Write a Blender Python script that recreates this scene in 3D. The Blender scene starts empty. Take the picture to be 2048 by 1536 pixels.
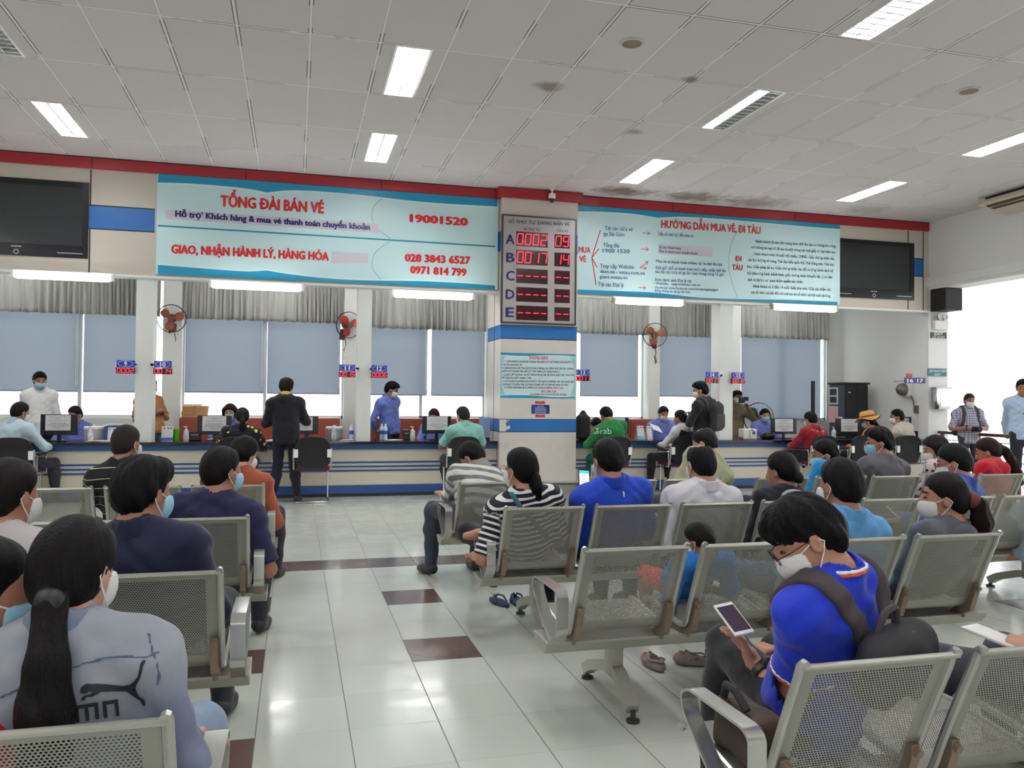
import bpy, bmesh, math, random
import numpy as np
from mathutils import Vector, Matrix
from mathutils.bvhtree import BVHTree
random.seed(7)
SC = bpy.context.scene
COL = SC.collection
PI = math.pi
rad = math.radians
# ------------------------------------------------------------------ camera
FPX, YAW, PITCH, ROLL = 1626.0, 0.2603, 0.0186, 0.0099
CAMP = np.array([0.0, 0.0, 1.40])
def cam_axes():
    cy, sy = math.cos(YAW), math.sin(YAW); cp, sp = math.cos(PITCH), math.sin(PITCH)
    f = np.array([sy*cp, cy*cp, sp]); r = np.array([cy, -sy, 0.0]); u = np.cross(r, f)
    cr, sr = math.cos(ROLL), math.sin(ROLL)
    return cr*r + sr*u, -sr*r + cr*u, f
CR, CU, CF = cam_axes()
cam = bpy.data.cameras.new('camera'); camo = bpy.data.objects.new('camera', cam); COL.objects.link(camo)
cam.sensor_fit = 'HORIZONTAL'; cam.sensor_width = 36.0; cam.lens = 36.0*FPX/2048.0; cam.clip_start = 0.05; cam.clip_end = 200
M = Matrix(((CR[0], CU[0], -CF[0], CAMP[0]), (CR[1], CU[1], -CF[1], CAMP[1]), (CR[2], CU[2], -CF[2], CAMP[2]), (0, 0, 0, 1)))
camo.matrix_world = M
SC.camera = camo
# ------------------------------------------------------------------ sky and exposure
SC.view_settings.view_transform = 'Standard'; SC.view_settings.look = 'None'
SC.view_settings.exposure = 1.68; SC.view_settings.gamma = 1.0
try: SC.view_settings.use_curve_mapping = False
except Exception: pass
SC.cycles.max_bounces = 8; SC.cycles.diffuse_bounces = 4; SC.cycles.glossy_bounces = 3
SC.cycles.transmission_bounces = 4; SC.cycles.transparent_max_bounces = 24
SC.cycles.sample_clamp_indirect = 6.0; SC.cycles.caustics_reflective = False; SC.cycles.caustics_refractive = False
SKY_STRENGTH = 0.8
TUBE_STRENGTH = 44.0
BATTEN_STRENGTH = 9.0
wd = bpy.data.worlds.new('overcast_sky'); SC.world = wd; wd.use_nodes = True
bg = wd.node_tree.nodes['Background']; bg.inputs[0].default_value = (0.96, 0.98, 1.0, 1); bg.inputs[1].default_value = SKY_STRENGTH
# ------------------------------------------------------------------ helpers
def ray(px, py): return CF + CR*(px-1024)/FPX + CU*(768-py)/FPX
def WY(px, py, Y): d = ray(px, py); return CAMP + d*(Y-CAMP[1])/d[1]
def WZ(px, py, Z): d = ray(px, py); return CAMP + d*(Z-CAMP[2])/d[2]
def WX(px, py, X): d = ray(px, py); return CAMP + d*(X-CAMP[0])/d[0]
def lin(c):
    c = c/255.0
    return c/12.92 if c <= 0.04045 else ((c+0.055)/1.055)**2.4
def rgb(*c): return (lin(c[0]), lin(c[1]), lin(c[2]), 1.0)
MATS = {}
def mat(name, col, rough=0.6, metal=0.0, spec=0.5, bump=0.0, bscale=60.0, var=0.0, vscale=6.0, emit=0.0, alpha=1.0, stretch=None, sheen=0.0):
    """procedural principled material: optional noise bump and a noise variation of the colour"""
    if name in MATS: return MATS[name]
    m = bpy.data.materials.new(name); m.use_nodes = True; nt = m.node_tree; N = nt.nodes; L = nt.links
    p = N['Principled BSDF']; c = rgb(*col)
    p.inputs['Base Color'].default_value = c; p.inputs['Roughness'].default_value = rough; p.inputs['Metallic'].default_value = metal
    p.inputs['Specular IOR Level'].default_value = spec
    if sheen: p.inputs['Sheen Weight'].default_value = sheen
    tc = N.new('ShaderNodeTexCoord')
    src = tc.outputs['Object']
    if stretch:
        mp = N.new('ShaderNodeMapping'); mp.inputs['Scale'].default_value = stretch; L.new(src, mp.inputs[0]); src = mp.outputs[0]
    if var > 0:
        n = N.new('ShaderNodeTexNoise'); n.inputs['Scale'].default_value = vscale; n.inputs['Detail'].default_value = 4; L.new(src, n.inputs['Vector'])
        mx = N.new('ShaderNodeMix'); mx.data_type = 'RGBA'
        mx.inputs[6].default_value = tuple(x*(1-var) for x in c[:3])+(1,); mx.inputs[7].default_value = tuple(min(1, x*(1+var)) for x in c[:3])+(1,)
        L.new(n.outputs['Fac'], mx.inputs[0]); L.new(mx.outputs[2], p.inputs['Base Color'])
    if bump > 0:
        n2 = N.new('ShaderNodeTexNoise'); n2.inputs['Scale'].default_value = bscale; n2.inputs['Detail'].default_value = 3; L.new(src, n2.inputs['Vector'])
        b = N.new('ShaderNodeBump'); b.inputs['Strength'].default_value = bump; b.inputs['Distance'].default_value = 0.01
        L.new(n2.outputs['Fac'], b.inputs['Height']); L.new(b.outputs[0], p.inputs['Normal'])
    if emit > 0:
        p.inputs['Emission Color'].default_value = c; p.inputs['Emission Strength'].default_value = emit
    MATS[name] = m
    return m
def tag(o, label, cat, group=None, kind=None):
    o['label'] = label; o['category'] = cat
    if group: o['group'] = group
    if kind: o['kind'] = kind
    return o
def link(name, me, parent=None, mats=(), smooth=False):
    o = bpy.data.objects.new(name, me); COL.objects.link(o)
    for m in (mats if isinstance(mats, (list, tuple)) else [mats]): me.materials.append(m)
    if parent is not None: o.parent = parent
    if smooth: me.polygons.foreach_set('use_smooth', [True]*len(me.polygons))
    return o
def empty(name, loc=(0, 0, 0), rz=0.0):
    o = bpy.data.objects.new(name, None); COL.objects.link(o); o.location = loc; o.rotation_euler = (0, 0, rz); o.empty_display_size = 0.1
    return o
def copy_tree(o, parent=None):
    c = o.copy(); COL.objects.link(c)
    if parent is not None: c.parent = parent
    for ch in [x for x in KIDS.get(o.name, [])]:
        KIDS.setdefault(c.name, []).append(copy_tree(ch, c))
    return c
KIDS = {}
class MB:
    """collects shapes and links them as one mesh object"""
    def __init__(s): s.v = []; s.f = []; s.mi = []; s.cur = 0
    def add(s, vs, fs):
        b = len(s.v); s.v += [tuple(map(float, v)) for v in vs]; s.f += [tuple(b+i for i in f) for f in fs]; s.mi += [s.cur]*len(fs); return s
    def box(s, lo, hi, bev=0.0):
        x0, y0, z0 = lo; x1, y1, z1 = hi
        if bev <= 0:
            vs = [(x, y, z) for z in (z0, z1) for y in (y0, y1) for x in (x0, x1)]
            return s.add(vs, [(0, 2, 3, 1), (4, 5, 7, 6), (0, 1, 5, 4), (2, 6, 7, 3), (0, 4, 6, 2), (1, 3, 7, 5)])
        b = bm_box(lo, hi, bev); return s.add(*b)
    def obox(s, c, ax, h):
        """oriented box: centre, three axes, half sizes"""
        c = np.array(c, float); a = [np.array(x, float)/np.linalg.norm(x) for x in ax]
        vs = [c + a[0]*h[0]*i + a[1]*h[1]*j + a[2]*h[2]*k for k in (-1, 1) for j in (-1, 1) for i in (-1, 1)]
        return s.add(vs, [(0, 2, 3, 1), (4, 5, 7, 6), (0, 1, 5, 4), (2, 6, 7, 3), (0, 4, 6, 2), (1, 3, 7, 5)])
    def tube(s, pts, r, n=8, closed=False, caps=True, flat=None):
        """tube along a polyline; r may be a list; flat=(axis, factor) squeezes the section along an axis"""
        P = [np.array(p, float) for p in pts]; k = len(P); rs = r if isinstance(r, (list, tuple, np.ndarray)) else [r]*k
        rings = []; prev = None
        for i in range(k):
            if closed: t = P[(i+1) % k]-P[i-1]
            else: t = P[min(i+1, k-1)]-P[max(i-1, 0)]
            t = t/(np.linalg.norm(t)+1e-9)
            if prev is None:
                a = np.array([0, 0, 1.0]) if abs(t[2]) < 0.9 else np.array([1.0, 0, 0])
            else: a = prev
            a = a - t*np.dot(a, t); a /= (np.linalg.norm(a)+1e-9); prev = a; b = np.cross(t, a)
            rings.append([P[i]+rs[i]*(a*math.cos(2*PI*j/n)+b*math.sin(2*PI*j/n)) for j in range(n)])
        vs = [v for R_ in rings for v in R_]; fs = []
        m = k if closed else k-1
        for i in range(m):
            i2 = (i+1) % k
            for j in range(n):
                fs.append((i*n+j, i*n+(j+1) % n, i2*n+(j+1) % n, i2*n+j))
        if caps and not closed:
            fs.append(tuple(range(n-1, -1, -1))); fs.append(tuple((k-1)*n+j for j in range(n)))
        return s.add(vs, fs)
    def cyl(s, a, b, r, n=16): return s.tube([a, b], r, n)
    def lathe(s, prof, c=(0, 0, 0), n=20, axis=2):
        vs = []; fs = []
        for (r, z) in prof:
            for j in range(n):
                a = 2*PI*j/n; p = (r*math.cos(a), r*math.sin(a), z)
                if axis == 1: p = (p[0], p[2], p[1])
                vs.append((c[0]+p[0], c[1]+p[1], c[2]+p[2]))
        for i in range(len(prof)-1):
            for j in range(n):
                q = (i*n+j, i*n+(j+1) % n, (i+1)*n+(j+1) % n, (i+1)*n+j)
                fs.append(q if axis == 2 else q[::-1])
        return s.add(vs, fs)
    def prism(s, poly, axis, lo, hi):
        """polygon (2-D) extruded along axis 0/1/2"""
        k = len(poly); vs = []
        for t in (lo, hi):
            for (a, b) in poly:
                vs.append({0: (t, a, b), 1: (a, t, b), 2: (a, b, t)}[axis])
        fs = [tuple(range(k))[::-1], tuple(range(k, 2*k))]
        for i in range(k): fs.append((i, (i+1) % k, k+(i+1) % k, k+i))
        return s.add(vs, fs)
    def strip(s, pts, w, axis=0, thick=0.0):
        """ribbon: polyline swept by +-w along an axis vector, with thickness"""
        P = [np.array(p, float) for p in pts]; ax = np.array(axis, float); k = len(P)
        nor = []
        for i in range(k):
            t = P[min(i+1, k-1)]-P[max(i-1, 0)]; n_ = np.cross(t, ax); nor.append(n_/(np.linalg.norm(n_)+1e-9))
        vs = []
        for i in range(k):
            o = nor[i]*thick/2
            vs += [P[i]-ax*w-o, P[i]+ax*w-o, P[i]+ax*w+o, P[i]-ax*w+o]
        fs = []
        for i in range(k-1):
            for j in range(4):
                fs.append((i*4+j, i*4+(j+1) % 4, (i+1)*4+(j+1) % 4, (i+1)*4+j))
        fs += [(3, 2, 1, 0), tuple((k-1)*4+j for j in range(4))]
        return s.add(vs, fs)
    def build(s, name, mats, parent=None, smooth=False, off=None, bevel=0.0):
        me = bpy.data.meshes.new(name)
        v = s.v
        if off is not None: v = [(a[0]-off[0], a[1]-off[1], a[2]-off[2]) for a in v]
        me.from_pydata(v, [], s.f); me.update()
        bm = bmesh.new(); bm.from_mesh(me); bmesh.ops.recalc_face_normals(bm, faces=bm.faces[:]); bm.to_mesh(me); bm.free()
        o = link(name, me, parent, mats)
        if len(set(s.mi)) > 1: me.polygons.foreach_set('material_index', s.mi)
        if smooth:
            me.polygons.foreach_set('use_smooth', [True]*len(me.polygons))
            try: me.set_sharp_from_angle(angle=rad(40))
            except Exception: pass
        if bevel > 0:
            md = o.modifiers.new('bevel', 'BEVEL'); md.width = bevel; md.segments = 2; md.limit_method = 'ANGLE'
        if parent is not None: KIDS.setdefault(parent.name, []).append(o)
        return o
def bm_box(lo, hi, bev):
    bm = bmesh.new(); bmesh.ops.create_cube(bm, size=1.0)
    for v in bm.verts: v.co = Vector(((lo[i]+hi[i])/2 + v.co[i]*(hi[i]-lo[i]) for i in range(3)))
    bmesh.ops.bevel(bm, geom=bm.edges[:], offset=bev, segments=2, affect='EDGES', profile=0.5)
    bm.verts.index_update(); vs = [tuple(v.co) for v in bm.verts]; fs = [tuple(v.index for v in f.verts) for f in bm.faces]; bm.free()
    return vs, fs
def struct(name, mb, m, **k):
    o = mb.build(name, m, **k); o['kind'] = 'structure'; return o
def rounded(pts, r, seg=4):
    """round the corners of a polyline (3-D points)"""
    P = [np.array(p, float) for p in pts]; out = [P[0]]
    for i in range(1, len(P)-1):
        a, b, c = P[i-1], P[i], P[i+1]; u = a-b; v = c-b; lu, lv = np.linalg.norm(u), np.linalg.norm(v); rr = min(r, lu*0.45, lv*0.45)
        p0 = b+u/lu*rr; p1 = b+v/lv*rr
        for t in np.linspace(0, 1, seg+1): out.append((1-t)**2*p0+2*t*(1-t)*b+t*t*p1)
    out.append(P[-1]); return out
# ------------------------------------------------------------------ lettering
def text_mesh(body, bold=0.0, extrude=0.0, res=3, shear=0.0, space=1.0):
    cu = bpy.data.curves.new('lettering', 'FONT'); cu.body = body; cu.size = 1.0; cu.resolution_u = res
    cu.offset = bold; cu.extrude = extrude; cu.shear = shear; cu.space_character = space; cu.fill_mode = 'FRONT' if extrude == 0 else 'BOTH'
    o = bpy.data.objects.new('lettering', cu); COL.objects.link(o)
    dg = bpy.context.evaluated_depsgraph_get()
    me = bpy.data.meshes.new_from_object(o.evaluated_get(dg))
    n = len(me.vertices); co = np.empty(n*3, np.float32); me.vertices.foreach_get('co', co); co = co.reshape(-1, 3).astype(float)
    fs = [tuple(p.vertices) for p in me.polygons]
    bpy.data.objects.remove(o); bpy.data.curves.remove(cu); bpy.data.meshes.remove(me)
    return co, fs
HORN = {'ư': 'u’', 'ứ': 'ú’', 'ừ': 'ù’', 'ử': 'ủ’', 'ữ': 'ũ’', 'ự': 'ụ’', 'ơ': 'o’', 'ớ': 'ó’', 'ờ': 'ò’', 'ở': 'ỏ’', 'ỡ': 'õ’', 'ợ': 'ọ’',
        'Ư': 'U’', 'Ứ': 'Ú’', 'Ừ': 'Ù’', 'Ử': 'Ủ’', 'Ữ': 'Ũ’', 'Ự': 'Ụ’', 'Ơ': 'O’', 'Ớ': 'Ó’', 'Ờ': 'Ò’', 'Ở': 'Ỏ’', 'Ỡ': 'Õ’', 'Ợ': 'Ọ’', 'Đ': 'Ð'}
def plain(t): return ''.join(HORN.get(c, c) for c in t)
_cap = {}
def text_on(name, body, p0, p1, cap, m, parent, off=(0, 0, 0), bold=0.02, lift=0.003, normal=(0, -1, 0), up=(0, 0, 1), res=2, shear=0.0, cols=None):
    """lettering whose baseline runs from p0 to p1 (world points), with capitals of height cap"""
    p0 = np.array(p0, float); p1 = np.array(p1, float)
    co, fs = text_mesh(plain(body), 0.0, 0.0, res, shear)
    if bold > 0 and len(co):
        sh_ = [(0, 0), (bold, 0), (-bold, 0)] + ([(0, bold*0.6), (0, -bold*0.6), (bold*0.5, bold*0.4), (-bold*0.5, -bold*0.4)] if bold >= 0.03 else []); n0 = len(co); c0 = co; f0 = fs
        co = np.concatenate([c0+np.array([dx, dy, k*0.0004]) for k, (dx, dy) in enumerate(sh_)]); fs = [tuple(i+k*n0 for i in f) for k in range(len(sh_)) for f in f0]
    if len(co) == 0: return None
    if 'H' not in _cap:
        h, _ = text_mesh('H', 0.0); _cap['H'] = h[:, 1].max()-h[:, 1].min()
    x0, x1 = co[:, 0].min(), co[:, 0].max(); ux = p1-p0; L = np.linalg.norm(ux); ux = ux/L
    up = np.array(up, float); nn = np.array(normal, float)
    P = p0[None]+np.outer((co[:, 0]-x0)/(x1-x0)*L, ux)+np.outer(co[:, 1]/_cap['H']*cap, up)+nn*lift+np.outer(co[:, 2], nn)-np.array(off, float)
    me = bpy.data.meshes.new(name); me.from_pydata([tuple(p) for p in P], [], fs); me.update()
    o = link(name, me, parent, m)
    if parent is not None: KIDS.setdefault(parent.name, []).append(o)
    return o
def node_mat(name):
    m = bpy.data.materials.new(name); m.use_nodes = True; MATS[name] = m
    return m, m.node_tree, m.node_tree.nodes, m.node_tree.links, m.node_tree.nodes['Principled BSDF']
def math_node(nt, op, a, b=None, c=None):
    n = nt.nodes.new('ShaderNodeMath'); n.operation = op
    for i, x in enumerate((a, b, c)):
        if x is None: continue
        if isinstance(x, (int, float)): n.inputs[i].default_value = x
        else: nt.links.new(x, n.inputs[i])
    return n.outputs[0]
def mix_col(nt, fac, a, b):
    n = nt.nodes.new('ShaderNodeMix'); n.data_type = 'RGBA'
    for i, x in ((0, fac), (6, a), (7, b)):
        if isinstance(x, (int, float)): n.inputs[i].default_value = x
        elif isinstance(x, tuple): n.inputs[i].default_value = x
        else: nt.links.new(x, n.inputs[i])
    return n.outputs[2]
def noise(nt, vec, scale, detail=3.0):
    n = nt.nodes.new('ShaderNodeTexNoise'); n.inputs['Scale'].default_value = scale; n.inputs['Detail'].default_value = detail
    if vec is not None: nt.links.new(vec, n.inputs['Vector'])
    return n.outputs['Fac']
# ================================================================== the setting
CH = 4.523                       # ceiling height
FY = 11.70                       # plane of the fascia over the counters
RY = 14.0                        # rear wall of the office behind the counters
CX0, CDX, CY0, CDY = 0.0803, 0.6, 7.1623, 1.2227     # ceiling grid
FX0, FDX, FTY, FDY = -0.1399, 0.3808, 6.7594, 0.40557  # floor tiles
XL, XR, YB = -7.0, 10.55, -3.2
M_WALL = mat('wall_paint', (232, 231, 229), 0.7, bump=0.05, bscale=200, var=0.03, vscale=1.5)
M_WALLW = mat('column_paint', (222, 224, 220), 0.6, bump=0.04, bscale=150, var=0.03, vscale=3)
M_PANEL = mat('fascia_panel', (205, 196, 184), 0.45, var=0.02, vscale=2)
M_RED = mat('red_trim', (160, 34, 44), 0.4, var=0.06, vscale=3)
M_BLUE = mat('blue_panel', (24, 98, 170), 0.4, var=0.05, vscale=3)
M_BLK = mat('black_joint', (18, 18, 20), 0.6)
M_WHITE = mat('white_plastic', (232, 232, 228), 0.4)
# ---- floor
m, nt, N, L, p = node_mat('floor_tiles')
tc = N.new('ShaderNodeTexCoord'); sx = N.new('ShaderNodeSeparateXYZ'); L.new(tc.outputs['Object'], sx.inputs[0])
u = math_node(nt, 'DIVIDE', math_node(nt, 'SUBTRACT', sx.outputs[0], FX0), FDX)
v = math_node(nt, 'DIVIDE', math_node(nt, 'SUBTRACT', FTY, sx.outputs[1]), FDY)
fu = math_node(nt, 'FLOOR', u); fv = math_node(nt, 'FLOOR', v)
ru = math_node(nt, 'SUBTRACT', u, fu); rv = math_node(nt, 'SUBTRACT', v, fv)
def edge(r, w): return math_node(nt, 'GREATER_THAN', math_node(nt, 'ABSOLUTE', math_node(nt, 'SUBTRACT', r, 0.5)), 0.5-w)
gr_u = edge(ru, 0.0065); gr_v = math_node(nt, 'MULTIPLY', edge(rv, 0.005), 0.55)
grout = math_node(nt, 'MAXIMUM', gr_u, gr_v)
def eq(a, k): return math_node(nt, 'COMPARE', a, k, 0.1)
brown_row = math_node(nt, 'MAXIMUM', math_node(nt, 'MAXIMUM', eq(fv, 2), eq(fv, 5)), 0.0)
brown = math_node(nt, 'MULTIPLY', brown_row, math_node(nt, 'MAXIMUM', eq(fu, 2), eq(fu, -1)))
for a, b in ((-1, 8), (-1, 11), (13, 5), (13, 2), (16, 5)):
    brown = math_node(nt, 'MAXIMUM', brown, math_node(nt, 'MULTIPLY', eq(fu, a), eq(fv, b)))
strip = math_node(nt, 'MULTIPLY', math_node(nt, 'GREATER_THAN', sx.outputs[1], 6.79), math_node(nt, 'LESS_THAN', sx.outputs[1], 7.19))
dark = math_node(nt, 'MAXIMUM', brown, strip)
wn = N.new('ShaderNodeTexWhiteNoise'); wn.noise_dimensions = '2D'; cb = N.new('ShaderNodeCombineXYZ'); L.new(fu, cb.inputs[0]); L.new(fv, cb.inputs[1]); L.new(cb.outputs[0], wn.inputs['Vector'])
base = mix_col(nt, wn.outputs['Value'], rgb(190, 196, 184), rgb(200, 205, 195))
cloud = noise(nt, tc.outputs['Object'], 2.2, 5)
base = mix_col(nt, math_node(nt, 'MULTIPLY', cloud, 0.25), base, rgb(176, 180, 166))
dk = mix_col(nt, cloud, rgb(92, 72, 66), rgb(104, 84, 78))
c1 = mix_col(nt, dark, base, dk)
c2 = mix_col(nt, math_node(nt, 'MULTIPLY', grout, 0.85), c1, rgb(70, 66, 58))
L.new(c2, p.inputs['Base Color'])
rn = N.new('ShaderNodeMapRange'); rn.inputs[1].default_value = 0.3; rn.inputs[2].default_value = 0.7; rn.inputs[3].default_value = 0.10; rn.inputs[4].default_value = 0.24
L.new(noise(nt, tc.outputs['Object'], 5.0, 4), rn.inputs[0])
L.new(math_node(nt, 'ADD', rn.outputs[0], math_node(nt, 'MULTIPLY', grout, 0.4)), p.inputs['Roughness'])
bp = N.new('ShaderNodeBump'); bp.inputs['Strength'].default_value = 0.25; bp.inputs['Distance'].default_value = 0.004
hgt = math_node(nt, 'ADD', math_node(nt, 'MULTIPLY', grout, -0.6), math_node(nt, 'MULTIPLY', noise(nt, tc.outputs['Object'], 4.0, 2), 0.8))
L.new(hgt, bp.inputs['Height']); L.new(bp.outputs[0], p.inputs['Normal'])
M_FLOOR = m
mb = MB(); mb.box((XL-0.2, YB-0.2, -0.12), (10.95, RY+0.2, 0.0)); struct('floor', mb, M_FLOOR)
# ---- ceiling
m, nt, N, L, p = node_mat('ceiling_tiles')
tc = N.new('ShaderNodeTexCoord'); sx = N.new('ShaderNodeSeparateXYZ'); L.new(tc.outputs['Object'], sx.inputs[0])
u = math_node(nt, 'DIVIDE', math_node(nt, 'SUBTRACT', sx.outputs[0], CX0), CDX); v = math_node(nt, 'DIVIDE', math_node(nt, 'SUBTRACT', sx.outputs[1], CY0), CDY)
fu = math_node(nt, 'FLOOR', u); fv = math_node(nt, 'FLOOR', v)
du = math_node(nt, 'MULTIPLY', math_node(nt, 'SUBTRACT', 0.5, math_node(nt, 'ABSOLUTE', math_node(nt, 'SUBTRACT', math_node(nt, 'SUBTRACT', u, fu), 0.5))), CDX)
dv = math_node(nt, 'MULTIPLY', math_node(nt, 'SUBTRACT', 0.5, math_node(nt, 'ABSOLUTE', math_node(nt, 'SUBTRACT', math_node(nt, 'SUBTRACT', v, fv), 0.5))), CDY)
d = math_node(nt, 'MINIMUM', du, dv)
bar = math_node(nt, 'LESS_THAN', d, 0.011)
bar_shade_w = math_node(nt, 'MULTIPLY', math_node(nt, 'GREATER_THAN', noise(nt, tc.outputs['Object'], 1.3, 3), 0.52), 0.007)
bar_shade = math_node(nt, 'LESS_THAN', d, math_node(nt, 'ADD', 0.013, bar_shade_w))
wn = N.new('ShaderNodeTexWhiteNoise'); wn.noise_dimensions = '2D'; cb = N.new('ShaderNodeCombineXYZ'); L.new(fu, cb.inputs[0]); L.new(fv, cb.inputs[1]); L.new(cb.outputs[0], wn.inputs['Vector'])
tile = mix_col(nt, wn.outputs['Value'], rgb(208, 200, 202), rgb(216, 209, 211))
tile = mix_col(nt, math_node(nt, 'MULTIPLY', noise(nt, tc.outputs['Object'], 0.9, 4), 0.35), tile, rgb(198, 189, 187))
col = mix_col(nt, bar_shade, tile, rgb(112, 104, 98))  # shadow edges beside the T-bars, painted into the tile colour
col = mix_col(nt, bar, col, rgb(232, 229, 226))
wob = noise(nt, tc.outputs['Object'], 7.0, 6)
for (sxx, syy, r0, dk, rx) in ((4.70, 11.27, 0.30, 0.95, 1.6), (5.84, 11.25, 0.33, 0.8, 1.9), (6.95, 11.27, 0.38, 0.6, 1.7), (2.40, 7.70, 0.16, 0.75, 1.0), (3.77, 8.73, 0.10, 0.6, 1.3), (3.66, 7.14, 0.09, 0.9, 1.0), (8.9, 11.2, 0.3, 0.35, 1.5)):
    ex = math_node(nt, 'MULTIPLY', math_node(nt, 'SUBTRACT', sx.outputs[0], sxx), 1.0/(r0*rx)); ey = math_node(nt, 'MULTIPLY', math_node(nt, 'SUBTRACT', sx.outputs[1], syy), 1.0/r0)
    rr = math_node(nt, 'SQRT', math_node(nt, 'ADD', math_node(nt, 'MULTIPLY', ex, ex), math_node(nt, 'MULTIPLY', ey, ey)))
    k = N.new('ShaderNodeMapRange'); k.inputs[1].default_value = 1.1; k.inputs[2].default_value = 0.35; k.inputs[3].default_value = 0.0; k.inputs[4].default_value = dk
    L.new(math_node(nt, 'ADD', rr, math_node(nt, 'MULTIPLY', math_node(nt, 'SUBTRACT', wob, 0.5), 1.5)), k.inputs[0])
    col = mix_col(nt, k.outputs[0], col, mix_col(nt, wob, rgb(78, 60, 42), rgb(150, 128, 100)))
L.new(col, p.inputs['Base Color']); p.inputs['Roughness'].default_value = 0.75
bp = N.new('ShaderNodeBump'); bp.inputs['Strength'].default_value = 0.5; bp.inputs['Distance'].default_value = 0.006
L.new(math_node(nt, 'ADD', math_node(nt, 'MULTIPLY', bar, 1.0), math_node(nt, 'MULTIPLY', noise(nt, tc.outputs['Object'], 2.0, 2), 0.8)), bp.inputs['Height']); L.new(bp.outputs[0], p.inputs['Normal'])
M_CEIL = m
LAMPS = []                      # (x centre, y0, y1, lit left tube, lit right tube)
for r_ in (2, 0, -2, -4, -6):  # fittings out of view continue the grid, added for brightness
    for i_ in (-11, -5, 1, 7, 13):
        LAMPS.append((CX0+(i_+0.5)*CDX, CY0+r_*CDY, CY0+(r_+1)*CDY, i_, r_))
LW = 0.155
cuts = sorted({XL-0.2, 10.95} | {l[0]-LW for l in LAMPS} | {l[0]+LW for l in LAMPS}); cuts = [c for c in cuts if XL-0.2 <= c <= 10.95]
ycut = sorted({YB-0.2, FY} | {l[1]+0.012 for l in LAMPS} | {l[2]-0.012 for l in LAMPS}); ycut = [c for c in ycut if YB-0.2 <= c <= FY]
mb = MB()
for a, b in zip(cuts[:-1], cuts[1:]):
    for c_, d_ in zip(ycut[:-1], ycut[1:]):
        xm, ym = (a+b)/2, (c_+d_)/2
        if any(abs(xm-l[0]) < LW and l[1] < ym < l[2] for l in LAMPS): continue
        mb.add([(a, c_, CH), (b, c_, CH), (b, d_, CH), (a, d_, CH)], [(0, 3, 2, 1)])
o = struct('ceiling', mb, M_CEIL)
mb = MB(); mb.box((XL-0.2, YB-0.2, CH+0.16), (10.95, FY+0.2, CH+0.3)); struct('roof', mb, M_WALL)
mb = MB(); mb.box((XL-0.2, FY+0.16, 3.62), (10.95, RY+0.2, 3.75)); struct('ceiling_office', mb, M_WALLW)
# ---- walls
mb = MB(); mb.box((XL-0.2, YB-0.2, 0), (XL, RY+0.2, CH+0.2)); struct('wall_left', mb, M_WALL)
mb = MB()   # wall behind the photographer, with a wide doorway
mb.box((XL, YB-0.2, 0), (-3, YB, CH+0.2)); mb.box((3, YB-0.2, 0), (10.95, YB, CH+0.2)); mb.box((-3, YB-0.2, 3.0), (3, YB, CH+0.2)); struct('wall_behind', mb, M_WALL)
mb = MB()   # right wall: lintel over the wide opening, the pier beside the counters
LZ = 3.36
mb.box((XR, YB, LZ), (10.95, FY+0.24, CH+0.2)); mb.box((XR, FY-0.0, 0), (10.95, FY+0.24, LZ)); mb.box((XR, YB, 0), (10.95, 0.5, LZ))
mb.box((XR+0.02, FY+0.24, 0), (10.95, RY+0.2, 3.65))
struct('wall_right', mb, M_WALL)
mb = MB(); mb.box((XR-0.035, 0.5, LZ+0.05), (XR, FY, LZ+0.21)); mb.box((XR-0.05, 0.5, LZ+0.19), (XR, FY, LZ+0.215)); struct('trim_1', mb, M_WALL)
# rear wall with window openings
WIN = [(-7.0, -2.03, 0), (-1.76, 0.78, 1), (0.98, 3.23, 2), (3.5, 6.27, 3), (6.49, 7.72, 4), (8.16, 10.2, 5)]
SILL, WTOP = 1.04, 3.30
mb = MB(); mb.box((XL, RY, 0), (XR+0.1, RY+0.15, SILL)); mb.box((XL, RY, WTOP), (XR+0.1, RY+0.15, 3.7))
edges = [XL] + [e for w in WIN for e in w[:2]] + [XR+0.1]
for a, b in zip(edges[0::2], edges[1::2]):
    if b-a > 0.01: mb.box((a, RY, SILL), (b, RY+0.15, WTOP))
struct('wall_rear', mb, M_WALLW)
mb = MB()
for (a, b) in ((-2.03, -1.76), (0.78, 0.98), (3.23, 3.5), (6.27, 6.49), (7.72, 8.16)): mb.box((a, RY-0.22, 0), (b, RY-0.001, 3.62))
struct('pilaster', mb, M_WALLW)
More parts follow.
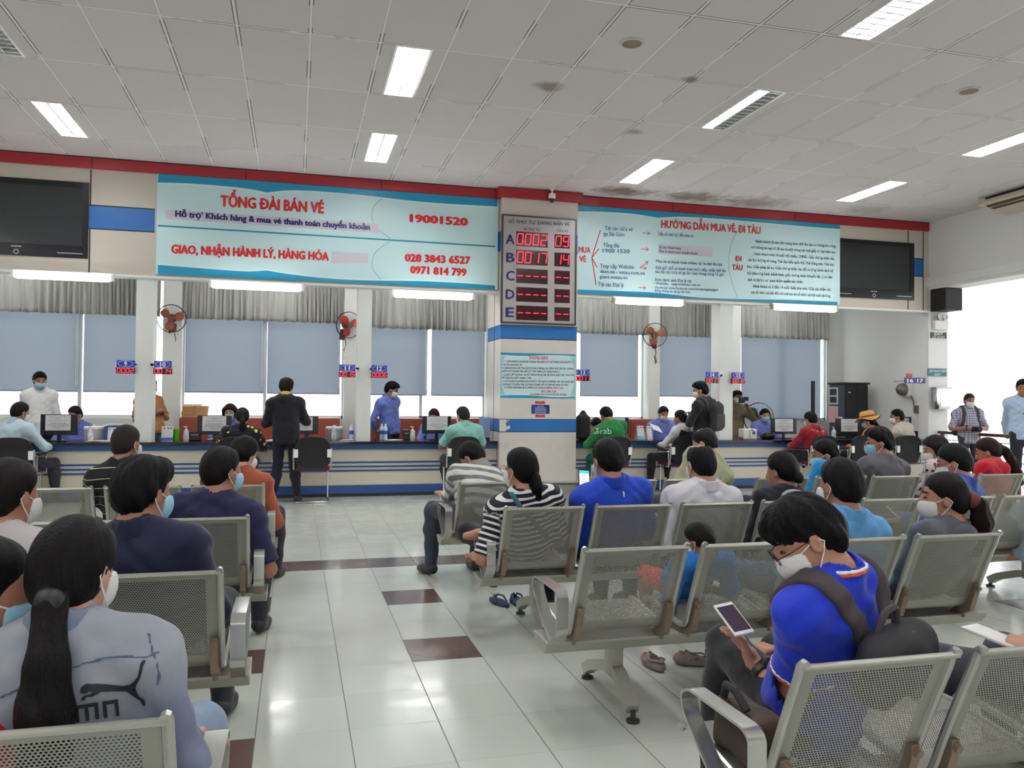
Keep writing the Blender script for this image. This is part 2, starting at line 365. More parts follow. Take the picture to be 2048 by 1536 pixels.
# glass: thin clear panes in white frames
mg = bpy.data.materials.new('window_glass'); mg.use_nodes = True; nt = mg.node_tree; nt.nodes.clear()
out = nt.nodes.new('ShaderNodeOutputMaterial'); t_ = nt.nodes.new('ShaderNodeBsdfTransparent'); g_ = nt.nodes.new('ShaderNodeBsdfGlossy'); g_.inputs['Roughness'].default_value = 0.02
ms = nt.nodes.new('ShaderNodeMixShader'); ms.inputs[0].default_value = 0.06; t_.inputs[0].default_value = (0.95, 0.98, 0.97, 1)
nt.links.new(t_.outputs[0], ms.inputs[1]); nt.links.new(g_.outputs[0], ms.inputs[2]); nt.links.new(ms.outputs[0], out.inputs[0])
M_FRAME = mat('window_frame', (225, 228, 230), 0.4)
for k, (a, b, idx) in enumerate(WIN):
    mb = MB(); a2 = max(a, XL+0.02); n_ = max(1, round((b-a2)/1.25))
    xs = [a2+(b-a2)*j/n_ for j in range(n_+1)]
    for x in xs: mb.box((max(a2, x-0.025), RY+0.05, SILL), (min(b, x+0.025), RY+0.1, WTOP))
    for z in (SILL, WTOP-0.05): mb.box((a2, RY+0.05, z), (b, RY+0.1, z+0.05))
    w = mb.build('window_%d' % (k+1), M_FRAME); w['kind'] = 'structure'
    g2 = MB(); g2.box((a2+0.01, RY+0.072, SILL+0.02), (b-0.01, RY+0.078, WTOP-0.02)); g2.build('glass_pane', mg, w)
# ---- fascia over the counters
PX0, PX1, PY = 2.90, 4.085, 11.57        # the square pillar
def fascia(x0, x1):
    mb = MB(); mb.box((x0, FY, 3.0), (x1, FY+0.16, CH)); return mb
for nm, x0, x1 in (('wall_fascia', XL, PX0+0.05), ('wall_fascia', PX1-0.05, XR)):
    struct(nm, fascia(x0, x1), M_PANEL)
for x0, x1 in ((XL, -1.85), (2.82, PX0), (PX1, 4.16), (8.6, 10.44)):
    mb = MB(); mb.box((x0, FY-0.004, 3.59), (x1, FY+0.01, 3.885)); struct('trim_2', mb, M_BLUE)
mb = MB()
for x in (-2.635, 10.13, 10.44):
    mb.box((x-0.008, FY-0.003, 3.0), (x+0.008, FY+0.01, 4.36))
for z in (3.585, 3.89):
    for x0, x1 in ((XL, -1.85), (8.6, 10.44)): mb.box((x0, FY-0.005, z-0.008), (x1, FY+0.01, z+0.008))
struct('trim_3', mb, M_BLK)
mb = MB()
for x0, x1 in ((XL, PX0+0.02), (PX1-0.02, 10.54)): mb.box((x0, FY-0.03, 4.37), (x1, FY+0.02, CH-0.012))
mb.box((PX0-0.06, PY-0.05, 4.37), (PX1+0.06, FY+0.3, CH-0.012))
struct('trim_4', mb, M_RED)
mb = MB()
for x in (-2.62, -0.7, 1.15, 5.7, 7.9): mb.box((x-0.005, FY-0.033, 4.37), (x+0.005, FY-0.02, CH-0.013))
for x0, x1 in ((XL, PX0+0.02), (PX1-0.02, 10.54)): mb.box((x0, FY-0.032, CH-0.014), (x1, FY+0.02, CH-0.002))
struct('trim_5', mb, M_BLK)
mb = MB()
for x0, x1 in ((XL, PX0), (PX1, XR)): mb.box((x0, FY-0.015, 2.965), (x1, FY+0.18, 3.0))
struct('trim_6', mb, M_WHITE)
# ---- pillar
m, nt, N, L, p = node_mat('pillar_panel')
tc = N.new('ShaderNodeTexCoord'); sx = N.new('ShaderNodeSeparateXYZ'); L.new(tc.outputs['Object'], sx.inputs[0])
z = sx.outputs[2]
def band(a, b): return math_node(nt, 'MULTIPLY', math_node(nt, 'GREATER_THAN', z, a), math_node(nt, 'LESS_THAN', z, b))
nz = noise(nt, tc.outputs['Object'], 9.0, 6)
chip = math_node(nt, 'GREATER_THAN', math_node(nt, 'ADD', math_node(nt, 'MULTIPLY', math_node(nt, 'SUBTRACT', 3.05, sx.outputs[0]), 2.4), math_node(nt, 'MULTIPLY', math_node(nt, 'SUBTRACT', nz, 0.5), 0.9)), 0.08)
chip = math_node(nt, 'MULTIPLY', chip, math_node(nt, 'LESS_THAN', sx.outputs[1], PY+0.01))
b1 = band(2.30, 2.49); b2 = math_node(nt, 'MULTIPLY', band(0.925, 1.10), math_node(nt, 'SUBTRACT', 1.0, chip)); b3 = band(3.59, 3.885)
blue = math_node(nt, 'MAXIMUM', math_node(nt, 'MAXIMUM', b1, b2), b3)
jl = math_node(nt, 'MAXIMUM', band(2.286, 2.30), math_node(nt, 'MAXIMUM', band(0.912, 0.925), math_node(nt, 'MAXIMUM', band(1.10, 1.108), band(2.49, 2.497))))
basec = mix_col(nt, nz, rgb(208, 200, 192), rgb(216, 209, 202))
smut = N.new('ShaderNodeMapRange'); smut.inputs[1].default_value = 0.5; smut.inputs[2].default_value = 0.75; smut.inputs[3].default_value = 0; smut.inputs[4].default_value = 0.35
L.new(noise(nt, tc.outputs['Object'], 3.0, 5), smut.inputs[0])
basec = mix_col(nt, math_node(nt, 'MULTIPLY', smut.outputs[0], band(-1, 0.8)), basec, rgb(150, 140, 128))
c1 = mix_col(nt, blue, basec, rgb(28, 104, 172)); c1 = mix_col(nt, jl, c1, rgb(30, 30, 34)); L.new(c1, p.inputs['Base Color']); p.inputs['Roughness'].default_value = 0.4
M_PIL = m
mb = MB(); mb.box((PX0, PY, 0), (PX1, 12.38, CH)); o = struct('column', mb, M_PIL)
mb = MB(); mb.box((PX0-0.003, 11.95, 0.8), (PX0+0.003, 11.962, 4.36)); struct('trim_7', mb, M_BLK)
# ---- slim columns standing on the counters
for x0, x1 in ((-2.06, -1.845), (0.845, 1.04), (6.56, 6.79)):
    mb = MB(); mb.box((x0, FY+0.01, 0.78), (x1, FY+0.30, 3.0)); o = struct('column', mb, M_WALLW)
# ---- outside the opening
M_PAVE = mat('pavement', (205, 203, 198), 0.8, bump=0.1, bscale=30, var=0.05, vscale=1)
mb = MB(); mb.box((10.95, -12, -0.25), (40, 40, -0.10)); mb.box((-30, RY+0.2, -0.25), (10.95, 40, -0.10)); mb.box((-30, -20, -0.25), (10.95, YB-0.2, -0.1)); struct('ground', mb, M_PAVE)
mb = MB(); mb.box((10.95, -6, 4.05), (14.0, RY+3, 4.17)); o = struct('added_canopy', mb, M_WALL)  # unseen canopy, added to keep sky light off the pier
# ---- ceiling light fittings
M_TUBE = mat('lit_tube', (252, 252, 255), 0.4, emit=TUBE_STRENGTH)
M_TOFF = mat('unlit_tube', (225, 225, 220), 0.3)
M_TRAY = mat('lamp_tray', (235, 235, 232), 0.25, spec=0.6)
M_LOUV = mat('lamp_louvre', (225, 228, 230), 0.25, metal=0.5)
def lamp_mesh():
    mb = MB(); x = LW; L_ = CDY-0.026; y = L_/2; d = 0.12
    mb.box((-x, -y, 0.0), (-x+0.006, y, d)); mb.box((x-0.006, -y, 0.0), (x, y, d)); mb.box((-x, -y, 0), (x, -y+0.006, d)); mb.box((-x, y-0.006, 0), (x, y, d)); mb.box((-x, -y, d-0.006), (x, y, d))
    mb.box((-0.003, -y, 0.03), (0.003, y, d))
    mb.box((-x-0.012, -y-0.012, -0.006), (-x+0.012, y+0.012, 0.002)); mb.box((x-0.012, -y-0.012, -0.006), (x+0.012, y+0.012, 0.002)); mb.box((-x, -y-0.012, -0.006), (x, -y+0.012, 0.002)); mb.box((-x, y-0.012, -0.006), (x, y+0.012, 0.002))
    return mb
def louvre_mesh():
    mb = MB(); x = LW-0.012; y = (CDY-0.026)/2-0.012
    for s_ in (-1, 1):
        for k in range(12):
            yy = -y+(k+0.5)*2*y/12; cx = s_*x/2
            mb.prism([(yy-0.009, 0.002), (yy+0.009, 0.002), (yy+0.003, 0.028), (yy-0.003, 0.028)], 0, cx-x/2+0.004, cx+x/2-0.004)
    mb.prism([(-0.008, 0.002), (0.008, 0.002), (0.002, 0.032), (-0.002, 0.032)], 1, -y, y)
    return mb
lamp_labels = {}
WHO = {(1, 0): 'bright recessed ceiling light near the hall centre, nearer of the pair over the hotline banner',
       (1, 2): 'bright recessed ceiling light close to the red trim over the ticket hotline banner',
       (-5, 2): 'bright recessed ceiling light close to the red trim above the far television and hotline banner',
       (-5, 0): 'unlit recessed ceiling light with dark louvres at the corner of the picture',
       (7, 0): 'recessed ceiling light with one tube lit and one dark louvre strip',
       (7, 2): 'recessed ceiling light just above the stained tiles by the red trim',
       (7, -2): 'recessed twin-tube ceiling light nearest the camera over the waiting benches',
       (13, 0): 'recessed louvred ceiling light nearest the ceiling air conditioner',
       (13, 2): 'small recessed louvred ceiling light near the wall television and air conditioner'}
proto = {}
for (xc, y0, y1, i_, r_) in LAMPS:
    e = empty('ceiling_light', (xc, (y0+y1)/2, CH))
    tag(e, WHO.get((i_, r_), 'recessed ceiling light added out of the picture'), 'ceiling light', 'recessed ceiling lights')
    if 'tray' not in proto:
        proto['tray'] = lamp_mesh().build('tray', M_TRAY, e); proto['louvre'] = louvre_mesh().build('louvre', M_LOUV, e)
        for n_, mm in (('tube', M_TUBE), ('tube_off', M_TOFF)):
            mb = MB(); y = (CDY-0.026)/2-0.02; mb.cyl((0, -y, 0.048), (0, y, 0.048), 0.014, 10); proto[n_] = mb.build('tube', mm, e, smooth=True)
        tb = [proto['tube'], proto['tube_off']]
        first = True
    else:
        for n_ in ('tray', 'louvre'):
            c = proto[n_].copy(); COL.objects.link(c); c.parent = e
        first = False
    lit = (1, 1)
    if (i_, r_) == (-5, 0): lit = (0, 0)
    if (i_, r_) == (7, 0): lit = (1, 0)
    for s_, on in ((-1, lit[0]), (1, lit[1])):
        src = proto['tube'] if on else proto['tube_off']
        c = src.copy(); COL.objects.link(c); c.parent = e; c.location = (s_*0.075, 0, 0)
    if first: FIRST = e
for o in tb: bpy.data.objects.remove(o)
# round ceiling speakers
M_SPKR = mat('speaker_ring', (196, 186, 170), 0.4); M_GRILL = mat('speaker_grille', (150, 128, 112), 0.7, bump=0.6, bscale=400)
for (px, py, lab) in ((1264, 86, 'round beige ceiling speaker nearer the centre of the hall'), (1938, 181, 'round beige ceiling speaker on the side of the air conditioner')):
    c = WZ(px, py, CH); e = empty('ceiling_speaker', c); tag(e, lab, 'speaker', 'ceiling speakers')
    mb = MB(); mb.lathe([(0.085, 0), (0.088, -0.012), (0.11, -0.010), (0.115, 0.0)], n=28); mb.build('rim', M_SPKR, e, smooth=True)
    mb = MB(); mb.lathe([(0.0, -0.010), (0.05, -0.009), (0.086, -0.004)], n=28); mb.build('grille', M_GRILL, e, smooth=True)
# batten lights under the fascia
M_BAT = mat('lit_batten', (255, 253, 248), 0.4, emit=BATTEN_STRENGTH); M_CAP = mat('batten_cap', (190, 170, 130), 0.5)
for k, (xa, ya, xb, yb, lab) in enumerate(((27, 550, 224, 558, 'white batten light above counter sign 9'), (422, 571, 604, 577, 'white batten light below the middle of the hotline banner'), (786, 590, 945, 594, 'white batten light between the slim column and the square pillar'),
                                   (1229, 602, 1366, 608, 'white batten light under the ticket guide banner above window 13'), (1546, 614, 1672, 621, 'white batten light at the end of the ticket guide banner'))):
    a = WY(xa, ya, FY-0.08); b = WY(xb, yb, FY-0.08); zc = (a[2]+b[2])/2; e = empty('batten_light', ((a[0]+b[0])/2, FY-0.08, zc)); h = (b[0]-a[0])/2
    tag(e, lab, 'light', 'batten lights under the fascia')
    mb = MB(); mb.box((-h-0.02, -0.005, 0.02), (h+0.02, 0.08, 0.075), 0.008); mb.build('body', M_WHITE, e)
    mb = MB(); prof = [(0.0, -h), (0.028, -h+0.005), (0.042, -h+0.05), (0.042, h-0.05), (0.028, h-0.005), (0.0, h)]
    pts = [(q[1], 0, 0) for q in prof]; mb.tube(pts, [max(q[0], 0.002) for q in prof], 12); mb.build('diffuser', M_BAT, e, smooth=True)
    for q_ in (-1, 1): mb = MB(); mb.box((q_*(h+0.009)-0.021, -0.03, -0.03), (q_*(h+0.009)+0.021, 0.04, 0.05), 0.006); mb.build('end_cap', M_CAP if k >= 3 else M_WHITE, e)
# unseen tubes added on the office ceiling to brighten the office
for k, xc in enumerate((-4.2, -0.4, 2.0, 5.4, 8.6)):
    e = empty('added_office_light', (xc, 12.9, 3.6)); tag(e, 'added tube light on the office ceiling, unseen behind the fascia', 'light', 'added office ceiling tubes')
    mb = MB(); mb.box((-0.62, -0.03, -0.03), (0.62, 0.03, 0.019), 0.006); mb.build('body', M_WHITE, e)
    mb = MB(); mb.cyl((-0.6, 0, -0.05), (0.6, 0, -0.05), 0.016, 10); mb.build('tube', mat('added_tube', (250, 252, 255), 0.4, emit=18.0), e, smooth=True)
# ---- curtains (gathered valances) and roller blinds
m, nt, N, L, p = node_mat('curtain_cloth')
tc = N.new('ShaderNodeTexCoord'); mp = N.new('ShaderNodeMapping'); mp.inputs['Scale'].default_value = (1, 1, 0.12); L.new(tc.outputs['Object'], mp.inputs[0])
L.new(mix_col(nt, noise(nt, mp.outputs[0], 22, 4), rgb(144, 144, 140), rgb(190, 190, 184)), p.inputs['Base Color']); p.inputs['Roughness'].default_value = 0.9
M_CURT = m
def valance(x0, x1, zb, zt, y, seed):
    rnd = random.Random(seed); n = int((x1-x0)/0.012); cols = []; ph = 0; 
    for i in range(n+1):
        x = x0+(x1-x0)*i/n; ph += 0.012*2*PI/(0.085+0.03*math.sin(x*3.1+seed)); cols.append((x, ph))
    rows = 9; vs = []; fs = []
    for j in range(rows+1):
        t = j/rows; zz = zt+(zb-zt)*t
        for (x, ph) in cols:
            amp = (0.008+0.034*t**0.6)*(0.8+0.35*math.sin(x*5.3+seed*2))
            dx = 0.015*math.sin(ph*0.5+seed)*t
            vs.append((x+dx, y-0.03+amp*math.sin(ph+0.5*math.sin(t*2+x*4))+0.012*t*math.sin(ph*0.31), zz+0.006*math.sin(ph*0.5)*(t > 0.95)))
    w = len(cols)
    for j in range(rows):
        for i in range(w-1): fs.append((j*w+i, j*w+i+1, (j+1)*w+i+1, (j+1)*w+i))
    return vs, fs
def curtain(x0, x1, zb, lab, seed):
    e = empty('curtain', ((x0+x1)/2, RY-0.12, 3.3)); tag(e, lab, 'curtain', 'grey gathered curtains')
    vs, fs = valance(x0, x1, zb, 3.33, RY-0.12, seed); mb = MB(); mb.add(vs, fs); o = mb.build('cloth', M_CURT, e, off=(e.location[0], e.location[1], e.location[2]), smooth=True)
    md = o.modifiers.new('thickness', 'SOLIDIFY'); md.thickness = 0.003
    mb = MB(); mb.cyl((x0, RY-0.12, 3.345), (x1, RY-0.12, 3.345), 0.012); mb.build('rail', M_WHITE, e, off=(e.location[0], e.location[1], e.location[2]))
curtain(-6.9, -2.08, 2.655, 'grey gathered curtain above counter signs 9 and the nearest slim column', 1)
curtain(-2.02, -1.93, 2.66, 'narrow strip of grey curtain behind the slim column by sign 10', 2)
curtain(-1.75, 0.74, 2.635, 'grey gathered curtain between the wall fan and the second slim column', 3)
curtain(1.0, 3.2, 2.58, 'grey gathered curtain between sign 12 and the square pillar', 4)
curtain(3.55, 6.26, 2.60, 'grey gathered curtain between the square pillar and the wall fan by sign 13', 5)
curtain(6.5, 7.7, 2.60, 'grey gathered curtain between the wall fan and the slim column by sign 14', 6)
curtain(8.05, 10.15, 2.625, 'grey gathered curtain above the black cabinet and counter sign 15', 7)
mbl = bpy.data.materials.new('blind_fabric'); mbl.use_nodes = True; nt = mbl.node_tree; nt.nodes.clear()
out = nt.nodes.new('ShaderNodeOutputMaterial'); df = nt.nodes.new('ShaderNodeBsdfDiffuse'); tl = nt.nodes.new('ShaderNodeBsdfTranslucent'); ms = nt.nodes.new('ShaderNodeMixShader')
df.inputs[0].default_value = rgb(128, 138, 152); tl.inputs[0].default_value = rgb(142, 150, 162); ms.inputs[0].default_value = 0.55
nt.links.new(df.outputs[0], ms.inputs[1]); nt.links.new(tl.outputs[0], ms.inputs[2]); nt.links.new(ms.outputs[0], out.inputs[0])
for (x0, x1, zb, lab) in ((-5.2, -3.27, 1.455, 'blue grey roller blind behind the standing man in the white shirt'), (-3.20, -2.2, 1.455, 'blue grey roller blind behind counter sign 9'), (-2.2+0.03, -2.06, 1.46, None),
                       (-1.72, -0.51, 1.465, 'blue grey roller blind above the cardboard boxes'), (-0.455, 0.72, 1.46, 'blue grey roller blind behind the standing customer in the black hoodie'),
                       (1.14, 2.20, 1.455, 'blue grey roller blind behind counter sign 12'), (2.27, 3.2, 1.455, 'blue grey roller blind beside the square pillar'),
                       (5.0, 6.14, 1.475, 'blue grey roller blind behind counter sign 13'), (6.52, 7.66, 1.485, 'blue grey roller blind behind counter sign 14'), (8.28, 10.03, 1.06, 'long blue grey roller blind behind counter sign 15')):
    if lab is None: continue
    e = empty('roller_blind', ((x0+x1)/2, RY-0.03, zb)); tag(e, lab, 'blind', 'roller blinds'); of = tuple(e.location)
    mb = MB(); mb.add([(x0, RY-0.03, zb), (x1, RY-0.03, zb), (x1, RY-0.03, 3.28), (x0, RY-0.03, 3.28)], [(0, 1, 2, 3)]); mb.build('fabric', mbl, e, off=of)
    mb = MB(); mb.box((x0, RY-0.036, zb-0.012), (x1, RY-0.024, zb+0.014), 0.004); mb.build('bottom_bar', mat('blind_bar', (150, 160, 175), 0.5), e, off=of)
    mb = MB(); mb.cyl((x0, RY-0.04, 3.28), (x1, RY-0.04, 3.28), 0.025); mb.build('roller', M_WHITE, e, off=of)
    mb = MB(); mb.tube([(x1-0.03, RY-0.05, 3.2), (x1-0.03, RY-0.05, zb+0.1), (x1-0.02, RY-0.05, zb+0.09), (x1-0.01, RY-0.05, zb+0.1), (x1-0.01, RY-0.05, 3.2)], 0.003, 5); mb.build('pull_cord', M_WHITE, e, off=of)
# ================================================================== banners, boards and signs
M_CYAN = mat('banner_pale_blue', (206, 236, 240), 0.35, var=0.02, vscale=1.0)
M_WAVE = mat('banner_wave_blue', (20, 148, 190), 0.35, var=0.05, vscale=2.0)
M_WLINE = mat('banner_white', (232, 244, 246), 0.35)
M_TEAL = mat('banner_teal_line', (26, 140, 166), 0.35)
M_ARC = mat('banner_arc', (150, 196, 204), 0.35)
M_PINK = mat('banner_pink_patch', (214, 210, 222), 0.4)
M_TRED = mat('letter_red', (214, 28, 34), 0.4)
M_TNAVY = mat('letter_navy', (24, 26, 104), 0.4)
M_TBLUE = mat('letter_blue', (26, 66, 124), 0.4)
M_TDARK = mat('letter_dark', (30, 34, 60), 0.5)
M_TWHITE = mat('letter_white', (236, 238, 240), 0.4)
M_LED = mat('led_red', (255, 30, 48), 0.4, emit=1.3)
M_LEDB = mat('led_window', (52, 8, 14), 0.2)
M_BLUEPL = mat('plate_blue', (26, 56, 170), 0.35)
def flat_poly(name, pts, m, parent, off, y):
    mb = MB(); mb.add([(p[0], y, p[1]) for p in pts], [tuple(range(len(pts)))]); return mb.build(name, m, parent, off=off)
def flat_band(name, upper, lower, m, parent, off, y):
    mb = MB(); k = len(upper); mb.add([(p[0], y, p[1]) for p in upper]+[(p[0], y, p[1]) for p in lower], [(i, i+1, k+i+1, k+i) for i in range(k-1)]); return mb.build(name, m, parent, off=off)
def stroke(name, pts, w, m, parent, off, y):
    """flat line of width w through 2-D points"""
    mb = MB(); P = [np.array(p, float) for p in pts]; vs = []
    for i in range(len(P)):
        t = P[min(i+1, len(P)-1)]-P[max(i-1, 0)]; t /= np.linalg.norm(t)+1e-9; n_ = np.array([-t[1], t[0]])*w/2
        vs += [(P[i][0]-n_[0], y, P[i][1]-n_[1]), (P[i][0]+n_[0], y, P[i][1]+n_[1])]
    mb.add(vs, [(2*i, 2*i+1, 2*i+3, 2*i+2) for i in range(len(P)-1)]); return mb.build(name, m, parent, off=off)
def smooth_line(P, n=6):
    P = [np.array(p, float) for p in P]; out = []
    for i in range(len(P)-1):
        a, b, c, d = P[max(i-1, 0)], P[i], P[i+1], P[min(i+2, len(P)-1)]
        for t in np.linspace(0, 1, n, endpoint=False):
            out.append(0.5*((2*b)+(-a+c)*t+(2*a-5*b+4*c-d)*t*t+(-a+3*b-3*c+d)*t**3))
    out.append(P[-1]); return out
class Plane:
    """maps picture points onto a plane of constant depth"""
    def __init__(s, Y): s.Y = Y
    def __call__(s, px, py): p = WY(px, py, s.Y); return (p[0], p[2])
    def h(s, px, py, cap): return s(px, py)[1]-s(px, py+cap)[1]
def write(root, pl, items, m, lift=0.004, bold=0.02):
    off = tuple(root.location)
    for it in items:
        body, xa, ya, xb, yb, cap = it[:6]; b = it[6] if len(it) > 6 else bold; mm = it[7] if len(it) > 7 else m
        p0 = WY(xa, ya, pl.Y); p1 = WY(xb, yb, pl.Y); h = pl.h(xa, ya, cap)
        text_on('lettering', body, p0, p1, h, mm, root, off, b, lift)
BY = FY-0.034
pl = Plane(BY)
def banner(name, lab, x0, x1, z0, z1):
    e = empty(name, ((x0+x1)/2, BY, z0)); tag(e, lab, 'banner'); of = tuple(e.location)
    mb = MB(); mb.box((x0, BY, z0), (x1, FY-0.004, z1)); mb.build('board', M_CYAN, e, off=of); return e, of
x0, x1, z0, z1 = -1.82, 2.87, 3.02, 4.365
e, of = banner('hotline_banner', 'long pale blue hotline banner with red headings and phone numbers, TV end to square pillar', x0, x1, z0, z1)
low = smooth_line([pl(*q) for q in ((316, 365), (381, 367), (457, 373), (500, 378), (534, 385))])+smooth_line([pl(*q) for q in ((534, 385), (569, 381), (607, 381), (658, 384), (734, 391), (810, 400), (886, 407), (995, 413))])
low = [(min(max(a[0], x0), x1), a[1]) for a in low]
flat_band('wave_band', [(a[0], z1) for a in low], low, M_WAVE, e, of, BY-0.0015)
stroke('white_line', [(a[0], a[1]-0.012) for a in low], 0.016, M_WLINE, e, of, BY-0.0012)
up = smooth_line([pl(*q) for q in ((316, 530), (381, 535), (457, 541), (500, 543), (532, 541))])+smooth_line([pl(*q) for q in ((532, 541), (582, 549), (658, 557), (734, 561), (861, 563), (990, 571))])
up = [(min(max(a[0], x0), x1), a[1]) for a in up]
flat_band('wave_band', up, [(a[0], z0) for a in up], M_WAVE, e, of, BY-0.0015)
stroke('white_line', [(a[0], a[1]+0.012) for a in up], 0.016, M_WLINE, e, of, BY-0.0012)
stroke('divider_line', [pl(316, 451.4), pl(990, 493)], 0.022, M_TEAL, e, of, BY-0.0016)
stroke('arc_line', smooth_line([pl(*q) for q in ((767, 395), (748, 413), (744, 432), (752, 455), (781, 477))]), 0.012, M_ARC, e, of, BY-0.001)
stroke('arc_line', smooth_line([pl(*q) for q in ((780, 483), (756, 500), (746, 516), (746, 538), (762, 559))]), 0.012, M_ARC, e, of, BY-0.001)
flat_poly('pink_patch', [pl(331, 419), pl(757, 448), pl(757, 466), pl(331, 438)], M_PINK, e, of, BY-0.0011)
flat_poly('pink_patch', [pl(663, 503), pl(737, 507), pl(737, 527), pl(663, 527)], M_PINK, e, of, BY-0.0011)
write(e, pl, [('TỔNG ĐÀI BÁN VÉ', 440.5, 412, 648, 426.5, 21, 0.055), ('19001520', 819, 443.5, 936, 451.5, 15, 0.065), ('GIAO, NHẬN HÀNH LÝ, HÀNG HÓA', 342, 506, 658, 521, 16.5, 0.065),
              ('028 3843 6527', 809, 522.5, 941, 528, 14.5, 0.06), ('0971 814 799', 820, 546.5, 933, 552, 14.5, 0.06)], M_TRED)
write(e, pl, [('Hỗ trợ Khách hàng & mua vé thanh toán chuyển khoản', 350, 433, 740, 460, 11.8, 0.055)], M_TNAVY)
x0, x1, z0, z1 = 4.12, 8.75, 3.02, 4.365
e, of = banner('guide_banner', 'long pale blue ticket guide banner with arrows and small text, beside the LED board', x0, x1, z0, z1)
low = smooth_line([pl(*q) for q in ((1153, 422.5), (1195, 423), (1233, 425), (1270, 428), (1316, 435.5))])+smooth_line([pl(*q) for q in ((1316, 435.5), (1350, 433.5), (1378, 434), (1437, 437.5), (1496, 442.5), (1613, 453), (1680, 458))])
low = [(min(max(a[0], x0), x1), a[1]) for a in low]
flat_band('wave_band', [(a[0], z1) for a in low], low, M_WAVE, e, of, BY-0.0015)
stroke('white_line', [(a[0], a[1]-0.012) for a in low], 0.016, M_WLINE, e, of, BY-0.0012)
up = smooth_line([pl(*q) for q in ((1150, 579), (1233, 582), (1292, 584), (1318, 586))])+smooth_line([pl(*q) for q in ((1318, 586), (1398, 595), (1476, 598), (1574, 600), (1675, 604))])
up = [(min(max(a[0], x0), x1), a[1]) for a in up]
flat_band('wave_band', up, [(a[0], z0) for a in up], M_WAVE, e, of, BY-0.0015)
stroke('white_line', [(a[0], a[1]+0.010) for a in up], 0.012, M_WLINE, e, of, BY-0.0012)
stroke('arc_line', smooth_line([pl(*q) for q in ((1492, 444), (1470, 470), (1459, 505), (1458, 540), (1466, 572), (1476, 597))]), 0.012, M_ARC, e, of, BY-0.001)
flat_poly('pink_patch', [pl(1316, 489), pl(1425, 495), pl(1425, 514), pl(1316, 508)], M_PINK, e, of, BY-0.0011)
for q in ((1201, 460), (1198, 497), (1194, 535), (1192, 570)): stroke('branch_line', [pl(1183.6, 515.5), pl(*q)], 0.014, M_TRED, e, of, BY-0.002)
for (a, b, c, d) in ((1285, 465.7, 1300, 466.7), (1282, 498, 1297, 499), (1279, 535.6, 1296, 523.5), (1279, 535.6, 1293, 536.8), (1276, 575, 1291.6, 576)):
    p0 = np.array(pl(a, b)); p1 = np.array(pl(c, d)); t = (p1-p0)/np.linalg.norm(p1-p0); n_ = np.array([-t[1], t[0]])
    stroke('arrow', [p0, p1], 0.009, M_TRED, e, of, BY-0.002); stroke('arrow', [p1-t*0.045+n_*0.03, p1, p1-t*0.045-n_*0.03], 0.009, M_TRED, e, of, BY-0.0021)
write(e, pl, [('HƯỚNG DẪN MUA VÉ, ĐI TÀU', 1322, 455, 1521, 467.8, 14.5, 0.045), ('MUA', 1157, 505, 1181, 506, 11.5, 0.04), ('VÉ', 1158, 523, 1172, 524, 11, 0.04), ('ĐI', 1470, 522, 1483, 522.6, 10, 0.04), ('TÀU', 1464, 540, 1485, 541, 11, 0.04)], M_TRED)
write(e, pl, [('Tại các cửa vé', 1209, 460, 1265, 462.3, 8), ('ga Sài Gòn', 1207, 471, 1248, 473, 8), ('Tổng đài', 1206, 494, 1238, 495.3, 8), ('1900 1520', 1205, 505, 1259, 506.6, 7.5), ('Truy cập Website:', 1200, 535.6, 1269, 538, 8),
              ('dsvn.vn - vetau.com.vn', 1200, 545.8, 1289, 550, 7), ('giare.vetau.vn', 1199, 556.5, 1255, 558.7, 7), ('Tại các Đại lý', 1196, 572, 1247.5, 574.3, 8), ('Lấy số thứ tự để mua vé', 1317, 470.6, 1387, 474.6, 6),
              ('Hỗ trợ Khách hàng', 1318, 497, 1361.6, 499.3, 5.5), ('Mua vé thanh toán chuyển khoản', 1318, 504.8, 1395, 509.6, 5.5), ('Mua vé và thanh toán online, tự in thẻ lên tàu', 1312, 525, 1444, 532, 6),
              ('Đặt giữ chỗ và thanh toán trực tiếp, nhận thẻ lên', 1311, 538, 1451, 544.5, 6), ('tàu tại các cửa vé ga Sài Gòn trong vòng 12 giờ', 1310, 546, 1448, 552, 6), ('Xem danh sách Đại lý tại:', 1309, 562, 1383.5, 565, 6),
              ('- Website:   saigonrailway.com.vn', 1307.6, 569, 1400, 572.3, 5), ('- Facebook: www.facebook.com/cnvt.duongsatsaigon', 1307, 577, 1436, 582, 5), ('- Bảng thông tin tại ga Sài Gòn', 1306, 583.5, 1380, 586.5, 5)], M_TBLUE, bold=0.015)
write(e, pl, [('Hành khách đi tàu cần mang theo thẻ lên tàu có thông tin trùng', 1511, 485, 1671, 495, 5.6), ('với thông tin người đi tàu và một trong các loại giấy tờ tùy thân sau:', 1502, 497, 1671, 507, 5.6),
              ('- Hành khách trên 14 tuổi: Hộ chiếu, CMND, Giấy chứng nhận của', 1504.6, 510, 1668, 520, 5.6), ('các lực lượng vũ trang, Thẻ đại biểu quốc hội, Thẻ Đảng viên, Thẻ nhà', 1496, 522, 1667, 532, 5.6),
              ('báo, Giấy phép lái xe, Giấy chứng nhận các đối tượng chính sách xã', 1494, 535.6, 1665.7, 544.4, 5.6), ('hội (thương binh, bệnh binh, giấy chứng nhận khuyết tật...) có dán', 1494, 548.7, 1664, 557, 5.6),
              ('ảnh và được cơ quan thẩm quyền xác nhận.', 1495, 562, 1605.7, 566.3, 5.6), ('- Hành khách từ 6 đến 14 tuổi: Giấy khai sinh, Giấy xác nhận của', 1502, 574.7, 1661, 582, 5.6),
              ('các tổ chức xã hội đối với trẻ em do tổ chức xã hội nuôi dưỡng.', 1501.6, 587, 1661, 594.6, 5.6)], M_TDARK, bold=0.015)
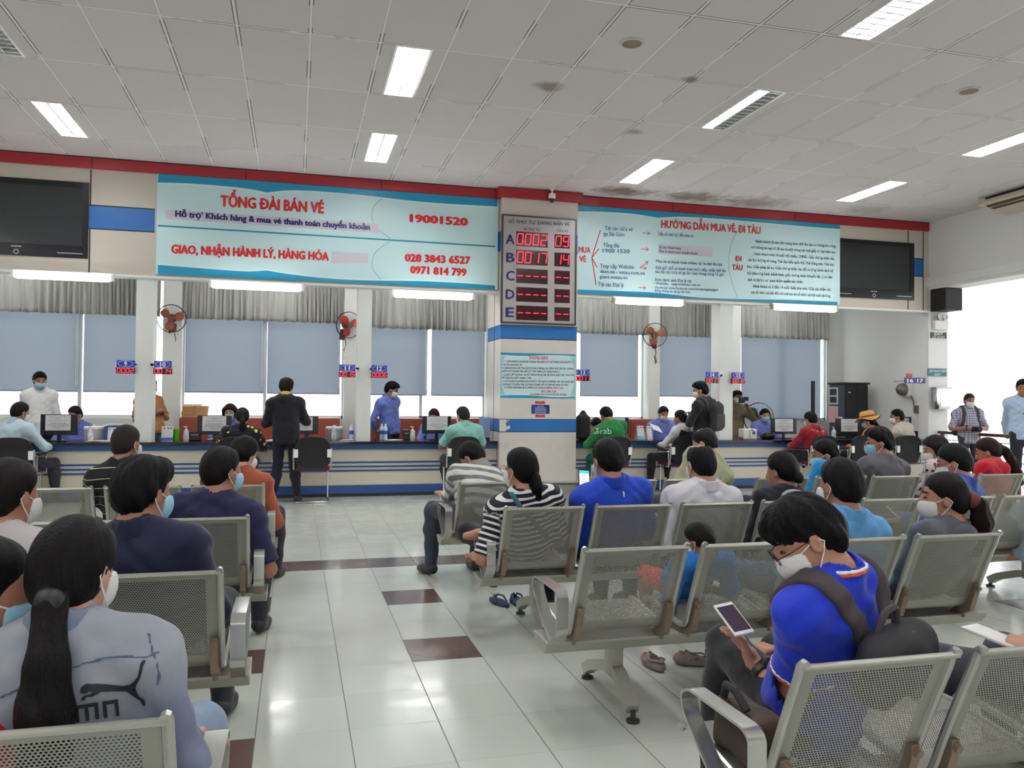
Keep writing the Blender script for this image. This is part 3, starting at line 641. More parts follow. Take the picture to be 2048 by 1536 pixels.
# ---- seven segment figures
SEG = {'0': 'abcdef', '1': 'bc', '2': 'abged', '3': 'abgcd', '4': 'fgbc', '5': 'afgcd', '6': 'afgedc', '7': 'abc', '8': 'abcdefg', '9': 'abcdfg', '-': 'g', ' ': ''}
def seven(text, x0, x1, z0, z1, y, parent, off, name='digit'):
    n = len(text); w = (x1-x0)/n
    for k, chx in enumerate(text):
        a = x0+k*w+w*0.16; b = x0+(k+1)*w-w*0.16; lo = z0+(z1-z0)*0.14; hi = z1-(z1-z0)*0.14; t = min(b-a, hi-lo)*0.15; md = (lo+hi)/2; mb = MB(); sh = (hi-lo)*0.10
        def seg(xa, za, xb, zb):
            f = lambda x, z: x+sh*((z-md)/(hi-lo))
            if abs(za-zb) < 1e-9: P = [(f(xa, za), za), (f(xa+t*.5, za+t*.5), za+t*.5), (f(xb-t*.5, za+t*.5), za+t*.5), (f(xb, za), za), (f(xb-t*.5, za-t*.5), za-t*.5), (f(xa+t*.5, za-t*.5), za-t*.5)]
            else: P = [(f(xa, za), za), (f(xa-t*.5, za+t*.5), za+t*.5), (f(xa-t*.5, zb-t*.5), zb-t*.5), (f(xa, zb), zb), (f(xa+t*.5, zb-t*.5), zb-t*.5), (f(xa+t*.5, za+t*.5), za+t*.5)]
            mb.add([(p[0], y, p[1]) for p in P], [tuple(range(6))])
        for s_ in SEG[chx]:
            {'a': lambda: seg(a, hi, b, hi), 'g': lambda: seg(a, md, b, md), 'd': lambda: seg(a, lo, b, lo), 'f': lambda: seg(a, md, a, hi), 'b': lambda: seg(b, md, b, hi), 'e': lambda: seg(a, lo, a, md), 'c': lambda: seg(b, lo, b, md)}[s_]()
        if mb.v: mb.build(name, M_LED, parent, off=off)
# ---- queue board on the pillar
QY = PY-0.05; pq = Plane(QY)
a = pq(1007, 431); b = pq(1149, 648)
e = empty('queue_display_board', ((a[0]+b[0])/2, QY, b[1])); tag(e, 'grey queue display board with red LED numbers in rows A to E on the pillar', 'display board'); of = tuple(e.location)
M_QP = mat('board_grey', (176, 172, 170), 0.35, metal=0.2); M_QF = mat('board_frame', (60, 54, 52), 0.4)
mb = MB(); mb.box((a[0], QY, b[1]), (b[0], PY-0.001, a[1])); mb.build('panel', M_QP, e, off=of)
mb = MB(); t = 0.022
for lo, hi in (((a[0]-t, b[1]-t), (a[0], a[1]+t)), ((b[0], b[1]-t), (b[0]+t, a[1]+t)), ((a[0], b[1]-t), (b[0], b[1])), ((a[0], a[1]), (b[0], a[1]+t))): mb.box((lo[0], QY-0.008, lo[1]), (hi[0], PY-0.001, hi[1]))
mb.build('frame', M_QF, e, off=of)
write(e, pq, [('SỐ THỨ TỰ ĐANG BÁN VÉ', 1017, 446, 1139, 452, 6.5), ('Số Thứ Tự', 1047, 460, 1081, 462, 5), ('Cửa Vé', 1113, 463.3, 1136, 464.8, 5)], M_TDARK, bold=0.015)
write(e, pq, [('A', 1011, 487.5, 1029, 488, 18.5), ('B', 1012, 524, 1029, 524.5, 18.5), ('C', 1012, 560.5, 1029, 561, 18.5), ('D', 1011, 597.5, 1029, 598, 18.5), ('E', 1011, 633.6, 1028, 634, 18.5)], M_TNAVY, bold=0.03)
for k, (t4, t2) in enumerate((('0002', '09'), ('0017', '14'), ('----', '--'), ('----', '--'), ('----', '--'))):
    yt = (464.7, 501.2, 538.2, 575.2, 611.8)[k]; y2 = (469.2, 505.7, 541.5, 578.6, 614.8)[k]
    for (xa, xb, y_, hgt, tx) in ((1032.3, 1095.3, yt, 29, t4), (1109, 1139.3, y2, 27.3, t2)):
        c0 = pq(xa, y_+hgt/2); c1_ = pq(xb, y_+hgt/2); hh = (pq(xa, y_)[1]-pq(xa, y_+hgt)[1])/2; zc = (c0[1]+c1_[1])/2
        mb = MB(); mb.box((c0[0], QY-0.004, zc-hh), (c1_[0], QY-0.0005, zc+hh)); w = mb.build('led_window', M_LEDB, e, off=of)
        seven(tx, c0[0], c1_[0], zc-hh, zc+hh, QY-0.0055, w, of)
# ---- notice poster and stickers on the pillar
NY = PY-0.004; pn = Plane(NY)
a = pn(1001, 705); b = pn(1150, 797)
e = empty('notice_poster', ((a[0]+b[0])/2, NY, b[1])); tag(e, 'white and blue THÔNG BÁO notice poster stuck on the square pillar', 'poster'); of = tuple(e.location)
mb = MB(); mb.box((a[0], NY, b[1]), (b[0], PY-0.0005, a[1])); mb.build('sheet', mat('poster_sheet', (204, 226, 230), 0.35), e, off=of)
for (z_a, z_b) in ((a[1], -1), (b[1], 1)):
    xs = np.linspace(a[0], b[0], 24); q = [(x, z_a+z_b*(0.030+0.012*math.sin((x-a[0])/(b[0]-a[0])*2*PI))) for x in xs]
    flat_band('wave_band', q if z_b < 0 else q, [(x, z_a) for x in xs], M_WAVE, e, of, NY-0.001)
    stroke('white_line', [(p[0], p[1]+z_b*0.01) for p in q], 0.008, M_WLINE, e, of, NY-0.0008)
for sgn in (-1, 1):
    cx = (a[0]+b[0])/2+sgn*(b[0]-a[0])/2; q = [(cx-sgn*(0.015+0.075*((i/12-0.5)*2)**2), b[1]+(a[1]-b[1])*i/12) for i in range(13)]
    flat_band('side_band', q, [(cx, p[1]) for p in q], mat('poster_side', (140, 206, 206), 0.35), e, of, NY-0.0006)
write(e, pn, [('THÔNG BÁO', 1056.7, 718.5, 1096, 719.2, 6.6), ('XIN CẢM ƠN!', 1081.5, 785, 1112, 785.5, 4.4), ('1900 1520.', 1106, 777.5, 1127, 777.9, 3.6)], M_TRED, lift=0.002)
write(e, pn, [('1. QUÝ KHÁCH CHUẨN BỊ THÔNG TIN GIẤY TỜ TÙY THÂN CỦA NGƯỜI', 1010, 724.6, 1141.6, 726.2, 3.6), ('ĐI TÀU KHI MUA VÉ.', 1007, 731.2, 1045, 731.6, 3.6), ('2. HÀNH KHÁCH ĐI TÀU HỢP LỆ KHI THÔNG TIN TRÊN THẺ LÊN TÀU TRÙNG', 1005, 737.6, 1147, 739.2, 3.6),
              ('KHỚP VỚI THÔNG TIN GIẤY TỜ TÙY THÂN CỦA HÀNH KHÁCH.', 1004, 744.2, 1119, 745.4, 3.6), ('3. CUNG CẤP THÔNG TIN VỀ TÊN ĐƠN VỊ, MÃ SỐ THUẾ, ĐỊA CHỈ... KHI CẦN', 1003.5, 750.8, 1148, 752.2, 3.6), ('LẤY HÓA ĐƠN ĐỂ THANH TOÁN.', 1003.5, 757.3, 1063, 757.9, 3.6),
              ('4. QUÝ KHÁCH KHÔNG MUA ĐƯỢC VÉ, GHI LẠI THÔNG TIN TẠI QUẦY ĐỂ', 1004.5, 764, 1146.5, 765.3, 3.6), ('CHÚNG TÔI KIỂM TRA LẠI TÌNH TRẠNG VÉ VÀ LIÊN HỆ PHỤC VỤ SAU.', 1006, 770.5, 1137, 771.6, 3.6), ('5. TỔNG ĐÀI BÁN VÉ & CHĂM SÓC KHÁCH HÀNG:', 1009, 776.7, 1104.5, 777.4, 3.6),
              ('CHI NHÁNH VẬN TẢI ĐƯỜNG SẮT SÀI GÒN', 1060, 790.4, 1133, 791, 3.3)], M_TDARK, lift=0.002, bold=0.02)
def sheet(name, lab, cat, pl_, xa, ya, xb, yb, m_, lines, thick=0.002, group=None, lm=None):
    a = pl_(xa, ya); b = pl_(xb, yb); e = empty(name, ((a[0]+b[0])/2, pl_.Y, b[1])); tag(e, lab, cat, group); of = tuple(e.location)
    mb = MB(); mb.box((a[0], pl_.Y, b[1]), (b[0], pl_.Y+thick, a[1])); mb.build('sheet', m_, e, off=of)
    mb = MB(); w = b[0]-a[0]; h = a[1]-b[1]; rnd = random.Random(len(lab))
    for i in range(lines):
        z = a[1]-h*(0.18+0.68*i/max(1, lines-1)); l_ = w*(0.72 if i else 0.4)*rnd.uniform(0.8, 1.0); mb.add([((a[0]+b[0])/2-l_/2, pl_.Y-0.0015, z-h*0.022), ((a[0]+b[0])/2+l_/2, pl_.Y-0.0015, z-h*0.022), ((a[0]+b[0])/2+l_/2, pl_.Y-0.0015, z+h*0.022), ((a[0]+b[0])/2-l_/2, pl_.Y-0.0015, z+h*0.022)], [(0, 1, 2, 3)])
    if lines: mb.build('printed_lines', lm or M_TWHITE, e, off=of)
    return e
M_STK = mat('sticker_red', (196, 40, 44), 0.4); M_STB = mat('sticker_blue', (28, 40, 130), 0.4)
sheet('sticker', 'small dark blue notice sticker on the pillar between two red stickers', 'sticker', pn, 1063, 809.5, 1099, 827.5, M_STB, 5)
sheet('sticker', 'small red sticker on the pillar above the blue sticker', 'sticker', pn, 1070, 802.5, 1090, 807.5, M_STK, 1)
sheet('sticker', 'small red sticker on the pillar below the blue sticker', 'sticker', pn, 1071, 829.5, 1090, 834.5, M_STK, 1)
# ---- televisions set into the fascia
M_TVF = mat('tv_bezel', (20, 20, 26), 0.25); M_TVS = mat('tv_screen', (44, 48, 50), 0.12, spec=0.7); M_SIL = mat('silver_plastic', (170, 172, 176), 0.3, metal=0.6)
def tv(x0, x1, z0, z1, lab):
    Y = FY-0.008; e = empty('television', ((x0+x1)/2, Y, z0)); tag(e, lab, 'television'); of = tuple(e.location)
    mb = MB(); t = 0.075; b = 0.16
    for lo, hi in (((x0, z0), (x0+t, z1)), ((x1-t, z0), (x1, z1)), ((x0+t, z1-t), (x1-t, z1)), ((x0+t, z0), (x1-t, z0+b))): mb.box((lo[0], Y-0.012, lo[1]), (hi[0], FY-0.001, hi[1]), 0.003)
    mb.build('bezel', M_TVF, e, off=of)
    mb = MB(); mb.box((x0+t, Y, z0+b), (x1-t, FY-0.002, z1-t)); mb.build('screen', M_TVS, e, off=of)
    mb = MB(); xc = (x0+x1)/2; mb.lathe([(0.022, 0), (0.022, -0.004), (0.032, -0.004), (0.032, 0)], (xc, Y-0.0122, z0+0.05), 20, axis=1); mb.build('power_ring', M_SIL, e, off=of, smooth=True)
    for q_ in (x0+0.06, x1-0.36): mb = MB(); mb.box((q_, Y-0.015, z0+0.055), (q_+0.3, Y-0.011, z0+0.066)); mb.build('trim_strip', M_SIL, e, off=of)
    mb = MB(); mb.box((xc-0.06, Y-0.0135, z0+0.112), (xc+0.06, Y-0.0122, z0+0.126)); mb.build('badge', M_SIL, e, off=of)
tv(-4.32, -2.65, 3.18, 4.18, 'large black television, switched off, beside the hotline banner')
a = WY(1827, 487, FY); b = WY(1814, 600.5, FY)
tv(8.62, a[0], b[2], a[2], 'large black television, switched off, beside the ticket guide banner')
# ---- window number signs
def number_sign(num, digits, xc, lab, twin=None):
    Y = FY-0.06; w, h = 0.215, 0.092; zt = 1.862
    e = empty('counter_sign', (xc, Y, zt-0.2)); tag(e, lab, 'sign', 'counter number signs'); of = tuple(e.location)
    mb = MB(); mb.box((xc-w/2, Y, zt-h), (xc+w/2, Y+0.03, zt), 0.003); mb.build('plate', M_BLUEPL, e, off=of)
    mb = MB(); k = 36; mb.tube([(xc+w*0.42*math.cos(2*PI*i/k), Y-0.001, zt-h/2+h*0.42*math.sin(2*PI*i/k)) for i in range(k)], 0.002, 5, closed=True); mb.build('oval_line', M_TWHITE, e, off=of)
    tw = 0.036*len(num); text_on('lettering', num, (xc-tw/2, Y, zt-h/2-0.028), (xc+tw/2, Y, zt-h/2-0.028), 0.056, M_TWHITE, e, of, 0.04, 0.002)
    mb = MB(); mb.box((xc-w/2-0.008, Y-0.004, zt-h-0.085), (xc+w/2+0.008, Y+0.04, zt-h-0.006), 0.003); mb.build('led_box', mat('led_box', (30, 14, 16), 0.3), e, off=of)
    seven(digits, xc-w/2, xc+w/2, zt-h-0.083, zt-h-0.008, Y-0.006, e, of)
    xs = min((-2.06, -1.845, 0.845, 1.04, 4.085, 6.56, 6.79), key=lambda q: abs(q-xc)); mb = MB(); mb.box((min(xs, xc)-0.02, Y+0.028, zt-h*0.7), (max(xs, xc)+0.02, Y+0.034, zt-h*0.4)); mb.box((xs-0.02, Y+0.028, zt-h*0.7), (xs+0.02, FY+0.03, zt-h*0.4)); mb.build('bracket', M_SIL, e, off=of)
for num, dg_, px, lab in (('9', '0002', 251, 'blue counter sign 9 over a red LED 0002'), ('10', '0014', 325.5, 'blue counter sign 10 over a red LED 0014'), ('11', '0015', 694.5, 'blue counter sign 11 over a red LED 0015'), ('12', '0006', 759, 'blue counter sign 12 over a red LED 0006'),
                          ('13', '0011', 1166, 'blue counter sign 13 over a red LED, beside the square pillar'), ('14', '0017', 1425, 'blue counter sign 14 over a red LED 0017'), ('15', '0012', 1477, 'blue counter sign 15 over a red LED 0012')):
    number_sign(num, dg_, WY(px, 735, FY-0.06)[0], lab)
ps = Plane(FY-0.09)
a = ps(1810, 755); b = ps(1851, 767)
e = empty('counter_sign', ((a[0]+b[0])/2, ps.Y, b[1])); tag(e, 'wide blue counter sign 16 17 with a red tab, without LED', 'sign', 'counter number signs'); of = tuple(e.location)
mb = MB(); mb.box((a[0], ps.Y, b[1]), (b[0], ps.Y+0.02, a[1]), 0.003); mb.build('plate', mat('plate_navy', (40, 36, 120), 0.35), e, off=of)
write(e, ps, [('16', 1814, 764.5, 1826.5, 764.8, 7, 0.04), ('17', 1834, 764.7, 1846, 765, 7, 0.04)], M_TWHITE, lift=0.002)
a2 = ps(1813, 747); b2 = ps(1825, 755); mb = MB(); mb.box((a2[0], ps.Y, b2[1]), (b2[0], ps.Y+0.015, a2[1]), 0.006); mb.build('red_tab', M_STK, e, off=of)
mb = MB(); mb.box((a[0]+0.1, ps.Y+0.02, b[1]+0.03), (a[0]+0.14, FY+0.3, b[1]+0.05)); mb.build('bracket', M_SIL, e, off=of)
# ---- things on the pier by the exit
pe = Plane(FY-0.02)
def box_sign(lab, xa, ya, xb, yb, m_, items, border=True):
    a = pe(xa, ya); b = pe(xb, yb); e = empty('exit_sign', ((a[0]+b[0])/2, pe.Y, b[1])); tag(e, lab, 'sign'); of = tuple(e.location)
    mb = MB(); mb.box((a[0]-0.02*border, pe.Y, b[1]-0.02*border), (b[0]+0.006, FY-0.001, a[1]+0.02*border), 0.003); mb.build('case', M_WHITE if border else m_, e, off=of)
    mb = MB(); mb.box((a[0], pe.Y-0.003, b[1]), (b[0], pe.Y+0.001, a[1])); mb.build('face', m_, e, off=of); write(e, pe, items, M_TWHITE, lift=0.005)
box_sign('dark green EXIT sign on the pier under the emergency light', 1860, 664, 1893, 677.5, mat('sign_dark_green', (28, 60, 48), 0.4), [('EXIT', 1868, 670.5, 1886, 670.8, 5.5, 0.03), ('LỐI THOÁT', 1865, 676.2, 1889, 676.5, 3.6)])
box_sign('teal LỐI THOÁT HIỂM EXIT sign on the pier above the steel box', 1856, 736.5, 1893, 752.5, mat('sign_teal', (40, 112, 128), 0.4), [('LỐI THOÁT HIỂM', 1858, 744.5, 1892, 744.8, 4.6), ('EXIT', 1869, 750.8, 1881, 751, 3.5, 0.03)], False)
a = pe(1866, 627); b = pe(1893, 660)
e = empty('emergency_light', ((a[0]+b[0])/2, pe.Y, b[1])); tag(e, 'white twin-lamp emergency light with a red indicator above the EXIT sign', 'emergency light'); of = tuple(e.location)
mb = MB(); mb.box((a[0], FY-0.07, b[1]), (b[0], FY-0.001, (a[1]+b[1])/2+0.02), 0.008); mb.build('case', M_WHITE, e, off=of)
for dx in (0.07, 0.18):
    mb = MB(); c = (a[0]+dx, FY-0.09, a[1]-0.06); mb.lathe([(0.02, 0.05), (0.035, 0.03), (0.05, -0.01), (0.052, -0.025), (0.045, -0.025), (0.03, 0.0)], c, 16, axis=1); l_ = mb.build('lamp_head', M_SIL, e, off=of, smooth=True)
    mb = MB(); mb.lathe([(0.0, -0.014), (0.045, -0.02)], c, 16, axis=1); mb.build('lens', mat('lamp_lens', (205, 200, 190), 0.1), e, off=of)
    mb = MB(); mb.cyl((c[0], c[1], c[2]-0.03), (c[0], FY-0.04, (a[1]+b[1])/2+0.02), 0.012, 8); mb.build('lamp_arm', M_SIL, e, off=of)
mb = MB(); mb.lathe([(0.0, -0.012), (0.01, -0.008), (0.013, 0)], (a[0]+0.05, FY-0.07, b[1]+0.08), 10, axis=1); mb.build('indicator', mat('red_lamp', (255, 60, 40), 0.3, emit=2.5), e, off=of)
mb = MB(); mb.box((XR+0.02, FY-0.36, 2.98), (XR+0.37, FY-0.02, LZ-0.005), 0.012); e = mb.build('loudspeaker', mat('speaker_black', (24, 18, 20), 0.6, bump=0.2, bscale=300), None, off=(0, 0, 0)); tag(e, 'black box loudspeaker in the corner above the emergency light', 'loudspeaker')
a = pe(1864, 775); b = pe(1895, 819); M_STEEL = mat('polished_steel', (200, 200, 200), 0.16, metal=1.0)
e = empty('steel_box', ((a[0]+b[0])/2, pe.Y, b[1])); tag(e, 'polished stainless steel dispenser box on the pier', 'dispenser'); of = tuple(e.location)
mb = MB(); mb.box((a[0], FY-0.12, b[1]), (b[0], FY-0.001, a[1]), 0.02); mb.build('case', M_STEEL, e, off=of, smooth=True)
mb = MB(); mb.box((a[0]+0.09, FY-0.124, b[1]+0.05), (b[0]-0.03, FY-0.119, a[1]-0.06), 0.002); mb.build('front_panel', M_STEEL, e, off=of)
mb = MB(); mb.box((a[0]-0.01, FY-0.125, a[1]-0.015), (b[0]+0.01, FY-0.001, a[1]+0.005), 0.004); mb.build('lid', M_SIL, e, off=of)
# alarm bell on the office side wall
c = WX(1811, 779, XR-0.02); e = empty('alarm_bell', c); tag(e, 'grey alarm bell with wiring box below counter sign 16 17', 'alarm bell'); of = tuple(e.location)
mb = MB(); mb.box((XR-0.06, c[1]-0.14, c[2]-0.13), (XR+0.019, c[1]+0.12, c[2]+0.10), 0.008); mb.build('mounting_box', M_WALLW, e, off=of)
mb = MB(); pr_ = [(0.0, -0.13), (0.06, -0.12), (0.10, -0.08), (0.115, -0.03), (0.115, 0.0)]; vs = MB(); vs.lathe([(r, z) for r, z in pr_], (0, 0, 0), 20); vs.v = [(XR-0.06+v[2], c[1]+v[0], c[2]+v[1]) for v in vs.v]; vs.build('gong', mat('bell_grey', (120, 112, 108), 0.35, metal=0.5), e, off=of, smooth=True)
mb = MB(); mb.tube([(XR-0.05, c[1]-0.16, c[2]-0.10), (XR-0.03, c[1]-0.2, c[2]-0.2), (XR-0.03, c[1]-0.22, c[2]-0.3)], 0.012, 6); mb.box((XR-0.03, c[1]-0.3, c[2]-0.42), (XR+0.019, c[1]-0.2, c[2]-0.28), 0.005); mb.build('wiring', mat('wire_brown', (110, 92, 78), 0.6), e, off=of)
# dome camera under the red trim of the pillar
c = WY(1104, 385, PY-0.12); e = empty('security_camera', (c[0], c[1], CH)); tag(e, 'small white dome security camera on the ceiling over the LED board', 'security camera'); of = tuple(e.location)
mb = MB(); mb.lathe([(0.0, CH), (0.035, CH-0.002), (0.035, CH-0.02), (0.014, CH-0.03), (0.014, CH-0.06), (0.05, CH-0.075), (0.055, CH-0.13), (0.045, CH-0.15)], (c[0], c[1], 0), 18); mb.build('housing', M_WHITE, e, off=of, smooth=True)
mb = MB(); mb.lathe([(0.045, CH-0.15), (0.04, CH-0.18), (0.022, CH-0.2), (0.0, CH-0.205)], (c[0], c[1], 0), 18); mb.build('lens_ball', mat('lens_black', (20, 20, 22), 0.15), e, off=of, smooth=True)
# air conditioner under the ceiling
e = empty('air_conditioner', (10.25, 8.7, 4.3)); tag(e, 'beige ceiling-hung air conditioner in the corner over the exit', 'air conditioner'); of = tuple(e.location)
M_AC = mat('ac_cream', (205, 190, 168), 0.4, var=0.06, vscale=5); M_ACD = mat('ac_slot', (70, 52, 34), 0.6)
mb = MB(); mb.prism([(9.98, 4.47), (9.96, 4.40), (10.05, 4.37), (10.3, 4.31), (10.5, 4.30), (10.54, 4.47)], 1, 7.3, 10.06); mb.build('body', M_AC, e, off=of, bevel=0.01)
mb = MB()
for (xa, za, xb, zb) in ((10.0, 4.383, 10.06, 4.364), (10.09, 4.357, 10.15, 4.342)):
    mb.add([(xa, 7.45, za-0.004), (xb, 7.45, zb-0.004), (xb, 9.95, zb-0.004), (xa, 9.95, za-0.004)], [(0, 1, 2, 3)])
mb.build('air_slot', M_ACD, e, off=of)
mb = MB(); mb.box((10.05, 7.35, 4.47), (10.52, 10.0, CH-0.001)); mb.build('mount', mat('ac_gap_shade', (60, 54, 50), 0.8), e, off=of)  # dark filler block: shade of the gap above the unit put into colour
# ================================================================== counters and office
M_GRAN = mat('black_granite', (30, 28, 30), 0.12, spec=0.6, var=0.3, vscale=120)
M_CREAM = mat('counter_cream', (214, 204, 186), 0.45, var=0.04, vscale=2)
M_CBLUE = mat('counter_blue', (34, 74, 136), 0.4, var=0.05, vscale=4)
M_KICK = mat('counter_kick', (40, 38, 40), 0.6)
def counter(x0, x1, lab):
    e = empty('service_counter', ((x0+x1)/2, FY, 0)); tag(e, lab, 'counter', 'ticket counters'); of = tuple(e.location)
    mb = MB(); mb.box((x0, FY-0.06, 0.742), (x1, FY+0.75, 0.78), 0.004); mb.build('worktop', M_GRAN, e, off=of)
    mb = MB(); mb.box((x0, FY+0.02, 0.06), (x1, FY+0.06, 0.741)); mb.build('front_panel', M_CREAM, e, off=of)
    mb = MB(); mb.box((x0, FY-0.01, 0.665), (x1, FY+0.021, 0.7415)); mb.build('blue_band', M_CBLUE, e, off=of)
    for z in (0.482, 0.423, 0.366):
        mb = MB(); mb.box((x0, FY+0.012, z-0.013), (x1, FY+0.021, z+0.013)); mb.build('blue_stripe', M_CBLUE, e, off=of)
    mb = MB(); mb.box((x0, FY+0.01, 0.045), (x1, FY+0.021, 0.162)); mb.build('blue_base', M_CBLUE, e, off=of)
    mb = MB(); mb.box((x0, FY+0.015, 0.0), (x1, FY+0.055, 0.045)); mb.build('kick_plate', M_KICK, e, off=of)
    mb = MB(); mb.box((x0, FY+0.70, 0.0), (x1, FY+0.74, 0.741)); mb.build('rear_panel', M_CREAM, e, off=of)
counter(XL+0.02, PX0-0.005, 'long cream ticket counter with blue stripes and black top, windows 9 to 12')
counter(PX1+0.005, XR-0.01, 'long cream ticket counter with blue stripes and black top, windows 13 to 17')
M_CAB = mat('cabinet_brown', (150, 70, 52), 0.35, var=0.08, vscale=4)
def low_cabinet(x0, x1, lab):
    e = empty('low_cabinet', ((x0+x1)/2, 13.42, 0)); tag(e, lab, 'cabinet', 'red brown cabinets under the windows'); of = tuple(e.location); h = 1.065
    mb = MB(); mb.box((x0, 13.40, 0.0), (x1, 13.77, h), 0.01); mb.build('body', M_CAB, e, off=of)
    n = max(2, round((x1-x0)/0.5)); w = (x1-x0)/n
    for k in range(n):
        a = x0+k*w; mb = MB(); mb.box((a+0.006, 13.385, 0.09), (a+w-0.006, 13.401, h-0.03), 0.003); d_ = mb.build('door', M_CAB, e, off=of)
        mb = MB(); mb.cyl((a+w-0.05, 13.372, 0.86), (a+w-0.05, 13.372, 0.98), 0.006, 8); mb.build('handle', M_SIL, d_, off=of)
low_cabinet(-1.72, 0.70, 'red brown low cabinet carrying the cardboard boxes')
low_cabinet(1.02, 3.2, 'red brown low cabinet behind the standing officer in blue uniform')
low_cabinet(4.3, 6.22, 'red brown low cabinet behind window 13')
# cardboard boxes on the cabinet
M_CARD = mat('cardboard', (196, 148, 98), 0.8, var=0.06, vscale=8)
a = WY(366, 835, 13.58); b = WY(414, 812, 13.58); hz = (b[2]-1.066)
for k, (sh, lab) in enumerate(((0, 'brown cardboard box lying directly on the low cabinet'), (0.01, 'brown cardboard box, upper of the two on the low cabinet'))):
    e = empty('cardboard_box', ((a[0]+b[0])/2+sh, 13.58, 1.067+k*hz/2)); tag(e, lab, 'box', 'cardboard boxes'); w = (b[0]-a[0])/2
    mb = MB(); mb.box((-w, -0.16, 0.001), (w, 0.16, hz/2-0.004), 0.004); mb.build('carton', M_CARD, e)
    mb = MB(); mb.box((-w-0.004, -0.164, hz/2-0.035), (w+0.004, 0.164, hz/2-0.001), 0.003); mb.build('lid', M_CARD, e)
    mb = MB(); mb.box((-0.03, -0.1655, hz/2-0.06), (0.03, -0.1642, hz/2-0.001)); mb.build('tape', mat('tape', (176, 130, 80), 0.3), e)
e = empty('paper_bundle', ((a[0]+b[0])/2-0.02, 13.58, 1.07+hz)); tag(e, 'flat pale packet lying on the cardboard boxes', 'packet')
mb = MB(); mb.box((-0.14, -0.08, 0), (0.12, 0.08, 0.022), 0.008); mb.build('packet', mat('packet_grey', (190, 184, 176), 0.5), e)
# tall black cabinet by the side wall
e = empty('tall_cabinet', (10.08, 13.22, 0)); tag(e, 'tall black cabinet by the office side wall with papers on its side', 'cabinet'); of = tuple(e.location)
M_BCAB = mat('cabinet_black', (30, 30, 34), 0.35); M_BCABS = mat('cabinet_side', (66, 74, 84), 0.35)
mb = MB(); mb.box((9.87, 13.0, 0.02), (10.36, 13.46, 1.74), 0.006); mb.build('body', M_BCAB, e, off=of)
mb = MB(); mb.box((9.84, 12.97, 1.74), (10.39, 13.48, 1.775), 0.006); mb.build('top_board', mat('cabinet_top', (52, 34, 30), 0.4), e, off=of)
mb = MB(); mb.box((9.862, 13.01, 0.05), (9.870, 13.45, 1.72), 0.002); mb.build('side_panel', M_BCABS, e, off=of)
for k, xx in enumerate((9.88, 10.12)):
    mb = MB(); mb.box((xx, 12.985, 0.05), (xx+0.235, 13.001, 1.71), 0.003); d_ = mb.build('door', M_BCAB, e, off=of)
    mb = MB(); mb.box((xx+(0.2 if k == 0 else 0.02), 12.972, 0.85), (xx+(0.215 if k == 0 else 0.035), 12.987, 1.0), 0.002); mb.build('handle', M_SIL, d_, off=of)
mb = MB(); mb.box((9.93, 12.984, 1.575), (9.97, 12.986, 1.6)); mb.build('name_tag', M_WHITE, e, off=of)
mb = MB(); mb.box((9.86, 13.06, 1.10), (9.863, 13.40, 1.13)); mb.build('white_strip', M_WHITE, e, off=of)
def side_sheet(lab, y0, y1, z0, z1, col, inner):
    e = empty('paper_sheet', (9.857, (y0+y1)/2, z0)); tag(e, lab, 'paper'); of = tuple(e.location)
    mb = MB(); mb.box((9.855, y0, z0), (9.8615, y1, z1)); mb.build('sheet', mat(lab[:12], col, 0.6), e, off=of)
    if inner:
        for (a_, b_) in ((0.55, 0.92), (0.1, 0.45)):
            mb = MB(); mb.box((9.8535, y0+0.04, z0+(z1-z0)*a_), (9.8552, y1-0.04, z0+(z1-z0)*b_)); mb.build('photo', mat('photo_dark', (54, 54, 56), 0.5, var=0.7, vscale=14), e, off=of)
    else:
        mb = MB()
        for i in range(7): mb.box((9.8538, y0+0.04, z0+(z1-z0)*(0.15+0.11*i)), (9.8552, y1-0.04, z0+(z1-z0)*(0.165+0.11*i)))
        mb.build('printed_lines', mat('pink_print', (206, 150, 156), 0.6), e, off=of)
side_sheet('white sheet with two dark photos on the tall cabinet side', 13.19, 13.47, 1.36, 1.68, (206, 204, 200), True)
side_sheet('pink sheet below the photo sheet on the tall cabinet', 13.19, 13.47, 1.02, 1.33, (226, 178, 184), False)
c = WY(1626, 762, 13.3); b = WY(1624, 835, 13.3)
mb = MB(); mb.box((c[0]-0.026, 13.27, 0.0), (c[0]+0.026, 13.33, c[2]), 0.006); o = mb.build('column_stand', mat('stand_black', (22, 22, 26), 0.4)); tag(o, 'thin black upright post in front of the long blind by the cabinet', 'post')
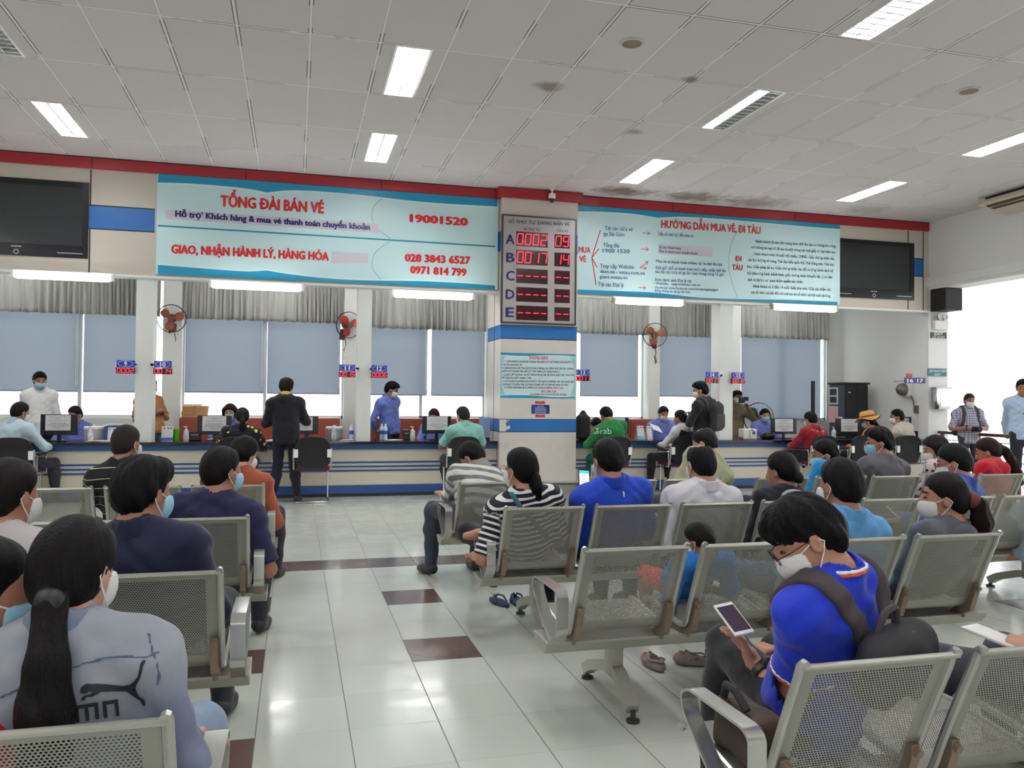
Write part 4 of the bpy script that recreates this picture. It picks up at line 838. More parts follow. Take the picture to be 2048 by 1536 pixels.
# ---- fans
M_WIRE = mat('fan_wire', (54, 46, 44), 0.4, metal=0.4); M_BLADE = mat('fan_blade', (170, 96, 70), 0.35, var=0.05); M_BLADER = mat('fan_blade_red', (196, 60, 54), 0.35); M_FBODY = mat('fan_body', (110, 70, 58), 0.5)
def fan(name, c, R_, lab, blade_m, yaw_, tilt, mount, cat='fan', nw=26):
    e = empty(name, c, 0); tag(e, lab, cat, 'fans'); e.rotation_euler = (tilt, 0, yaw_)
    mb = MB(); k = 40
    for (r, y) in ((R_, 0.0), (R_*0.985, -0.02)): mb.tube([(r*math.cos(2*PI*i/k), y, r*math.sin(2*PI*i/k)) for i in range(k)], 0.005, 6, closed=True)
    mb.build('guard_rim', M_WIRE, e, smooth=True)
    mb = MB()
    for i in range(nw):
        a_ = 2*PI*i/nw; pts = [(r*math.cos(a_+0.25*(1-r/R_)), -0.075+0.07*(r/R_)**2.2, r*math.sin(a_+0.25*(1-r/R_))) for r in np.linspace(0.045, R_, 6)]; mb.tube(pts, 0.0013, 3, caps=False)
        pts = [(r*math.cos(a_), 0.07-0.07*(r/R_)**2.2, r*math.sin(a_)) for r in np.linspace(0.06, R_, 5)]; mb.tube(pts, 0.0013, 3, caps=False)
    mb.build('guard_wire', M_WIRE, e)
    mb = MB(); mb.lathe([(0.0, -0.085), (0.045, -0.082), (0.048, -0.072), (0.0, -0.07)], n=18, axis=1); mb.build('badge', M_FBODY, e, smooth=True)
    for b_ in range(3):
        a0 = 2*PI*b_/3+0.3; vs = []; n_ = 9; rows = 6
        for i in range(rows+1):
            r = 0.03+(R_*0.86-0.03)*i/rows; wd_ = (0.35+0.85*math.sin(PI*min(1, 0.15+0.8*i/rows)))*0.5
            for j in range(n_+1):
                t = j/n_-0.5; a_ = a0+t*wd_*2; vs.append((r*math.cos(a_), -0.012+0.035*t*2*(1-0.4*i/rows), r*math.sin(a_)))
        fs = [(i*(n_+1)+j, i*(n_+1)+j+1, (i+1)*(n_+1)+j+1, (i+1)*(n_+1)+j) for i in range(rows) for j in range(n_)]
        mb = MB(); mb.add(vs, fs); o = mb.build('blade', blade_m, e, smooth=True); md = o.modifiers.new('t', 'SOLIDIFY'); md.thickness = 0.004
    mb = MB(); mb.lathe([(0.0, -0.04), (0.035, -0.035), (0.04, 0.02), (0.0, 0.025)], n=16, axis=1); mb.build('hub', M_FBODY, e, smooth=True)
    mb = MB(); mb.lathe([(0.0, 0.03), (0.06, 0.05), (0.07, 0.10), (0.06, 0.16), (0.0, 0.19)], n=18, axis=1); mb.build('motor', M_FBODY, e, smooth=True)
    mount(e); return e
def wall_mount(e):
    mb = MB(); mb.tube(rounded([(0, 0.12, -0.02), (0, 0.14, -0.16), (0, 0.20, -0.18)], 0.04), 0.018, 8); mb.box((-0.06, 0.185, -0.26), (0.06, 0.205, -0.08), 0.006); mb.build('bracket', M_FBODY, e, smooth=True)
    mb = MB(); mb.tube([(0.03, 0.17, -0.24), (0.05, 0.17, -0.34), (0.02, 0.17, -0.42), (0.05, 0.17, -0.5), (0.03, 0.17, -0.56), (0.06, 0.17, -0.5), (0.04, 0.17, -0.4)], 0.006, 5); mb.build('power_cord', M_BLK, e)
for (px, py, lab, bm_, yw) in ((343, 637, 'brown wall fan on the pilaster by counter sign 10', M_BLADE, 0.05), (697, 650, 'red wall fan half hidden by the second slim column', M_BLADER, 0.35), (1310, 670, 'brown wall fan on the pilaster between counter signs 13 and 14', M_BLADE, -0.3)):
    c = WY(px, py, 13.57); fan('wall_fan', tuple(c), 0.215, lab, bm_, yw, 0.12, wall_mount)
def floor_mount(e):
    zc = e.location[2]; mb = MB(); mb.cyl((0, 0.1, 0), (0, 0.1, -zc+0.03), 0.018, 10); mb.build('pole', M_BLK, e); mb = MB(); mb.lathe([(0.0, -zc+0.045), (0.2, -zc+0.03), (0.21, -zc+0.005), (0.0, -zc+0.005)], (0, 0.1, 0), 24); mb.build('base', M_BLK, e, smooth=True)
c = WY(1517, 836, 13.2); fan('pedestal_fan', tuple(c), 0.28, 'large black pedestal fan behind the clerk at window 15', mat('fan_blade_dark', (90, 84, 82), 0.4), -0.2, 0.05, floor_mount, nw=20)
# ================================================================== waiting benches
m = bpy.data.materials.new('perforated_steel'); m.use_nodes = True; nt = m.node_tree; N = nt.nodes; L = nt.links; p = N['Principled BSDF']; MATS['perforated_steel'] = m
uvn = N.new('ShaderNodeUVMap'); uvn.uv_map = 'metres'; sx = N.new('ShaderNodeSeparateXYZ'); L.new(uvn.outputs[0], sx.inputs[0])
PU, PV = 0.0088, 0.0076
vr = math_node(nt, 'DIVIDE', sx.outputs[1], PV); rowi = math_node(nt, 'FLOOR', vr); odd = math_node(nt, 'MULTIPLY', math_node(nt, 'MODULO', rowi, 2), 0.5)
ur = math_node(nt, 'ADD', math_node(nt, 'DIVIDE', sx.outputs[0], PU), odd)
fu = math_node(nt, 'MULTIPLY', math_node(nt, 'SUBTRACT', math_node(nt, 'FRACT', ur), 0.5), PU); fv = math_node(nt, 'MULTIPLY', math_node(nt, 'SUBTRACT', math_node(nt, 'FRACT', vr), 0.5), PV)
rr = math_node(nt, 'SQRT', math_node(nt, 'ADD', math_node(nt, 'MULTIPLY', fu, fu), math_node(nt, 'MULTIPLY', fv, fv)))
hole = math_node(nt, 'LESS_THAN', rr, 0.0026)
inu = math_node(nt, 'MULTIPLY', math_node(nt, 'GREATER_THAN', sx.outputs[0], 0.052), math_node(nt, 'LESS_THAN', sx.outputs[0], 0.408))
inv_ = math_node(nt, 'MAXIMUM', math_node(nt, 'MULTIPLY', math_node(nt, 'GREATER_THAN', sx.outputs[1], 0.062), math_node(nt, 'LESS_THAN', sx.outputs[1], 0.385)), math_node(nt, 'MULTIPLY', math_node(nt, 'GREATER_THAN', sx.outputs[1], 0.47), math_node(nt, 'LESS_THAN', sx.outputs[1], 0.76)))
hole = math_node(nt, 'MULTIPLY', hole, math_node(nt, 'MULTIPLY', inu, inv_))
tr = N.new('ShaderNodeBsdfTransparent'); ms = N.new('ShaderNodeMixShader'); L.new(hole, ms.inputs[0]); L.new(p.outputs[0], ms.inputs[1]); L.new(tr.outputs[0], ms.inputs[2]); L.new(ms.outputs[0], N['Material Output'].inputs[0])
tc = N.new('ShaderNodeTexCoord')
L.new(mix_col(nt, noise(nt, tc.outputs['Object'], 7, 5), rgb(136, 135, 126), rgb(160, 159, 149)), p.inputs['Base Color']); p.inputs['Roughness'].default_value = 0.38; p.inputs['Metallic'].default_value = 0.45
M_PERF = m
M_RAIL = mat('rail_alloy', (176, 176, 168), 0.28, metal=0.6, var=0.05, vscale=9); M_ARM = mat('armrest_alloy', (190, 190, 184), 0.22, metal=0.75); M_BEAM = mat('beam_grey', (164, 162, 150), 0.4, metal=0.2, var=0.06, vscale=6)
M_BRK = mat('bracket_rust', (132, 114, 96), 0.5, metal=0.3, var=0.25, vscale=30); M_FOOT = mat('foot_pad', (70, 66, 62), 0.4, metal=0.5)
SW, SP = 0.46, 0.535
def seat_profile():
    P = [(-0.018, 0.788), (-0.014, 0.797), (-0.004, 0.800), (0.006, 0.792), (0.02, 0.755), (0.05, 0.69), (0.085, 0.61), (0.115, 0.54), (0.14, 0.475), (0.155, 0.44), (0.175, 0.418), (0.21, 0.408), (0.27, 0.412), (0.35, 0.423), (0.45, 0.437), (0.52, 0.445), (0.565, 0.446), (0.59, 0.437), (0.603, 0.42)]
    return P
def make_seat_meshes():
    P = seat_profile(); s = [0.0]
    for a_, b_ in zip(P[:-1], P[1:]): s.append(s[-1]+math.hypot(b_[0]-a_[0], b_[1]-a_[1]))
    xs = [0.0, 0.01, 0.03, 0.05, 0.23, 0.41, 0.43, 0.45, 0.46]; vs = []; uv = []
    for (y, z), t in zip(P, s):
        for x in xs: vs.append((x, y, z)); uv.append((x, t))
    w = len(xs); fs = [(i*w+j, i*w+j+1, (i+1)*w+j+1, (i+1)*w+j) for i in range(len(P)-1) for j in range(w-1)]
    me = bpy.data.meshes.new('seat'); me.from_pydata(vs, [], fs); me.update(); ul = me.uv_layers.new(name='metres')
    for lp in me.loops: ul.data[lp.index].uv = uv[lp.vertex_index]
    me.materials.append(M_PERF); me.polygons.foreach_set('use_smooth', [True]*len(me.polygons))
    out = {'seat': me}
    for nm, x in (('rail_a', 0.004), ('rail_b', SW-0.004)):
        mb = MB(); mb.tube([(x, y, z) for y, z in P[1:]], 0.0125, 8, flat=None); o = mb.build('side_rail', M_RAIL, smooth=True); out[nm] = o.data; bpy.data.objects.remove(o)
    for nm, x in (('brk_a', 0.028), ('brk_b', SW-0.028)):
        mb = MB(); mb.prism([(0.10, 0.535), (0.125, 0.535), (0.175, 0.43), (0.25, 0.385), (0.25, 0.372), (0.19, 0.372), (0.135, 0.40), (0.10, 0.50)], 0, x-0.014, x+0.014); mb.cyl((x-0.0, 0.085, 0.515), (x, 0.115, 0.525), 0.012, 8); mb.cyl((x, 0.185, 0.385), (x, 0.185, 0.36), 0.01, 8)
        o = mb.build('mounting_bracket', M_BRK, bevel=0.0); out[nm] = o.data; bpy.data.objects.remove(o)
    return out
SM = make_seat_meshes()
arm_path = rounded([(0.20, 0.36), (0.155, 0.40), (0.115, 0.47), (0.112, 0.60), (0.15, 0.628), (0.43, 0.628), (0.485, 0.60), (0.455, 0.545), (0.345, 0.455), (0.215, 0.385)], 0, 4) if False else None
def arm_mesh():
    P = rounded([(0, 0.19, 0.365), (0, 0.105, 0.43), (0, 0.105, 0.590), (0, 0.135, 0.607), (0, 0.42, 0.605), (0, 0.462, 0.578), (0, 0.44, 0.53), (0, 0.33, 0.45), (0, 0.20, 0.372)], 0.035, 5)
    mb = MB(); mb.strip(P, 0.026, (1, 0, 0), 0.007); o = mb.build('armrest', M_ARM, smooth=True); me = o.data; bpy.data.objects.remove(o); return me
ARM = arm_mesh()
def beam_mesh(x0, x1):
    mb = MB(); mb.prism([(0.19, 0.362), (0.225, 0.318), (0.335, 0.318), (0.40, 0.362), (0.40, 0.372), (0.19, 0.372)], 0, x0, x1); return mb
def leg_mesh(x):
    mb = MB(); mb.box((x-0.03, 0.385, 0.13), (x+0.03, 0.475, 0.33), 0.006); mb.box((x-0.033, 0.25, 0.315), (x+0.033, 0.47, 0.34), 0.004)
    arch = rounded([(x, 0.205, 0.055), (x, 0.265, 0.095), (x, 0.38, 0.165), (x, 0.48, 0.165), (x, 0.70, 0.095), (x, 0.775, 0.05)], 0.08, 4); mb.strip(arch, 0.028, (1, 0, 0), 0.05); return mb
def bench(x0, y0, n, armside, lab, legs=(0.6, None)):
    e = empty('waiting_bench', (x0, y0, 0)); tag(e, lab, 'bench', 'perforated steel waiting benches')
    W_ = SP*(n-1)+SW
    beam_mesh(-0.09 if armside <= 0 else -0.02, W_+(0.12 if armside <= 0 else 0.09)).build('beam', M_BEAM, e, bevel=0.003)
    for k in range(n):
        s = bpy.data.objects.new('seat', SM['seat']); COL.objects.link(s); s.parent = e; s.location = (k*SP, 0, 0)
        for a_, nm in (('rail_a', 'side_rail'), ('rail_b', 'side_rail'), ('brk_a', 'mounting_bracket'), ('brk_b', 'mounting_bracket')):
            c = bpy.data.objects.new(nm, SM[a_]); COL.objects.link(c); c.parent = s
    for x in (0.31, W_-0.31):
        l_ = leg_mesh(x).build('leg', M_BEAM, e, smooth=True, bevel=0.0)
        for y in (0.205, 0.775):
            mb = MB(); mb.lathe([(0.0, 0.0), (0.03, 0.0), (0.03, 0.012), (0.012, 0.018), (0.012, 0.05), (0.0, 0.05)], (x, y, 0), 14); mb.build('foot_pad', M_FOOT, l_, smooth=True)
    xa = -0.052 if armside <= 0 else W_+0.052
    a_ = bpy.data.objects.new('armrest', ARM); COL.objects.link(a_); a_.parent = e; a_.location = (xa, 0, 0)
    return e
bench(1.13, 1.64, 4, -1, 'steel waiting bench nearest the camera, seating the man with the backpack').scale.x = 0.93
bench(1.13, 3.10, 4, -1, 'steel waiting bench in front of the backpack man, second row on the exit side')
bench(1.13, 4.36, 4, -1, 'steel waiting bench seating the woman in the black and white striped shirt')
bench(3.42, 4.33, 4, 1, 'steel waiting bench behind the grey hoodie woman, third row by the exit')
bench(1.14, 5.72, 4, -1, 'steel waiting bench in front of the pillar, seating the man in the grey striped polo')
bench(3.51, 5.68, 5, 1, 'steel waiting bench seating the man in the dark grey shirt and mask')
bench(-2.285, 1.65, 4, 1, 'steel waiting bench seating the woman in the denim jacket')
bench(-2.305, 2.99, 4, 1, 'steel waiting bench seating the man in the navy polo')
bench(-2.285, 4.29, 4, 1, 'steel waiting bench seating the man in the navy T-shirt across the aisle')
bench(-2.265, 5.83, 4, 1, 'steel waiting bench seating the woman in the rust brown top')
# ================================================================== chairs at the counters
M_CHB = mat('chair_black', (20, 20, 24), 0.7, bump=0.15, bscale=400); M_BURG = mat('chair_burgundy', (98, 26, 40), 0.8, bump=0.15, bscale=300); M_CHR = mat('chair_chrome', (190, 190, 188), 0.18, metal=0.9); M_CTUBE = mat('chair_tube', (170, 172, 170), 0.4, metal=0.3)
def chair(x, y, lab, rz=0.0, arms=False):
    e = empty('visitor_chair', (x, y, 0), rz); tag(e, lab, 'chair', 'black and burgundy chairs at the counters')
    pts = []
    for i in range(40):
        a_ = 2*PI*i/40; cs, sn = math.cos(a_), math.sin(a_); q = 3.2
        pts.append((0.225*math.copysign(abs(cs)**(2/q), cs), 0.655+0.215*math.copysign(abs(sn)**(2/q), sn)))
    mb = MB(); k = len(pts)
    lay = [(-0.235, 0.93), (-0.25, 1.0), (-0.225, 1.03), (-0.20, 1.0), (-0.185, 0.93)]; vs = []
    for (yy, s_) in lay:
        for (px_, pz_) in pts: vs.append((px_*s_, yy-0.10*(pz_-0.655), 0.655+(pz_-0.655)*s_))
    fs = [(i*k+j, i*k+(j+1) % k, (i+1)*k+(j+1) % k, (i+1)*k+j) for i in range(len(lay)-1) for j in range(k)]+[tuple(range(k))[::-1], tuple((len(lay)-1)*k+j for j in range(k))]
    mb.add(vs, fs); mb.build('backrest', M_CHB, e, smooth=True)
    mb = MB(); mb.box((-0.225, -0.19, 0.415), (0.225, 0.24, 0.475), 0.025); mb.build('seat', M_BURG, e, smooth=True)
    for s_ in (-1, 1):
        mb = MB(); mb.tube([(s_*0.245, -0.24, 0.72), (s_*0.245, -0.225, 0.6), (s_*0.24, -0.18, 0.44)], 0.012, 8); mb.build('back_post', M_CTUBE, e, smooth=True)
        mb = MB(); mb.box((s_*0.215-0.028, -0.262, 0.60), (s_*0.215+0.028, -0.252, 0.71), 0.004); mb.build('back_clip', M_WHITE, e)
    mb = MB(); mb.tube(rounded([(-0.215, 0.2, 0.43), (-0.215, 0.2, 0.012), (-0.215, -0.25, 0.012), (0.215, -0.25, 0.012), (0.215, 0.2, 0.012), (0.215, 0.2, 0.43)], 0.05, 5), 0.0115, 8); mb.build('frame', M_CHR, e, smooth=True)
    if arms:
        for s_ in (-1, 1):
            mb = MB(); mb.tube(rounded([(s_*0.27, -0.2, 0.40), (s_*0.27, -0.2, 0.645), (s_*0.27, 0.17, 0.645), (s_*0.27, 0.2, 0.40), (s_*0.2, -0.0, 0.40)], 0.04, 4), 0.011, 8); a_ = mb.build('armrest', M_CHR, e, smooth=True)
            mb = MB(); mb.box((s_*0.27-0.02, -0.18, 0.652), (s_*0.27+0.02, 0.15, 0.675), 0.008); mb.build('arm_pad', M_CHB, a_)
    return e
CHY = 11.34
for (px, lab, arms) in ((22, 'black visitor chair under the man in the pale shirt at window 9', True), (470, 'black visitor chair behind the seated rust brown woman', False), (625, 'empty black and burgundy chair beside the standing customer in black', False),
                        (929, 'black visitor chair of the customer in the teal polo', False), (1232, 'black visitor chair of the rider in the green jersey', False), (1372, 'black visitor chair of the girl in the black vest', True),
                        (1650, 'black visitor chair of the customer in the red hoodie', True), (1728, 'black visitor chair of the customer in the straw hat', True), (1818, 'black visitor chair of the man in the beige T-shirt', True)):
    chair(WY(px, 930, CHY-0.24)[0], CHY, lab, 0.0, arms)
# blue office chair behind window 9
c = WY(223, 860, 12.75); e = empty('office_chair', (c[0], 12.75, 0)); tag(e, 'empty blue office chair with a white shell behind window 9', 'chair')
def shell(sc, y0): 
    P = []
    for i in range(32):
        a_ = 2*PI*i/32; cs, sn = math.cos(a_), math.sin(a_); P.append((0.25*sc*math.copysign(abs(cs)**0.7, cs), 0.72+0.27*sc*math.copysign(abs(sn)**0.7, sn)))
    return P
for nm, sc, ya, yb, mm in (('back_shell', 1.0, 0.0, 0.025, M_WHITE), ('back_pad', 0.9, -0.02, 0.0, mat('pad_blue', (70, 98, 148), 0.8, bump=0.2, bscale=300))):
    mb = MB(); mb.prism(shell(sc, 0), 1, 0.2+ya, 0.2+yb); mb.build(nm, mm, e, bevel=0.008)
mb = MB(); mb.box((-0.24, -0.25, 0.42), (0.24, 0.22, 0.49), 0.03); mb.build('seat', MATS['pad_blue'], e, smooth=True)
mb = MB(); mb.cyl((0, 0, 0.08), (0, 0, 0.42), 0.025); mb.build('gas_post', M_BLK, e)
mb = MB()
for i in range(5): a_ = 2*PI*i/5; mb.tube([(0, 0, 0.09), (0.28*math.cos(a_), 0.28*math.sin(a_), 0.05)], [0.022, 0.014], 6)
mb.build('base', M_BLK, e)
# ================================================================== things on the counters
CT = 0.781
M_SCRB = mat('monitor_black', (24, 24, 28), 0.3); M_PAPER = mat('paper_white', (214, 212, 214), 0.7, bump=0.1, bscale=40); M_PRINT = mat('print_grey', (110, 108, 112), 0.8)
def monitor(xa, ya, xb, yb, lab, paper, Y=12.02):
    a = WY(xa, ya, Y); b = WY(xb, yb, Y); xc = (a[0]+b[0])/2; e = empty('monitor', (xc, Y, CT)); tag(e, lab, 'monitor', 'monitors on the counters'); of = (xc, Y, CT); zb = max(b[2], CT+0.04)
    mb = MB(); mb.box((a[0], Y, zb), (b[0], Y+0.035, a[2]), 0.005); mb.build('screen', M_SCRB, e, off=of)
    mb = MB(); mb.box((xc-0.025, Y+0.01, CT+0.01), (xc+0.025, Y+0.03, zb+0.08), 0.003); mb.build('stand', M_SCRB, e, off=of)
    mb = MB(); mb.box((xc-0.11, Y-0.06, CT), (xc+0.11, Y+0.11, CT+0.012), 0.005); mb.build('base', M_SCRB, e, off=of)
    if paper:
        p0 = WY(paper[0], paper[1], Y-0.004); p1 = WY(paper[2], paper[3], Y-0.004); mb = MB(); n_ = 8; vs = []
        for j in (0, 1, 2, 3):
            for i in range(n_+1): vs.append((p0[0]+(p1[0]-p0[0])*i/n_, Y-0.004-0.006*math.sin(PI*i/n_)*(j/3)-0.004*(j/3)**2, p0[2]+(p1[2]-p0[2])*j/3))
        mb.add(vs, [(j*(n_+1)+i, j*(n_+1)+i+1, (j+1)*(n_+1)+i+1, (j+1)*(n_+1)+i) for j in range(3) for i in range(n_)]); o = mb.build('notice_paper', M_PAPER, e, off=of, smooth=True)
        mb = MB(); w = p1[0]-p0[0]; h = p0[2]-p1[2]; rnd = random.Random(int(xa))
        for i, (t, l_) in enumerate(((0.13, 0.62), (0.21, 0.2), (0.34, 0.72), (0.52, 0.55), (0.60, 0.78), (0.69, 0.8), (0.78, 0.45), (0.86, 0.25))):
            z = p0[2]-h*t; c_ = (p0[0]+p1[0])/2; x_ = c_-w*l_/2
            while x_ < c_+w*l_/2:
                q = w*rnd.uniform(0.04, 0.1); mb.add([(x_, Y-0.0165, z-h*0.012), (x_+q, Y-0.0165, z-h*0.012), (x_+q, Y-0.0165, z+h*0.014), (x_, Y-0.0165, z+h*0.014)], [(0, 1, 2, 3)]); x_ += q+w*0.02
        mb.build('printed_lines', M_PRINT, o, off=of)
for args in ((81, 828.5, 154.5, 870, 'black monitor with a taped notice at window 9', (91, 830, 141, 861)), (395, 831, 463, 869, 'black monitor with a taped notice at window 10', (405, 832, 452, 862)), (590, 832.5, 636.5, 868, 'black monitor with a taped notice half hidden by the standing customer in black', (598, 834, 625, 861)),
             (845, 832, 902, 867, 'black monitor with a taped notice at window 12', (854, 833, 895, 860)), (1212, 835, 1257.5, 867, 'black monitor with a taped notice behind the rider in green', (1222, 836, 1250, 862)), (1543, 836.5, 1593, 868, 'black monitor with a taped notice at window 15', (1550, 838, 1586, 863)),
             (1673, 837, 1720, 872, 'black monitor with a taped notice at window 16', (1682, 838, 1715, 863)), (1803, 834, 1823, 848, 'small black monitor behind the man in the beige T-shirt', (1808, 836, 1818, 845))):
    monitor(*args)
M_SAN = mat('sanitiser_clear', (206, 210, 212), 0.15, spec=0.6); M_PUMP = mat('pump_white', (236, 236, 236), 0.35); M_TIN = mat('dispenser_tin', (186, 186, 188), 0.3, metal=0.4); M_GREEN = mat('cup_green', (74, 176, 36), 0.3)
def at(px, Y=12.0): return WY(px, 880, Y)[0]
def bottle(px, lab, Y=11.98):
    x = at(px, Y); e = empty('sanitiser_bottle', (x, Y, CT)); tag(e, lab, 'bottle', 'hand sanitiser bottles')
    mb = MB(); mb.lathe([(0, 0), (0.034, 0.002), (0.036, 0.02), (0.036, 0.125), (0.028, 0.145), (0.014, 0.152), (0, 0.153)], n=18); mb.build('body', M_SAN, e, smooth=True)
    mb = MB(); mb.lathe([(0.0365, 0.03), (0.0365, 0.115)], n=18); mb.build('label', mat('bottle_label', (222, 224, 226), 0.5), e, smooth=True)
    mb = MB(); mb.prism([(-0.012, 0.04), (-0.006, 0.04), (0.016, 0.075), (0.013, 0.08)], 1, -0.0385, -0.0368); mb.build('label_mark', M_TDARK, e)
    mb = MB(); mb.lathe([(0.015, 0.152), (0.015, 0.168), (0.005, 0.17), (0.005, 0.19), (0.013, 0.192), (0.013, 0.2), (0, 0.201)], n=12); mb.tube([(0, 0, 0.196), (-0.035, -0.005, 0.192)], 0.006, 6); mb.build('pump', M_PUMP, e, smooth=True)
for px, lab in ((181, 'hand sanitiser bottle in front of the tissue tin at window 9'), (372, 'hand sanitiser bottle beside the black box and green cup'), (667.5, 'hand sanitiser bottle in front of the tissue tin by the second slim column'), (825, 'hand sanitiser bottle beside the small black box at window 12'), (1667.5, 'hand sanitiser bottle beside the monitor at window 16')): bottle(px, lab)
for px, lab in ((187, 'round tin tissue dispenser at window 9'), (668, 'round tin tissue dispenser by the second slim column')):
    e = empty('tissue_dispenser', (at(px, 12.12), 12.12, CT)); tag(e, lab, 'tissue dispenser', 'tissue dispensers')
    mb = MB(); mb.lathe([(0, 0), (0.115, 0.0), (0.118, 0.005), (0.118, 0.165), (0, 0.165)], n=28); mb.build('tin', M_TIN, e, smooth=True)
    mb = MB(); mb.lathe([(0.122, 0.16), (0.124, 0.185), (0.11, 0.195), (0.02, 0.198), (0.015, 0.215), (0, 0.217)], n=28); mb.build('lid', M_PUMP, e, smooth=True)
for px, lab in ((703, 'clear water bottle with a blue label beside the second slim column'), (764, 'clear water bottle in front of the standing officer'), (770.5, 'second clear water bottle in front of the standing officer')):
    e = empty('water_bottle', (at(px, 12.0), 12.0+(0.05 if px == 764 else 0), CT)); tag(e, lab, 'water bottle', 'water bottles')
    mb = MB(); mb.lathe([(0, 0), (0.031, 0.002), (0.033, 0.02), (0.030, 0.05), (0.033, 0.08), (0.033, 0.15), (0.026, 0.19), (0.013, 0.21), (0.013, 0.222)], n=18); mb.build('body', mat('pet_clear', (206, 220, 232), 0.08, spec=0.7), e, smooth=True)
    mb = MB(); mb.lathe([(0.0338, 0.085), (0.0338, 0.14)], n=18); mb.build('label', mat('label_blue', (40, 90, 190), 0.4), e, smooth=True)
    mb = MB(); mb.lathe([(0, 0.238), (0.015, 0.237), (0.015, 0.218), (0.014, 0.216)], n=14); mb.build('cap', M_PUMP, e, smooth=True)
e = empty('green_cup', (at(352, 12.05), 12.05, CT)); tag(e, 'bright green plastic cup on the counter beside the desk calendar', 'cup')
mb = MB(); mb.lathe([(0, 0.001), (0.036, 0.0), (0.046, 0.165), (0.042, 0.165), (0.033, 0.01), (0, 0.008)], n=24); mb.build('cup', M_GREEN, e, smooth=True)
mb = MB(); mb.lathe([(0.048, 0.150), (0.050, 0.16), (0.048, 0.168), (0.043, 0.166)], n=24); mb.build('rim', mat('cup_rim', (120, 206, 80), 0.3), e, smooth=True)
def calendar(px, lab, Y=12.0, w=0.15, h=0.20, base=(60, 92, 170)):
    e = empty('desk_calendar', (at(px, Y), Y, CT)); tag(e, lab, 'calendar', 'desk calendars')
    mb = MB(); mb.add([(-w/2, -0.06, 0), (w/2, -0.06, 0), (w/2, 0, h), (-w/2, 0, h), (-w/2, 0.07, 0), (w/2, 0.07, 0)], [(0, 1, 2, 3), (3, 2, 5, 4)]); o = mb.build('easel', M_PAPER, e); md = o.modifiers.new('t', 'SOLIDIFY'); md.thickness = 0.003
    f = lambda t: (-0.0625+0.06*t, h*t)
    mb = MB(); a_ = f(0.03); b_ = f(0.24); mb.add([(-w/2, a_[0], a_[1]), (w/2, a_[0], a_[1]), (w/2, b_[0], b_[1]), (-w/2, b_[0], b_[1])], [(0, 1, 2, 3)]); mb.build('blue_foot', mat('cal_%d' % base[0], base, 0.5), e)
    mb = MB(); a_ = f(0.82); b_ = f(0.92)
    for xx in (-0.05, 0.0, 0.035): mb.add([(xx, a_[0]-0.001, a_[1]), (xx+0.022, a_[0]-0.001, a_[1]), (xx+0.022, b_[0]-0.001, b_[1]), (xx, b_[0]-0.001, b_[1])], [(0, 1, 2, 3)])
    mb.build('printed_marks', M_PRINT, e)
calendar(335, 'white desk calendar with a blue foot beside the green cup'); calendar(226, 'white desk calendar in front of the blue office chair', 12.05, 0.12, 0.18, (190, 190, 196))
calendar(1280, 'tall white desk calendar with a light blue foot at window 13', 12.0, 0.12, 0.215, (110, 186, 226)); calendar(1297, 'second white desk calendar beside the clerk at window 14', 12.05, 0.09, 0.21, (200, 200, 204))
def block(name, px, w, d, h, m_, lab, cat, Y=12.05, bev=0.012, extra=None):
    e = empty(name, (at(px, Y), Y, CT)); tag(e, lab, cat); mb = MB(); mb.box((-w/2, -d/2, 0), (w/2, d/2, h), bev); mb.build('case', m_, e, smooth=False)
    if extra: extra(e, w, d, h)
def slot(e, w, d, h):
    mb = MB(); mb.box((-w*0.3, -d/2-0.002, h*0.62), (w*0.3, -d/2+0.002, h*0.7)); mb.build('slot', M_SIL, e)
block('card_printer', 391, 0.15, 0.2, 0.125, M_SCRB, 'black wedge device between the green cup and the monitor', 'device', 12.1, extra=slot)
block('card_printer', 812, 0.10, 0.16, 0.15, M_SCRB, 'small black upright device beside the sanitiser near the standing officer', 'device', 12.1, extra=slot)
def clockface(e, w, d, h):
    mb = MB(); mb.lathe([(0.0, -d/2-0.003), (0.03, -d/2-0.003), (0.032, -d/2)], (w*0.28, 0, h*0.62), 16, axis=1); mb.build('dial', M_PRINT, e)
    mb = MB(); mb.box((-0.01, -d/2-0.003, 0.02), (0.0, -d/2+0.001, h-0.02)); mb.build('seam', M_PRINT, e)
    mb = MB(); mb.box((w*0.08, -d/2-0.003, h*0.8), (w*0.2, -d/2+0.001, h*0.92)); mb.build('display', M_SCRB, e)
block('money_counter', 1495, 0.25, 0.16, 0.17, mat('device_white', (226, 224, 216), 0.4), 'white box device on the counter beside the clerk at window 15', 'device', 11.95, extra=clockface)
block('counter_bag', 1535, 0.23, 0.16, 0.11, M_SCRB, 'black bag lying on the counter in front of the clerk at window 15', 'bag', 11.92, 0.04, slot)  # black bag, modelled as a rounded block
block('receipt_printer', 1838, 0.12, 0.16, 0.13, M_SCRB, 'black device at the end of the counter by the pier', 'device', 12.0, extra=slot)
for px, w, lab in ((1482, 0.05, 'small red ink pad in front of the white device'), (1657, 0.06, 'small red box on the counter by the sanitiser at window 16')): block('ink_pad', px, w, 0.05, 0.04, mat('ink_red', (150, 30, 40), 0.4), lab, 'ink pad', 11.9, 0.006)
